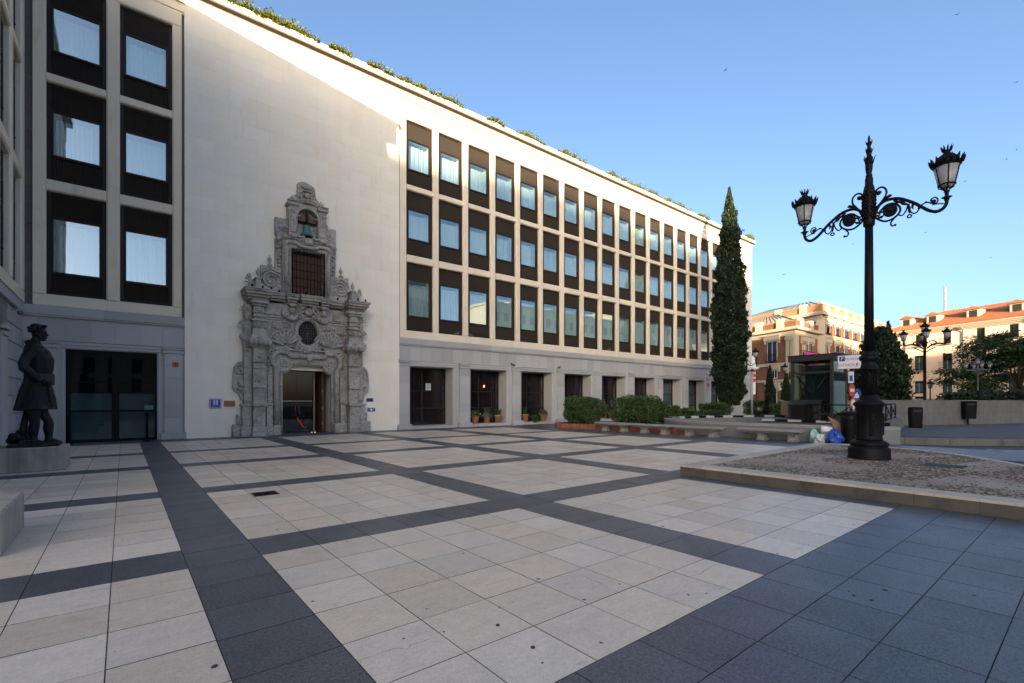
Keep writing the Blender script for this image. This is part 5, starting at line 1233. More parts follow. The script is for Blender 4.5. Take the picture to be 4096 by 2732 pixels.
# ================================================================ GLASS KIOSK
KI = thing('glass_kiosk','dark steel and glass lift kiosk with a flat roof and crossed braces','kiosk',(30,10,.62))
kx0,kx1,ky0,ky1 = 28.95,31.05,9.05,10.98
for (x,y) in ((kx0,ky0),(kx0,ky1),(kx1,ky0),(kx1,ky1)):
    mb = MB(); mb.box(x-.07,x+.07,y-.07,y+.07,.6,3.85,.008); build(mb,'post',M['steel'],KI)
mb = MB(); mb.box(kx0-.16,kx1+.25,ky0-.14,ky1+.16,3.80,4.10,.012); mb.box(kx0-.2,kx1+.3,ky0-.18,ky1+.2,4.10,4.14,.005); build(mb,'roof',M['steel'],KI)
mb = MB()
for i in range(9): mb.box(kx0+.1+i*.24,kx0+.2+i*.24,ky0-.2,ky0-.02,4.142,4.19)
build(mb,'roof_ribs',M['steel'],KI)
for z in (3.12,.9):
    mb = MB()
    mb.box(kx0-.05,kx0+.05,ky0+.07,ky1-.07,z,z+.09,.006); mb.box(kx0+.07,kx1-.07,ky0-.05,ky0+.05,z,z+.09,.006); mb.box(kx0+.07,kx1-.07,ky1-.05,ky1+.05,z,z+.09,.006); mb.box(kx1-.05,kx1+.05,ky0+.07,ky1-.07,z,z+.09,.006); build(mb,'crossbeam',M['steel'],KI)
for nm,x0,x1,y0,y1 in (('pane',kx0-.005,kx0+.005,ky0+.07,ky1-.07),('pane',kx1-.005,kx1+.005,ky0+.07,ky1-.07),('pane',kx0+.07,kx1-.07,ky1-.005,ky1+.005)):
    for z0,z1 in ((1.0,3.1),(3.22,3.8)):
        mb = MB(); mb.box(x0,x1,y0,y1,z0,z1); build(mb,nm,M['kglass'],KI)
mb = MB(); mb.box(kx0+.07,kx1-.07,ky0-.005,ky0+.005,3.22,3.8); build(mb,'pane',M['kglass'],KI)
mb = MB(); mb.box(kx0+.07,kx1-.07,ky0-.006,ky0+.006,1.0,2.72); build(mb,'clouded_pane',M['kglass2'],KI); mb = MB(); mb.box(kx0+.07,kx1-.07,ky0-.03,ky0+.02,2.73,3.1); build(mb,'lintel_panel',M['black'],KI)
mb = MB()
for yy in (ky0+.3,ky1-.12): mb.tube([(kx0+.25,yy,3.05),(kx0+.25,(ky0+ky1)/2+(ky0+ky1-2*yy)*.42,1.1)],.04,6)
mb.tube([(kx0+.25,(ky0+ky1)/2,3.05),(kx0+.25,(ky0+ky1)/2,1.0)],.05,6); mb.tube([(kx0+.4,ky1-.15,3.0),(kx1-.3,ky1-.15,1.1)],.04,6); mb.tube([(kx1-.3,ky1-.15,3.0),(kx0+.4,ky1-.15,1.1)],.04,6); build(mb,'brace',M['steel'],KI)
mb = MB(); mb.box(kx0+.8,kx1-.12,ky0+.15,ky1-.5,.6,3.6); build(mb,'lift_shaft',M['dark'],KI)
lv = thing('vent_box','dark louvred vent box with a sloping lid in front of the glass kiosk','vent box',(28.7,10.2,.62))
mb = MB(); mb.prism([(28.45,.62),(28.93,.62),(28.93,1.66),(28.45,1.44)],9.55,11.0); build(mb,'housing',M['steel'],lv)
mb = MB()
for i in range(12): mb.box(28.42,28.452,9.75,10.85,.70+i*.06,.735+i*.06)
build(mb,'louvre',M['black'],lv); mb = MB(); mb.prism([(28.38,1.415),(28.94,1.668),(28.94,1.70),(28.38,1.45)],9.48,11.05); build(mb,'lid',M['steel'],lv)

# ================================================================ RAILINGS, ARROW, STUB WALL
SWL = thing('stub_wall','short granite wall carrying the railing behind the yellow arrow','wall',(27,6.4,0))
for i in range(8):
    a, b = i/8, (i+1)/8; mb = MB(); xa,ya = 24.3+6.4*a, 5.52+1.0*a; xb,yb = 24.3+6.4*b, 5.52+1.0*b
    mb.prism([(xa+.002,ya),(xb-.002,yb),(xb-.002,yb+.35),(xa+.002,ya+.35)],0,.74,'z'); build(mb,'granite_block',M['wall_granite'],SWL)
mb = MB()
mb.prism([(24.26,5.48),(30.75,6.49),(30.75,6.93),(24.26,5.92)],.742,.80,'z'); mb.prism([(24.302,5.9),(24.6,5.9),(24.6,7.0),(24.302,7.0)],0,.78,'z'); build(mb,'coping',M['wall_granite'],SWL)
def railing(lb, a, b, z0, z1, npan):
    t = thing('railing', lb, 'railing', (*a,z0), group='black steel railings with crossed bars')
    A, B = Vector((*a,0)), Vector((*b,0))
    for i in range(npan+1):
        p = A+(B-A)*i/npan; mb = MB(); mb.box(p.x-.025,p.x+.025,p.y-.025,p.y+.025,z0,z1,.004); build(mb,'post',M['iron'],t)
    mb = MB(); mb.tube([(A.x,A.y,z1),(B.x,B.y,z1)],.028,6); build(mb,'top_rail',M['iron'],t); mb = MB(); mb.tube([(A.x,A.y,z0+.06),(B.x,B.y,z0+.06)],.022,6); build(mb,'bottom_rail',M['iron'],t)
    for i in range(npan):
        p, q = A+(B-A)*i/npan, A+(B-A)*(i+1)/npan
        for u, v in (((p,z0+.07),(q,z1-.02)),((p,z1-.02),(q,z0+.07))): mb = MB(); mb.tube([(u[0].x,u[0].y,u[1]),(v[0].x,v[0].y,v[1])],.018,5); build(mb,'cross_bar',M['iron'],t)
        c = (p+q)/2; mb = MB(); mb.ell((c.x,c.y,(z0+z1)/2+.02),.05,.05,.05,8,5); build(mb,'boss',M['iron'],t)
railing('black railing with two crossed panels on the short granite wall',(24.5,5.72),(29.6,6.52),.80,1.50,2)
railing('long black railing running from the arrow wall to the kiosk',(24.45,6.9),(28.3,10.0),.62,1.46,2)
AR = thing('arrow_sign','black plate with a yellow arrow pointing right on the end of the wall','sign',(24.27,5.9,.48))
mb = MB(); mb.box(24.26,24.298,5.53,6.55,.19,.76,.004); build(mb,'plate',M['black'],AR)
mb = MB(); mb.prism([(6.4,.26),(5.86,.26),(5.58,.475),(5.86,.69),(6.4,.69)],24.252,24.262,'x'); build(mb,'arrow',M['yellow'],AR)
def wallslabs(lb, path, z0, z1, th, rows, step):
    t = thing('granite_wall', lb, 'wall', (*path[0],0))
    for (xa,ya),(xb,yb) in zip(path,path[1:]):
        A, B = Vector((xa,ya,0)), Vector((xb,yb,0)); L = (B-A).length; k = max(1,int(L/step)); d = (B-A)/k; nrm = Vector((-d.y,d.x,0)).normalized()*th
        for i in range(k):
            for j in range(rows):
                p, q = A+d*i, A+d*(i+1); e = d.normalized()*.004; p = p+e; q = q-e; za = z0+(z1-z0)*j/rows+.004; zb = z0+(z1-z0)*(j+1)/rows-.004
                mb = MB(); mb.prism([(p.x,p.y),(q.x,q.y),(q.x+nrm.x,q.y+nrm.y),(p.x+nrm.x,p.y+nrm.y)],za,zb,'z'); build(mb,'granite_slab',M['wall_granite'],t)
        mb = MB(); n2 = nrm*1.15; mb.prism([(A.x-nrm.x*.12,A.y-nrm.y*.12),(B.x-nrm.x*.12,B.y-nrm.y*.12),(B.x+n2.x,B.y+n2.y),(A.x+n2.x,A.y+n2.y)],z1+.002,z1+.05,'z'); build(mb,'coping',M['wall_granite'],t)
        mb = MB(); mb.prism([(A.x+nrm.x*.1,A.y+nrm.y*.1),(B.x+nrm.x*.1,B.y+nrm.y*.1),(B.x+nrm.x*.9,B.y+nrm.y*.9),(A.x+nrm.x*.9,A.y+nrm.y*.9)],0,z1-.01,'z'); build(mb,'wall_core',M['joint'],t)
    return t
wallslabs('long grey granite wall behind the far pavement on the right',[(31.2,9.4),(36.5,6.95),(44.7,3.4),(60,-3.4)],.19,1.64,.35,2,1.15)

# ================================================================ BINS, RUBBISH
def litter(lb, x, y, z0, w_, h_, ang, post=0):
    t = thing('litter_bin', lb, 'litter bin', (x,y,z0), ang); mb = MB(); b0 = post
    def rr_(s, z): return [(s*w_/2*np.sign(math.cos(a))*abs(math.cos(a))**.45, s*w_*.42*np.sign(math.sin(a))*abs(math.sin(a))**.45, z) for a in [2*math.pi*i/20+.157 for i in range(20)]]
    mb.loft([rr_(.86,b0),rr_(.9,b0+.03),rr_(1.0,b0+h_*.72),rr_(1.02,b0+h_*.74),rr_(.98,b0+h_*.9)],True); build(mb,'body',M['black'],t,False)
    mb = MB(); mb.loft([rr_(1.03,b0+h_*.9),rr_(1.03,b0+h_*.94),rr_(.9,b0+h_*.985),rr_(.5,b0+h_)],True); build(mb,'lid',M['black'],t,False)
    mb = MB(); mb.box(-w_*.3,w_*.3,-w_*.44,-w_*.40,b0+h_*.76,b0+h_*.86); build(mb,'slot',M['dark'],t,False)
    if post: mb = MB(); mb.tube([(0,w_*.2,0),(0,w_*.2,b0+h_*.4)],.045,8); build(mb,'post',M['iron'],t,False)
    return t
litter('black litter bin standing on the far pavement beside the railing',33.0,6.42,.205,.58,1.12,rad(-60))
litter('black litter bin hung on a post in front of the long granite wall',39.75,5.2,.205,.64,1.08,rad(-60),.36)
litter('tall dark bin standing between the cardboard sheet and the big lamp post',21.6,6.02,0,.78,1.25,rad(-55))
t = thing('cardboard_sheet','torn brown cardboard sheet leaning against the dark bin','cardboard',(21.6,6.7,0))
mb = MB(); pc = [(21.20,6.77,1.06),(21.59,6.45,.79),(21.68,6.38,.52),(21.66,6.39,.12),(21.38,6.62,.62)]; mb.add(pc+[(a+.008,b+.004,c) for a,b,c in pc],[(0,1,2,3,4),(9,8,7,6,5)]+[(i,5+i,5+(i+1)%5,(i+1)%5) for i in range(5)]); build(mb,'sheet',M['card'],t)
t = thing('cardboard_box','open brown cardboard box standing by the second slim cypress','box',(34.5,13.2,.69))
mb = MB(); mb.box(34.0,34.9,12.9,13.6,.69,1.62); build(mb,'box_body',M['card'],t); mb = MB(); mb.add([(34.0,13.6,1.62),(34.9,13.6,1.62),(34.9,13.9,1.72),(34.0,13.9,1.72)],[(0,1,2,3)]); build(mb,'flap',M['card'],t)
def bag(name, lb, x, y, s, sz, m, seed, tall=1.0):
    t = thing(name, lb, 'bag', (x,y,0)); rs = random.Random(seed); mb = MB(); rings = []
    for j in range(15):
        q = j/14; rad_ = s*(math.sin(math.pi*(.18+.74*q))**.6)*(1-.35*q); z = sz*q*tall; nz = lambda a: .16*math.sin(3*a+q*7+seed)+.30*abs(mathutils.noise.noise((2.2*math.cos(a)+seed,2.2*math.sin(a),q*3.5)))+.12*mathutils.noise.noise((7*math.cos(a),7*math.sin(a)+seed,q*9)); rings.append([(rad_*math.cos(a)*(.92+nz(a)), rad_*.8*math.sin(a)*(.92+nz(a)), max(0,z+.05*mathutils.noise.noise((5*math.cos(a),5*math.sin(a),q*4+seed))*(0 < j))) for a in [2*math.pi*i/32 for i in range(32)]])
    mb.loft(rings,False); build(mb,'bag_body',M[m],t,False); return t
b1 = bag('plastic_bag','mint green plastic sack at the end of the separate bench',21.45,7.32,.24,.52,'bagmint',2)
b2 = bag('plastic_bag','pale white-green plastic sack between the mint sack and the white bucket',21.5,6.98,.22,.50,'bagmint',5); b2.data if False else None
b3 = bag('plastic_bag','crumpled grey-white bag lying in front of the sacks',21.05,6.98,.26,.36,'bagwhite',7)
b4 = bag('plastic_bag','bright blue plastic bag slumped in front of the cardboard sheet',21.1,6.50,.37,.56,'bagblue',9)
t = thing('white_bucket','white plastic bucket on its side on top of the rubbish bags','bucket',(21.45,6.85,.55)); mb = MB(); mb.tube([(21.35,7.05,.53),(21.5,6.72,.50)],[.15,.13],14); build(mb,'bucket_body',M['white'],t)

# ================================================================ SIGNS ON POLES
t = thing('parking_sign','white car park sign PLZA. DESCALZAS ENTRADA with a blue P square','sign',(24.5,7.0,3.33))
ang = math.atan2(6.62-7.46,24.56-24.49)    # sign board runs from (24.49,7.46) to (24.56,6.62)
t.rotation_euler = (0,0,ang)
mb = MB(); mb.box(-.43,.43,-.05,.05,-.30,.30,.012); build(mb,'board',M['grey_iron'],t,False); mb = MB(); mb.box(-.415,.415,-.056,-.05,-.285,.285); build(mb,'face',M['signwhite'],t,False)
mb = MB(); mb.box(-.36,-.15,-.060,-.056,.04,.245); build(mb,'blue_square',M['navy'],t,False)
def stext(n_, body, m, x, z, size, sx): return text(n_, body, m, t, (x,-.0615,z), (rad(90),0,0), size, .001, sx, 'CENTER', False)
stext('letter_p','P',M['signwhite'],-.255,.145,.19,1.0); stext('place_name','PLZA. DESCALZAS',M['navy'],.125,.125,.125,.52); stext('entrance_word','ENTRADA',M['rust'],-.10,-.135,.19,.72)
mb = MB()
def limb(pts, w=.012): mb.tube([(x,-.058,z) for x,z in pts],w,4)
mb.ell((.305,-.058,-.02),.018,.004,.018,8,5); limb([(.30,-.05),(.285,-.11)],.018); limb([(.285,-.11),(.31,-.15),(.28,-.19)]); limb([(.285,-.11),(.25,-.15),(.255,-.20)]); limb([(.30,-.06),(.33,-.09),(.36,-.07)],.009); limb([(.29,-.06),(.26,-.09),(.28,-.12)],.009); limb([(.20,-.235),(.25,-.235),(.25,-.205),(.29,-.205),(.29,-.175),(.33,-.175),(.33,-.145),(.37,-.145)],.006); build(mb,'running_figure',M['rust'],t,False)
t = thing('sign_pole','dark pole carrying round no entry signs under the white car park sign','traffic sign',(24.62,6.98,0))
mb = MB(); mb.tube([(24.64,6.98,0),(24.64,6.98,3.05)],.045,8); build(mb,'pole',M['iron'],t)
def disc(nm, c, r, n_, th, m, off_=0): 
    d = Vector(n_).normalized(); u = Vector((-d.y,d.x,0)); mb = MB(); vs = []; k = 28
    for s in (off_,off_+th): vs += [tuple(Vector(c)+d*s+u*r*math.cos(2*math.pi*i/k)+Vector((0,0,1))*r*math.sin(2*math.pi*i/k)) for i in range(k)]
    mb.add(vs,[tuple(range(k)),tuple(range(2*k-1,k-1,-1))]+[(i,(i+1) % k,k+(i+1) % k,k+i) for i in range(k)]); return build(mb,nm,m,t)
nv = (-.50,-.86,0)      # the discs face down the street, seen obliquely
ds = (-.86,.16,0)
disc('no_entry_disc',(24.56,6.93,2.11),.29,(-.104,-.993,0),.012,M['rust']); d_ = Vector((-.104,-.993,0)).normalized(); u_ = Vector((-d_.y,d_.x,0)); mb = MB(); c_ = Vector((24.56,6.93,2.11))+d_*.016; mb.add([tuple(c_+u_*sx*.2+Vector((0,0,sz*.065))+d_*q) for q in (0,.004) for sx,sz in ((-1,-1),(1,-1),(1,1),(-1,1))],[(0,1,2,3),(7,6,5,4),(0,4,5,1),(1,5,6,2),(2,6,7,3),(3,7,4,0)]); build(mb,'white_bar',M['signwhite'],t)
disc('ring_disc',(24.60,6.90,1.50),.29,(-.104,-.993,0),.012,M['rust']); disc('ring_field',(24.60,6.90,1.50),.215,(-.104,-.993,0),.006,M['signwhite'],.012)
mb = MB(); mb.box(24.58,24.60,6.86,7.06,2.42,2.92); build(mb,'small_plate',M['signwhite'],t); mb = MB(); mb.box(24.572,24.581,6.90,7.02,2.5,2.75); build(mb,'plate_symbol',M['blue'],t)
t = thing('blue_sign','small square blue pedestrian sign beyond the kiosk','traffic sign',(31.9,8.75,0))
mb = MB(); mb.tube([(31.95,8.75,0),(31.95,8.75,2.3)],.035,6); build(mb,'pole',M['galv'],t); mb = MB(); mb.box(31.90,31.92,8.52,9.0,1.72,2.25); build(mb,'plate',M['blue'],t); mb = MB(); mb.prism([(8.6,1.8),(8.92,1.8),(8.76,2.15)],31.89,31.9,'x'); build(mb,'triangle',M['signwhite'],t)
t = thing('camera_pole','slim grey pole with a white box camera above the far ramp wall','camera pole',(33.6,15.3,0))
mb = MB(); mb.tube([(33.6,15.3,0),(33.6,15.3,3.72)],[.085,.07],10); build(mb,'pole',M['galv'],t)
mb = MB(); mb.tube([(33.6,15.3,3.72),(33.62,15.28,3.80)],.05,8); mb.box(33.45,33.75,15.2,15.4,3.68,3.76,.01); build(mb,'bracket',M['iron'],t)
mb = MB(); d = Vector((.55,-.83,-.18)).normalized(); p = Vector((33.57,15.34,3.90)); q = p+d*.40; mb.tube([tuple(p),tuple(q)],[.075,.075],8,False,.8); mb.tube([tuple(p+Vector((0,0,.06))),tuple(q+d*.08+Vector((0,0,.06)))],[.085,.085],4,False,.4,False); build(mb,'camera_body',M['bagwhite'],t)
t = thing('street_banner','tall white vertical banner with red circles and black lettering beside the hotel corner','banner',(56.1,25.4,2.3))
ub = Vector((.53,-.43,0)).normalized(); bn = Vector((ub.y,-ub.x,0)); A = Vector((55.85,25.62,0)); L = .62
mb = MB(); vs = []; n = 10
for i in range(n+1):
    for j in range(5): c = A+ub*(L*j/4)+bn*(.02*math.sin(i*.9+j)+.03*math.sin(j*1.4)); vs.append((c.x,c.y,2.36+4.5*i/n))
mb.add(vs,[(5*i+j,5*i+j+1,5*i+6+j,5*i+5+j) for i in range(n) for j in range(4)],True); build(mb,'cloth',M['white'],t)
mb = MB(); e = A+ub*(L+.12); mb.tube([(e.x,e.y,0),(e.x,e.y,6.95)],.04,6)
for z in (2.36,6.86): mb.tube([tuple(A+Vector((0,0,z))),(e.x,e.y,z)],.02,5)
build(mb,'banner_pole',M['iron'],t)
rz = math.atan2(ub.y,ub.x)
c = A+ub*.14+bn*.07
rot = Matrix.Rotation(rz,3,'Z')@Matrix.Rotation(rad(90),3,'X')@Matrix.Rotation(rad(90),3,'Z')
for body, z in (('BTS POP-UP :',4.15),('ANG',5.75)):
    o = text('lettering',body,M['black'],t,(c.x,c.y,z),rot.to_euler(),.27,.003,.85)
for z in (5.1,4.55,4.0):
    mb = MB(); cc = A+ub*.40+bn*.075; k = 20; mb.add([tuple(cc+ub*.19*math.cos(2*math.pi*i/k)+Vector((0,0,z+.24*math.sin(2*math.pi*i/k)))) for i in range(k)],[tuple(range(k))]); build(mb,'red_circle',M['red'],t)
# ================================================================ BIG LAMP POST
LX, LY = 14.40, 3.70
LP = thing('lamp_post','tall black iron lamp post with two scrolled arms on the raised gravel bed','lamp post',(LX,LY,ZB-.012))
mb = MB(); mb.lathe([(.44,.21),(.445,.24),(.435,.27),(.43,.47),(.42,.50),(.385,.515),(.38,.54),(.40,.56),(.40,.60),(.36,.65),(.33,.665),(.30,.68)],(LX,LY,0),24); build(mb,'base',M['iron'],LP)
mb = MB(); mb.lathe([(.285,.68),(.285,.72),(.27,.74),(.27,1.40),(.285,1.42),(.285,1.50),(.31,1.53),(.335,1.555),(.335,1.58),(.25,1.66),(.205,1.69),(.20,1.77),(.17,1.79)],(LX,LY,0),24); 
for k in range(4):
    a = k*math.pi/2+.5; mb.box(LX+.26*math.cos(a)-.05,LX+.26*math.cos(a)+.05,LY+.26*math.sin(a)-.05,LY+.26*math.sin(a)+.05,.80,1.35,.02); mb.ell((LX+.285*math.cos(a),LY+.285*math.sin(a),1.2),.05,.05,.07,8,6)
build(mb,'pedestal',M['iron'],LP)
mb = MB(); mb.lathe([(.15,1.79),(.152,2.36),(.15,2.40)],(LX,LY,0),16)
def herring(mb, r, z0, z1, n, rows, s):
    for j in range(rows):
        z = z0+(z1-z0)*j/rows
        for i in range(n):
            for q in (-1,1):
                a = 2*math.pi*i/n; a2 = a+q*math.pi/n*.85
                mb.tube([(LX+r*math.cos(a),LY+r*math.sin(a),z),(LX+(r+.012)*math.cos((a+a2)/2),LY+(r+.012)*math.sin((a+a2)/2),z+s*.6),(LX+r*math.cos(a2),LY+r*math.sin(a2),z+s)],[.010,.012,.006],4)
herring(mb,.152,1.82,2.34,8,8,.09); 
def petals(mb, r0, r1, z0, z1, n, w=.04):
    for i in range(n):
        a = 2*math.pi*i/n; mb.tube([(LX+r0*math.cos(a),LY+r0*math.sin(a),z0),(LX+(r0+(r1-r0)*.4)*math.cos(a),LY+(r0+(r1-r0)*.4)*math.sin(a),(z0+z1)/2),(LX+r1*math.cos(a),LY+r1*math.sin(a),z1)],[w,w*.9,w*.3],5)
petals(mb,.14,.225,2.36,2.38,12,.04); mb.lathe([(.15,2.38),(.20,2.42),(.215,2.44),(.19,2.46),(.15,2.56),(.14,2.62),(.20,2.66),(.205,2.72),(.19,2.76),(.15,2.77),(.16,2.80),(.13,2.84),(.115,2.88)],(LX,LY,0),20); build(mb,'leaf_collar',M['iron'],LP)
mb = MB(); mb.lathe([(.105,2.86),(.085,5.97)],(LX,LY,0),20); build(mb,'shaft',M['iron'],LP)
mb = MB(); mb.lathe([(.09,5.97),(.12,6.0),(.125,6.08),(.12,6.12),(.135,6.2),(.14,6.6),(.13,6.82),(.10,6.98),(.085,7.0),(.085,7.16),(.075,7.18),(.07,7.22)],(LX,LY,0),18); herring(mb,.138,6.14,6.80,8,8,.085); build(mb,'arm_hub',M['iron'],LP)
mb = MB(); mb.lathe([(.06,7.2),(.075,7.24),(.055,7.28),(.075,7.40),(.08,7.50),(.065,7.54),(.07,7.6),(.085,7.68),(.05,7.72),(.05,7.84),(.06,7.90),(.035,7.93),(.045,8.02),(.045,8.07),(.02,8.10),(.03,8.14),(.022,8.2),(.004,8.25)],(LX,LY,0),14)
petals(mb,.06,.13,7.5,7.72,5,.02); petals(mb,.05,.09,7.8,7.92,5,.014); petals(mb,.04,.085,8.0,8.12,6,.012); build(mb,'finial',M['iron'],LP)
def lantern(mbs, c, s=1.0, gm=None):
    """fills frame / glass / roof builders around the point c = bottom of the lantern stem"""
    fr, gl, rf = mbs; x, y, z = c
    fr.lathe([(.045*s,0),(.05*s,.04*s),(.10*s,.07*s),(.035*s,.10*s),(.04*s,.18*s),(.06*s,.20*s),(.03*s,.23*s)],c,12)
    for i in range(6):
        a = i*math.pi/3+.3; p = lambda r,q: (x+r*s*math.cos(a),y+r*s*math.sin(a),z+q*s)
        fr.tube([p(.03,.22),p(.09,.27),p(.155,.31),p(.15,.345)],.012*s,5); fr.tube([p(.15,.34),p(.235,.75)],.012*s,5)
    fr.tube([(x+.152*s*math.cos(2*math.pi*i/20),y+.152*s*math.sin(2*math.pi*i/20),z+.345*s) for i in range(20)],.014*s,5,True)
    gl.lathe([(.02*s,.26*s),(.10*s,.285*s),(.148*s,.345*s),(.230*s,.745*s)],c,18)
    rf.lathe([(.23*s,.74*s),(.25*s,.75*s),(.25*s,.78*s),(.265*s,.79*s),(.27*s,.83*s),(.23*s,.86*s),(.20*s,.93*s),(.14*s,1.0*s),(.08*s,1.04*s),(.065*s,1.07*s),(.075*s,1.12*s)],c,18)
    for i in range(14):
        a = 2*math.pi*i/14; p = lambda r,q: (x+r*s*math.cos(a),y+r*s*math.sin(a),z+q*s)
        rf.tube([p(.262,.80),p(.285,.88),p(.315,.95)],[.026*s,.03*s,.006*s],4); rf.ell(p(.285,.90),.02*s,.02*s,.025*s,5,4)
    for i in range(9):
        a = 2*math.pi*i/9; p = lambda r,q: (x+r*s*math.cos(a),y+r*s*math.sin(a),z+q*s)
        rf.tube([p(.07,1.10),p(.085,1.16),p(.115,1.22)],[.014*s,.018*s,.004*s],4)
def put_lantern(parent, c, s, im, gmm):
    a, b, d = MB(), MB(), MB(); lantern((a,b,d), c, s); o = build(a,'lantern_frame',M[im],parent)
    g_ = build(b,'lantern_glass',M[gmm],parent); r_ = build(d,'lantern_roof',M[im],parent)
for sd in (-1,1):
    P = lambda s, z: (LX, LY+sd*s, z)
    mb = MB(); f = lambda L, r, n=9: mb.tube(spline([P(*q) for q in L],4), r, n)
    f([(.12,6.24),(.20,6.43),(.35,6.515),(.57,6.49),(.75,6.38),(.89,6.27),(1.01,6.15),(1.15,6.02),(1.28,5.96),(1.38,5.99),(1.44,6.08),(1.45,6.18)],.036)
    arm = build(mb,'lamp_arm',M['iron'],LP)
    mb = MB(); f([(.12,6.34),(.25,6.51),(.345,6.66),(.335,6.80),(.25,6.87),(.165,6.84),(.145,6.77),(.185,6.71),(.24,6.745)],.022); mb.ell(P(.205,6.76),.045,.05,.04,9,6)
    f([(.11,6.18),(.21,6.08),(.34,6.01),(.49,6.04),(.60,6.14),(.615,6.25),(.55,6.36),(.46,6.405),(.35,6.395),(.25,6.31),(.20,6.25)],.024)
    f([(.57,6.10),(.48,6.01),(.435,5.93),(.465,5.86),(.51,5.865)],.018); mb.ell(P(.52,5.87),.03,.03,.03,8,5)
    f([(.99,6.17),(.94,6.07),(.88,6.035),(.82,6.09),(.785,6.18),(.78,6.3)],.016); f([(.76,6.30),(.735,6.17),(.66,6.06),(.59,6.09),(.585,6.12)],.016); mb.ell(P(.97,6.14),.03,.035,.03,8,5)
    mb.tube([P(.785,6.22),P(.79,6.12),P(.79,6.06)],[.03,.03,.01],6)
    for i in range(7): a = i*.9; mb.ell(P(.79+.04*math.cos(a),6.0+.035*math.sin(a)),.02,.02,.02,6,4)
    f([(1.00,6.19),(1.10,6.225),(1.20,6.17),(1.275,6.16),(1.30,6.22),(1.265,6.285),(1.20,6.285),(1.165,6.235)],.016); mb.ell(P(1.22,6.21),.03,.055,.045,9,6); f([(1.2,6.14),(1.3,6.13),(1.40,6.10)],.014); mb.ell(P(1.09,6.23),.025,.03,.025,8,5); mb.ell(P(1.27,5.955),.04,.04,.035,8,5)
    f([(.36,6.52),(.42,6.6),(.45,6.62)],[.02]*9) if False else None
    mb.tube([P(.30,6.50),P(.36,6.58),P(.42,6.61),P(.46,6.60)],[.02,.035,.04,.012],6); mb.tube([P(.62,6.43),P(.68,6.33),P(.76,6.28)],[.045,.04,.015],6); mb.tube([P(.50,6.47),P(.58,6.40),P(.66,6.36)],[.03,.03,.01],6); mb.tube([P(.86,6.26),P(.84,6.2),P(.86,6.14)],[.03,.025,.008],6)
    for q in range(5): a = .5+q*.55; mb.ell(P(.22+.05*math.cos(a*2),6.2+.07*math.sin(a*2)),.03,.03,.03,7,5)
    f([(.16,6.28),(.22,6.22),(.2,6.16),(.25,6.12),(.3,6.18)],.016)
    inst('arm_scrolls', mb.mesh('arm_scrolls',M['iron']), arm, (0,0,0), world=False).location = -wl(LP)+Vector((0,0,0))
    mb = MB(); c = P(.42,6.25); vs = []; k = 22
    for dx in (-.022,.022): vs += [(LX+dx,c[1]+.145*math.cos(2*math.pi*i/k),c[2]+.155*math.sin(2*math.pi*i/k)) for i in range(k)]
    mb.add(vs,[tuple(range(k)),tuple(range(2*k-1,k-1,-1))]+[(i,(i+1) % k,k+(i+1) % k,k+i) for i in range(k)]); mb.tube([(LX-.025,c[1]+.10*math.cos(2*math.pi*i/16),c[2]+.11*math.sin(2*math.pi*i/16)) for i in range(16)],.01,4,True); mb.ell((LX-.03,c[1],c[2]),.02,.04,.05,8,5)
    o = build(mb,'arm_disc',M['iron'],arm)
    put_lantern(LP, (LX,LY+sd*1.45,6.16), 1.0, 'iron', 'frost')
# ---- smaller street lamps
def five_lamp(lb, x, y, h, s, im, rot=.5):
    t = thing('street_lamp', lb, 'street lamp', (x,y,0)); mb = MB()
    mb.lathe([(.30*s,0),(.30*s,.5),(.20*s,.6),(.18*s,1.3),(.13*s,1.5),(.10*s,1.6),(.085*s,h-1.9*s),(.14*s,h-1.85*s),(.16*s,h-1.6*s),(.10*s,h-1.3*s),(.07*s,h-1.05*s)],(x,y,0),14); build(mb,'post',M[im],t)
    put_lantern(t,(x,y,h-1.15*s),s*.95,im,'frost')
    for k in range(4):
        a = rot+k*math.pi/2; P = lambda r,z: (x+r*s*math.cos(a),y+r*s*math.sin(a),h+z*s)
        mb = MB(); mb.tube(spline([P(.1,-2.0),P(.45,-1.72),P(.8,-1.66),P(1.12,-1.72),P(1.2,-1.55)],4),.055*s,6); mb.tube(spline([P(.1,-1.6),P(.4,-1.45),P(.62,-1.55),P(.6,-1.72),P(.4,-1.74),P(.34,-1.62)],4),.04*s,5); mb.tube(spline([P(.08,-2.25),P(.35,-2.05),P(.6,-1.95)],4),.04*s,5); build(mb,'arm',M[im],t)
        put_lantern(t,P(1.2,-1.6),s*.9,im,'frost')
    return t
five_lamp('black street lamp with five lanterns in front of the peach building',45.4,8.3,7.45,1.0,'iron',.25)
five_lamp('smaller grey street lamp with five lanterns in front of the leafy tree',55.3,6.7,5.25,.62,'grey_iron',.45)
def small_lamp(lb, x, y, z0, h, s, im='iron'):
    t = thing('street_lamp', lb, 'street lamp', (x,y,z0)); mb = MB(); mb.lathe([(.12*s,0),(.07*s,.3),(.05*s,h-.2)],(x,y,z0),10); build(mb,'post',M[im],t); put_lantern(t,(x,y,z0+h-.2),s,im,'frost'); return t
small_lamp('single small lantern on a short post left of the hedge',70.4,12.4,.0,2.95,1.05)
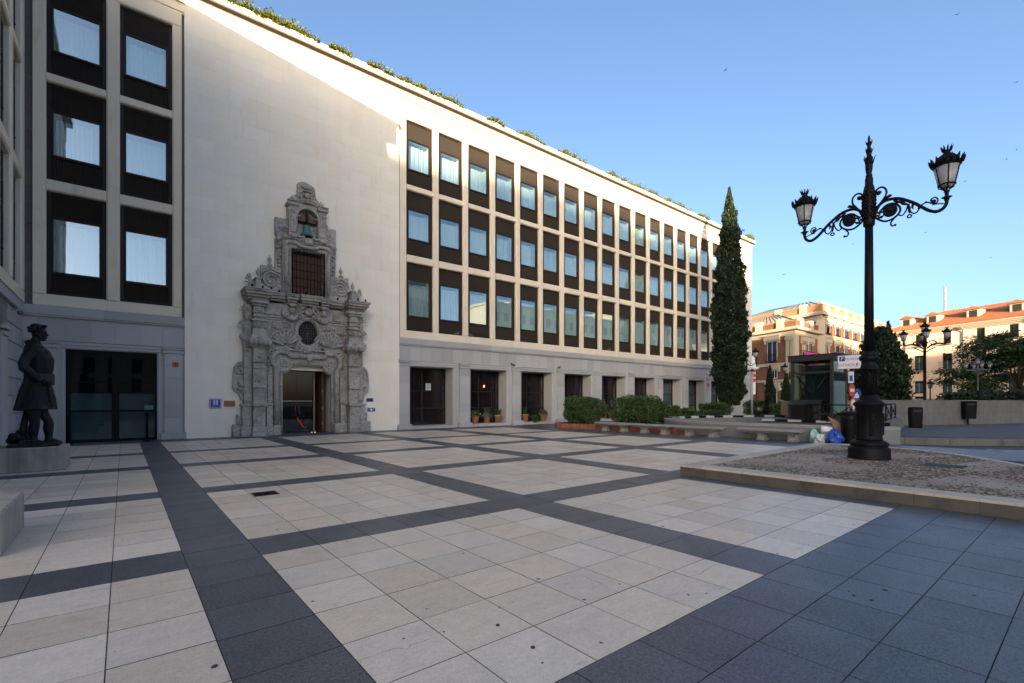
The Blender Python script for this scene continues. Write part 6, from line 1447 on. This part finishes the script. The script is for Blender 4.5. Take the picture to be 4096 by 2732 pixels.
def wall_lamp(lb, x, y, z, dx, dy, s=1.0):
    t = thing('wall_lamp', lb, 'wall lamp', (x,y,z)); mb = MB(); L = math.hypot(dx,dy)
    mb.tube(spline([(x+dx*q,y+dy*q,z+zz*s) for q,zz in ((0,-.5),(.3,-.7),(.7,-.68),(1,-.45),(1,-.25))],4),.03*s,6); mb.tube(spline([(x+dx*q,y+dy*q,z+zz*s) for q,zz in ((0,-.1),(.25,-.3),(.45,-.5),(.3,-.62),(.2,-.5))],4),.02*s,5); mb.box(x-.06,x+.06,y-.06,y+.06,z-.9*s,z+.0)
    build(mb,'bracket',M['iron'],t); put_lantern(t,(x+dx,y+dy,z-.25*s),s,'iron','frost'); return t
wall_lamp('black wall lantern on a bracket at the far corner of the hotel',53.9,25.1,6.35,-.15,-1.0,1.15)
# ================================================================ TREES
def conifer(lb, name, x, y, h, prof, n, lf, m, seed, z0=.4, spikes=1, aspect=.45):
    rs = np.random.RandomState(seed); t = thing(name, lb, 'tree', (x,y,0)); zz = z0+(h-z0)*(1-(1-rs.rand(n))**.62) if False else z0+(h-z0)*rs.beta(1.0,1.35,n)
    pr = np.interp((zz-z0)/(h-z0),[p for p,_ in prof],[r for _,r in prof]); a = rs.rand(n)*2*math.pi
    lump = 1+.15*np.sin(a*3+zz*1.3+seed)+.13*np.sin(a*5-zz*2.3)+.10*np.sin(zz*4.1+a*2)+.08*np.sin(zz*9+a*7)
    rr_ = pr*lump*(.55+.48*rs.rand(n)**.5)*np.where(rs.rand(n) < .035,1.16,1.0); p = np.c_[rr_*np.cos(a),rr_*np.sin(a),zz]
    d = np.c_[np.cos(a)*.5,np.sin(a)*.5,np.full(n,1.1)]
    leaves('crown', p, lf, m, t, aspect, .0, seed, dirs=d, spread=.55)
    mb = MB(); mb.lathe([(max(.06,prof[1][1]*.13),0),(max(.05,prof[1][1]*.1),h*.5),(.02,h*.93)],(0,0,0),8); build(mb,'trunk',M['bark'],t,False); return t
conifer('very tall narrow cypress standing before the right end of the hotel','cypress_tree',41.2,20.7,20.3,[(0,.8),(.08,1.05),(.22,1.26),(.4,1.30),(.55,1.12),(.7,.86),(.8,.70),(.88,.46),(.94,.24),(1,.03)],62000,.20,M['leaf_cyp'],8,1.3)
conifer('slim young cypress left of the two in front of the brick museum','cypress_tree',41.84,17.59,4.6,[(0,.30),(.1,.36),(.4,.36),(.7,.25),(.9,.12),(1,.02)],5000,.15,M['leaf_cyp'],9,.2)
conifer('shorter slim cypress beside the glass kiosk','cypress_tree',42.93,16.72,3.95,[(0,.34),(.1,.42),(.4,.40),(.7,.27),(.9,.12),(1,.02)],5000,.15,M['leaf_cyp'],10,.2)
CT = conifer('broad dark conifer behind the big lamp post','conifer_tree',55.1,13.3,8.6,[(0,1.7),(.1,2.05),(.35,2.15),(.6,1.75),(.78,1.2),(.9,.75),(1,.2)],19000,.30,M['leaf_cyp'],11,.8)
rs = np.random.RandomState(77); n = 2600; q = rs.randint(0,5,n); ca = np.array([(.6,-.5),(-.7,.5),(.2,.6),(-.2,-.6),(1.0,-.9)])[q]; hz = np.array([9.2,9.0,8.9,8.5,8.0])[q]; zz = hz-rs.rand(n)**.7*3.2; rad__ = (hz-zz)*.22; a = rs.rand(n)*6.283
leaves('crown', np.c_[ca[:,0]+rad__*np.cos(a),ca[:,1]+rad__*np.sin(a),zz], .3, M['leaf_cyp'], CT, .45, .9, 12)
def broad(lb, x, y, z0, z1, r, n, seed, m, nclump=34, cat='tree', lf=.34):
    rs = np.random.RandomState(seed); t = thing('leafy_tree', lb, cat, (x,y,0)); cl = []; mb = MB()
    mb.lathe([(.28,0),(.2,1.2),(.16,z0+.6)],(0,0,0),10)
    for i in range(nclump):
        a = rs.rand()*6.283; q = rs.rand()**.5*r; z = z0+(z1-z0)*(rs.rand()**.8)*(1-.35*(q/r)**2); cl.append((q*math.cos(a),q*math.sin(a),z,.8+.9*rs.rand()))
        if i % 3 == 0: mb.tube([(0,0,z0),(q*.4*math.cos(a),q*.4*math.sin(a),z0+(z-z0)*.6),(q*math.cos(a),q*math.sin(a),z)],[.10,.06,.02],6)
    cl = np.array(cl); k = rs.randint(0,nclump,n); u = rs.normal(size=(n,3)); p = cl[k,:3]+u*np.c_[cl[k,3]*.55,cl[k,3]*.55,cl[k,3]*.22]
    leaves('crown', p, lf, m, t, .32, -.15, seed, dirs=np.c_[u[:,0]*.7,u[:,1]*.7,np.full(n,-.1)], spread=.6); build(mb,'trunk',M['bark'],t,False); return t
broad('spreading leafy tree at the right edge before the peach building',71.5,5.6,2.2,8.7,5.6,17000,14,M['leaf_tree'],46)
broad('second dark leafy tree filling the right edge behind the spreading one',80.5,3.0,2.6,8.4,6.0,9000,15,M['leaf_tree'],30,lf=.4)
for i,(x,y,rx_,rz_,lb) in enumerate(((54.6,7.4,1.9,.95,'left half of the dark clipped hedge behind the granite wall'),(57.2,5.3,2.4,1.0,'right half of the dark clipped hedge behind the granite wall'),(61,2.6,2.2,.8,'low hedge below the trees at the right edge'))):
    shrub('hedge',lb,'hedge',(x,y,.6),rx_,rx_*.8,rz_,4200,.22,M['leaf_cyp'],70+i,'hedges behind the granite wall',stems=True)
t = thing('vent_kiosk','brick vent housing with a dark louvred top at the right edge','vent housing',(52.6,2.6,0))
mb = MB(); mb.box(51.6,54.6,1.0,2.9,0,2.05); build(mb,'brick_base',M['brick'],t)
mb = MB()
for i in range(7): mb.box(51.55,54.65,.95,2.95,2.07+i*.13,2.15+i*.13)
mb.box(51.7,54.5,1.1,2.8,2.05,3.0); build(mb,'louvre',M['iron'],t)
# roof-edge shrubs on the hotel
NAMES = ['above the upper left corner of the plain wall','above the plain wall, second from the left','above the plain wall over the carved portal','above the plain wall right of the carved portal','above the right half of the plain wall','above the right edge of the plain wall','above the first upper window of the grid','above the third upper window of the grid','above the fifth upper window of the grid','above the sixth upper window of the grid','above the ninth upper window of the grid','above the eleventh upper window of the grid','above the thirteenth upper window of the grid','above the fifteenth upper window of the grid','at the far right end of the roof, right of the cypress']
for i,x in enumerate((4.2,5.4,6.6,8.7,10.9,12.9,15.1,18.7,21.8,25.8,31.2,35.2,39.8,44.2,54.2)):
    s = (1.0,1.15,1.2,.75,.9,1.1,1.1,.7,1.15,1.25,1.0,1.35,1.2,.8,1.3)[i]; rs = np.random.RandomState(90+i); n = 3400
    t = thing('roof_shrub','yellow-green roof edge shrub '+NAMES[i],'shrub',(x,25.55,19.66),group='shrubs along the hotel roof edge')
    L = (.8,.75,1.1,.6,.8,1.1,1.2,.7,1.4,1.5,1.6,2.9,2.2,1.1,.7)[i]
    xx_ = rs.uniform(-L,L,n); p = np.c_[xx_,rs.normal(-.28,.26,n),rs.rand(n)**.8*(.36*s)*np.clip(1-(np.abs(xx_)/L)**3,.1,1)*(.72+.28*np.sin(xx_*3.1+i)+.18*np.sin(xx_*7.7+2*i))]; p[:,2] += .0-.10*(rs.rand(n) < .15)
    leaves('foliage', p, .13, M['leaf_roof'], t, .45, .4, 120+i)
    mb = MB()
    for k in range(5): xx = rs.normal(0,L*.3); mb.tube([(xx,.1,0),(xx+rs.normal(0,.1),0,.25*s),(xx+rs.normal(0,.2),-.1,.5*s)],[.02,.014,.006],4)
    build(mb,'stems',M['bark'],t,False)

# ================================================================ BRICK MUSEUM (beyond the hotel corner)
MU = thing('museum_building','brick and cream stone museum with zinc roofs and a stepped parapet','building',(76.07,28.49,0))
eA = Vector((.3253,.9456,0)); CA = Vector((76.07,28.49,0)); angA = math.atan2(eA.y,eA.x)
def mu_poly(s0, s1, x0, x1, out=0.0):
    """plan outline: right face along +X from x0 to x1, left face along eA up to s1"""
    nl = Vector((-eA.y,eA.x,0))*out; A = CA+Vector((x0,0,0)); k = out
    p0 = A+Vector((-k*1.35,-k,0)); p1 = A+Vector((x1-x0,-k,0)); p2 = p1+eA*s1; p3 = A+eA*s1+nl
    return [(p.x,p.y) for p in (p0,p1,p2,p3)]
def mu_slab(nm, m, x0, x1, s1, z0, z1, out=0.0):
    mb = MB(); mb.prism(mu_poly(0,s1,x0,x1,out), z0, z1, 'z'); return build(mb, nm, M[m], MU)
mu_slab('brick_wall','museum_brick',0,10,16,0,11.3); mu_slab('brick_wall','museum_brick',10.2,52,18,0,14.6,.02)
mu_slab('stone_band','cream_stone',0,10,16,11.3,12.06,.06); mu_slab('cornice','cream_stone',0,10,16,12.06,12.5,.55); mu_slab('parapet_wall','museum_brick',.2,9.8,16,12.5,13.35,.1); mu_slab('parapet_coping','terra',.2,9.8,16,13.35,13.5,.18)
mu_slab('base_course','cream_stone',0,52,17,6.9,7.35,.22); mu_slab('base_course','cream_stone',0,52,17,4.5,4.86,.16); mu_slab('base_course','cream_stone',0,52,17,0,.9,.12)
mu_slab('stone_band','cream_stone',10.2,52,18,11.64,12.34,.16); mu_slab('stone_band','cream_stone',10.2,52,18,14.4,15.34,.08); mu_slab('cornice','cream_stone',10.2,52,18,15.34,15.9,.6); mu_slab('parapet_wall','terra',10.4,52,18,15.9,16.95,.1); mu_slab('parapet_coping','terra',10.4,52,18,16.95,17.12,.18)
# zinc roofs
def hip(x0, x1, s1, z0, z1, ins, mname='zinc'):
    P = [Vector((a,b,z0)) for a,b in mu_poly(0,s1,x0,x1,-.3)]; c = sum(P,Vector())/4; T = [p+(c-p)*ins for p in P]; 
    for q in T: q.z = z1
    mb = MB(); mb.add([tuple(p) for p in P+T],[(0,1,5,4),(1,2,6,5),(2,3,7,6),(3,0,4,7),(4,5,6,7)]); o = build(mb,'zinc_roof',M[mname],MU)
    mb = MB()
    for i,j in ((3,0),(0,1)):
        k = 14
        for q in range(k+1): a = P[i]+(P[j]-P[i])*q/k; b = T[i]+(T[j]-T[i])*q/k; mb.tube([tuple(a+Vector((0,0,.05))),tuple(b+Vector((0,0,.05)))],.06,4)
    build(mb,'roof_seam',M['grey_iron'],o)
hip(1,9.5,15,13.4,15.4,.62); hip(11.5,50,24,17.0,20.6,.62)
mb = MB(); mb.prism([(a,b) for a,b in mu_poly(0,12,22.0,50,-7.0)],20.0,21.4,'z'); build(mb,'roof_deck',M['zinc'],MU); mb = MB(); mb.box(84,92,52,62,20.3,20.7); build(mb,'roof_canopy',M['steel'],MU)
mb = MB(); mb.prism(mu_poly(16,30,-2,9,.2),0,15.0,'z') if False else mb.box(78,96,46,60,0,16.3); build(mb,'rear_wing',M['cream_stone'],MU)
mb = MB(); mb.box(77.6,96.4,45.6,60.4,16.3,16.9); mb.prism([(78,16.9),(96,16.9),(90,19.2),(84,19.2)],46,60); build(mb,'rear_roof',M['zinc'],MU)
mb = MB()
for i in range(12): mb.tube([(78.5+i*.9,46.2,16.9),(78.5+i*.9,46.2,20.6)],.04,4)
mb.tube([(78.3,46.2,20.6),(89,46.2,20.6)],.05,4); mb.tube([(78.3,46.2,19.5),(89,46.2,19.5)],.04,4); build(mb,'roof_railing',M['galv'],MU)
# parapet posts, pilasters, windows
rotL = angA-math.pi/2+math.pi/2
def on_left(s, out): p = CA+eA*s+Vector((-eA.y,eA.x,0))*out; return p
def left_box(nm, m, s0, s1, z0, z1, out0, out1, par=None):
    a, b = on_left(s0,out0), on_left(s1,out0); c, d = on_left(s1,out1), on_left(s0,out1); mb = MB(); mb.prism([(q.x,q.y) for q in (a,b,c,d)],z0,z1,'z'); return build(mb,nm,M[m],par or MU)
def right_box(nm, m, x0, x1, z0, z1, out0, out1, par=None):
    mb = MB(); mb.box(CA.x+x0,CA.x+x1,CA.y-out1,CA.y-out0,z0,z1); return build(mb,nm,M[m],par or MU)
for s0,s1 in ((1.9,3.0),(5.75,6.9),(8.0,9.2),(12,13.1)): left_box('parapet_post','cream_stone',s0,s1,12.5,13.95,-.3,.24)
for x0 in (1.6,5.4,8.8): right_box('parapet_post','cream_stone',x0,x0+1.1,12.5,13.85,-.3,.24)
for x0 in (12.0,16.4,20.8,25.2,29.6,34,38.4,42.8): right_box('parapet_post','cream_stone',x0,x0+1.3,15.9,17.5,-.3,.26)
for s0 in (2.5,7.3): 
    mb = MB(); p = CA+Vector((10.3,0,0))+eA*s0; q = p+eA*1.2; nl = Vector((-eA.y,eA.x,0))*.25; mb.prism([(v.x,v.y) for v in (p-nl,q-nl,q+nl,p+nl)],15.9,17.5,'z'); build(mb,'parapet_post',M['cream_stone'],MU)
left_box('corner_pilaster','cream_stone',0,1.35,0,11.3,-.1,.22); right_box('corner_pilaster','cream_stone',-.25,.85,0,11.3,-.2,.23); right_box('corner_pilaster','cream_stone',8.75,11.2,0,14.4,-.2,.28)
left_box('pilaster_capital','cream_stone',-.1,1.45,10.6,11.1,-.1,.34)
left_box('inset','museum_brick',.62,.72,4.9,10.3,.2,.235)
def mu_window(face, a, b, z0, z1, lint=True, balc=True):
    bx = left_box if face == 'L' else right_box
    w_ = bx('window','white',a,b,z0,z1,.02,.05); m_ = (a+b)/2; t_ = .09
    for u,v in ((a+t_,m_-t_*.6),(m_+t_*.6,b-t_)): bx('pane','dpane',u,v,z0+.1,z1-.1,.051,.06,w_); bx('dark_inside','dark',u,v,z0+.1,z1-.1,.0495,.0505,w_)
    if lint:
        L = bx('lintel','cream_stone',a-.5,b+.5,z1+.05,z1+.75,.0,.28)
        bx('lintel_cap','cream_stone',a-.65,b+.65,z1+.75,z1+.95,.0,.40,L)
        for q in (a-.48,b+.18): bx('bracket','cream_stone',q,q+.3,z1-.35,z1+.05,.0,.22,L)
    if balc:
        B = bx('balcony','iron',a-.12,b+.12,z0+.02,z0+.12,.05,.30)
        bx('rail','iron',a-.12,b+.12,z0+1.12,z0+1.17,.26,.30,B)
        for i in range(9): q = a-.12+(b-a+.22)*i/8; bx('bar','iron',q,q+.03,z0+.12,z0+1.12,.27,.29,B)
mu_window('L',2.95,4.75,7.6,10.75); mu_window('L',9.3,10.9,7.6,10.75); mu_window('L',2.95,3.9,5.05,6.4,True,False); mu_window('L',3.0,4.4,.9,3.5,True,False)
for a in (2.65,5.05): mu_window('R',a,a+1.4,7.5,10.5,True,False)
for k in range(8):
    a = 12.3+k*4.35; mu_window('R',a,a+1.7,12.5,14.35,True,True); mu_window('R',a,a+1.7,8.0,11.0,True,False)
    if k < 4: right_box('window','dark',a,a+1.5,4.95,6.3,.02,.05)
mb = MB(); mb.box(CA.x+2.4,CA.x+8,CA.y-.5,CA.y-.45,6.0,8.95); build(mb,'cloth_banner',M['magenta'],MU)
mb = MB(); mb.tube([(CA.x+.8,CA.y-.5,9.0),(CA.x+8.3,CA.y-.5,9.0)],.05,5); build(mb,'banner_bar',M['iron'],MU)
for s0 in (3.6,): 
    p = on_left(.75,.1); wall_lamp('grey wall lantern on the corner of the brick museum',p.x-.3,p.y-.1,5.9,-.9,.3,1.25)
p = on_left(2.2,.08); t = thing('wall_plaque','small white plaque with a crest on the museum brickwork','plaque',(p.x,p.y,3.5)); left_box('plate','signwhite',1.85,2.6,3.2,3.95,.04,.09,t).location -= Vector((0,0,0))
t.children[0].location = (0,0,0)
left_box('crest','brass',2.1,2.35,3.6,3.85,.09,.10,t).location = (0,0,0)

# ================================================================ PEACH BUILDING WITH TILED ROOF
PB = thing('peach_building','long peach rendered building with red tiled roof, dormers and small balconies','building',(102.02,7.49,0),math.atan2(-.9416,-.3368))
# local frame: x = -s (towards the right of the picture), y into the building, z up
def pb(nm, m, s0, s1, y0, y1, z0, z1, par=None, b=0.0):
    mb = MB(); mb.box(-s1,-s0,y0,y1,z0,z1,b); return build(mb, nm, M[m] if isinstance(m,str) else m, par or PB, False)
pb('wall','pink',-14,18.8,0,14,0,13.3)
for z0,z1,o in ((13.1,13.3,.25),(13.3,13.5,.45),(13.5,13.72,.7),(13.72,13.95,.95)): pb('eaves','cream_stone',-14.3,19.1,-o,1,z0+.002,z1)
# tiled roof: rows of round tiles running up the slope
mb = MB(); vs = []; fs = []; n = 84*6; rows = 12
for j in range(rows+1):
    q = j/rows
    for i in range(n+1):
        s = 19.2-33.4*i/n; cut = max(0,(s-11.0)/8.2); zz = 13.97+3.3*q*(1-cut*.0); ph = (i % 6)/6*2*math.pi
        ss = s-cut*q*6.0 if s > 11 else s
        vs.append((-ss, -1.0+6.5*q, zz+.075*math.sin(ph)+.05*((j*7) % 3)*0))
for j in range(rows):
    for i in range(n): o = j*(n+1)+i; fs.append((o,o+1,o+n+2,o+n+1))
mb.add(vs,fs,True); tag(build(mb,'roof_tiles',M['tile'],PB,False),kind='stuff')
mb = MB(); mb.add([(-19.2,-1,13.9),(14.3,-1,13.9),(14.3,5.5,17.2),(-13,5.5,17.2),(-19.2,14,13.9),(-13,9,17.2),(14.3,9,17.2),(14.3,14,13.9)],[(0,1,2,3),(4,0,3,5),(3,2,6,5),(5,6,7,4)]); build(mb,'roof_base',M['tile'],PB,False)
for s0 in (16.2,12.2,6.6,1.3,-2.0):
    d = pb('dormer','cream_stone',s0-.95,s0+.75,1.0,4.5,14.6,16.25); 
    mb = MB(); mb.prism([(-s0-1.05,16.2),(-s0+1.25,16.2),(-s0+.1,16.75)],.7,4.8); build(mb,'dormer_roof',M['tile'],d,False)
    w_ = pb('dormer_window','dark',s0-.62,s0+.42,.97,1.03,14.95,16.05,d)
mb = MB()
for i in range(7): mb.add([(1.0+i*1.6,3.4,16.35),(2.5+i*1.6,3.4,16.35),(2.5+i*1.6,5.6,17.75),(1.0+i*1.6,5.6,17.75)],[(0,1,2,3)])
build(mb,'solar_panels',M['dgranite'],PB,False)
for s0 in (15.6,7.25,-1.2): mb = MB(); mb.tube([(-s0,-.9,13.5),(-s0,-.35,13.1),(-s0,-.14,12.7),(-s0,-.14,.5)],.09,6); build(mb,'downpipe',M['grey_iron'],PB,False)
for s0 in (17.4,13.5,9.4,5.0,1.05,-3.2,-7.4):
    for z0,z1,hb in ((11.05,13.0,.9),(6.95,9.42,1.1),(2.9,5.05,0),(.5,2.4,0)):
        if z0 > 11: a, b = s0-.48, s0+.48
        else: a, b = s0-.63, s0+.63
        f = pb('window','steel',a,b,-.03,.05,z0,z1); pb('pane','dpane',a+.08,s0-.05,-.04,-.032,z0+.1,z1-.1,f); pb('pane','dpane',s0+.05,b-.08,-.04,-.032,z0+.1,z1-.1,f)
        if z0 in (6.95,2.9): pb('blind','curtain_teal',a+.1,b-.1,-.0315,-.0302,z0+.1,z1-(1.2 if s0 in (9.4,1.05) and z0 > 5 else .35),f)
        if hb:
            B = pb('balcony','coping',a-.42,b+.42,-.55,0,z0-.16,z0-.04); mb = MB()
            for i in range(13): q = -(a-.38)-(b-a+.76)*i/12; mb.tube([(q,-.52,z0-.04),(q,-.52,z0+hb)],.014,3)
            mb.tube([(-(a-.4),-.52,z0+hb),(-(b+.4),-.52,z0+hb)],.022,4); [mb.tube([(q,-.52,z0+hb),(q,0,z0+hb)],.02,4) for q in (-(a-.4),-(b+.4))]; build(mb,'balcony_rail',M['iron'],B,False)
pb('base_band','coping',-14,18.85,-.06,0,0,2.0)
bk = pb('chimney_block','cream_stone',-9.5,.2,6.5,12,13,20.3); pb('chimney_cap','tile',-9.5,.0,6.2,12.2,20.3,20.6,bk)
mb = MB(); mb.lathe([(.28,20.6),(.28,21.7),(.5,21.75),(.75,21.8),(.5,22.2),(.1,22.4)],(1.6,8,0),12); build(mb,'vent_cowl',M['grey_iron'],bk,False)
t = thing('roof_antenna','thin pale chimney mast rising behind the tiled roof','mast',(119.6,18.9,15)); mb = MB(); mb.lathe([(.22,13),(.22,22.8),(.15,23.0)],(119.6,18.9,0),10); mb.tube([(120.6,17.9,14),(120.6,17.9,19.6)],.08,5); build(mb,'mast',M['coping'],t)
wl_ = wall_lamp('small wall lantern low on the peach building beside the downpipe',96.2,22.0,4.2,-.9,.1,1.2)

# ================================================================ BUILDINGS BEHIND THE VIEWER (they shade the plaza and show in the window glass)
def block(name, lb, x0, x1, y0, y1, h, m, nx, nz, steps=()):
    t = thing(name, lb, 'building', ((x0+x1)/2,y1,0)); mb = MB(); mb.box(x0,x1,y0,y1,0,h); build(mb,'wall',M[m],t)
    mb = MB(); mb.box(x0-.5,x1+.5,y0-.5,y1+.6,h,h+.5); build(mb,'cornice',M['cream_stone'],t)
    mb = MB()
    for a,b,z in steps: mb.box(a,b,y0+2,y1-2,h+.5,h+.5+z)
    if steps: build(mb,'chimneys',M['cream_stone'],t)
    if nx:
        wx = (x1-x0)/nx; wm = MB(); wm.box(0,1.3,0,.05,0,2.2); wme = wm.mesh('window',M['dark']); fm = MB(); fm.box(-.25,1.55,0,.18,2.25,2.5); fm.box(-.25,1.55,0,.25,-.3,-.05); fme = fm.mesh('window_trim',M['cream_stone'])
        for i in range(nx):
            for k in range(nz):
                X, Z = x0+wx*(i+.5)-.65, 3.0+k*(h-3.5)/nz; o = inst('window',wme,t,(X,y1+.01,Z)); inst('trim',fme,o,(0,0,0),world=False)
    return t
# unseen skyline blocks, added and sized to keep low sun off the plaza
block('offscreen_building','distant pale block on the added far skyline behind the viewer, longest of the row',-150,-104,-128,-110,34.3,'cream_stone',0,0,((-140,-136,1.3),(-120,-117,1.2)))
block('offscreen_building','distant ochre block on the added far skyline with three chimneys',-104,-90,-128,-110,35.2,'pink',0,0,((-101,-99.4,.9),(-95,-93.4,1.0)))
block('offscreen_building','distant cream block with the highest roof of the added far skyline',-90,-77,-128,-110,35.0,'cream_stone',0,0,((-86,-84.6,1.0),))
block('offscreen_building','distant brick block stepping down on the added far skyline',-77,-52,-128,-110,31.4,'museum_brick',0,0)
block('offscreen_building','distant stone block opposite the museum on the added far skyline',-52,-30,-128,-110,31.0,'cream_stone',0,0)
block('offscreen_building','distant lower ochre block on the added far skyline',-30,-12,-128,-110,27.4,'pink',0,0)
block('offscreen_building','distant lowest block at the right end of the added far skyline',-12,14,-128,-110,23.4,'cream_stone',0,0)
block('offscreen_building','low house behind the viewer opposite the left windows',-14,6,-60,-46,15.5,'cream_stone',7,4)
block('offscreen_building','low house behind the viewer right of the church tower',56,69,-54,-40,13.5,'cream_stone',5,4)
block('offscreen_building','long cream block with rows of windows behind the viewer far right',69,118,-56,-42,25.2,'cream_stone',17,6,((76,78,1.2),(90,92,1.0)))
block('offscreen_building','grand far block of the square behind the viewer',118,190,-58,-44,29.0,'cream_stone',24,6)
t = thing('church_tower','square brick church tower with a small dome behind the viewer','tower',(39,-22,0))
mb = MB(); mb.box(36.2,41.8,-27,-21,0,18.6); build(mb,'shaft',M['museum_brick'],t); mb = MB(); mb.box(35.7,42.3,-27.5,-20.5,18.6,19.3); mb.box(36.4,41.6,-26.8,-21.2,19.3,20.3); build(mb,'cornice',M['cream_stone'],t); mb = MB(); mb.lathe([(2.5,20.3),(2.4,21.3),(1.8,22.7),(.7,23.5),(.4,24.3),(.1,25)],(39,-24,0),16); build(mb,'dome',M['dgranite'],t)
mb = MB(); mb.box(38,40,-21,-20.95,14,17.4); build(mb,'belfry_opening',M['dark'],t)

# ================================================================ BIRDS
pg = None
for x,z,s,fl_ in ((16.15,5.725,'on the limestone ledge under the second lower window',1),(17.1,5.725,'on the limestone ledge under the third lower window',-1),(20.45,3.99,'on the capital of the third pilaster',-1),(24.85,3.99,'on the capital of the fourth pilaster',1),(30.7,5.725,'on the limestone ledge under the ninth lower window',1)):
    y = 25.38 if z > 5 else 25.2; lb = 'grey pigeon perched '+s
    if pg is None:
        pg = thing('pigeon',lb,'pigeon',(x,y,z),0,'pigeons on the hotel ledges'); mb = MB(); mb.ell((0,0,.11),.13,.07,.075,12,8); mb.ell((.12,0,.20),.04,.038,.042,9,7); mb.tube([(.07,0,.14),(.11,0,.18)],[.06,.04],8); mb.tube([(-.08,0,.10),(-.20,0,.06),(-.25,0,.05)],[.06,.045,.02],6,False,.6); mb.tube([(.155,0,.2),(.185,0,.192)],[.012,.003],5); build(mb,'body',M['pigeon'],pg,False)
        mb = MB(); [mb.tube([(.01,q,.05),(.02,q,.0)],.007,4) for q in (-.03,.03)]; build(mb,'legs',M['rust'],pg,False)
    else: dup(pg,(x,y,z),lb,0 if fl_ > 0 else math.pi)
sw_ = None
for x,y,z in ((86.7,7.0,33.0),(81.0,11.7,49.9),(86.7,7.0,41.4),(70.8,19.9,21.2),(85.7,7.8,31.8),(58.4,29.9,42.9),(64.1,25.3,17.4),(79,13,25.5),(84,9,19.5),(77,14,22.4),(68,21,24),(81,11,28.8)):
    if sw_ is None:
        sw_ = thing('swift','tiny dark bird flying high in the clear sky','bird',(x,y,z),0,'birds flying over the square'); mb = MB(); mb.ell((0,0,0),.11,.03,.03,8,6); mb.add([(.06,0,.015),(-.01,.19,.05),(-.12,.33,.03),(-.03,.015,.015),(-.01,-.19,.05),(-.12,-.33,.03)],[(0,1,3),(1,2,3),(0,3,4),(4,3,5)]); mb.add([(-.14,0,0),(-.30,.06,0),(-.30,-.06,0)],[(0,1,2)]); build(mb,'body',M['black'],sw_,False)
    else: dup(sw_,(x,y,z),None,R.random()*6)
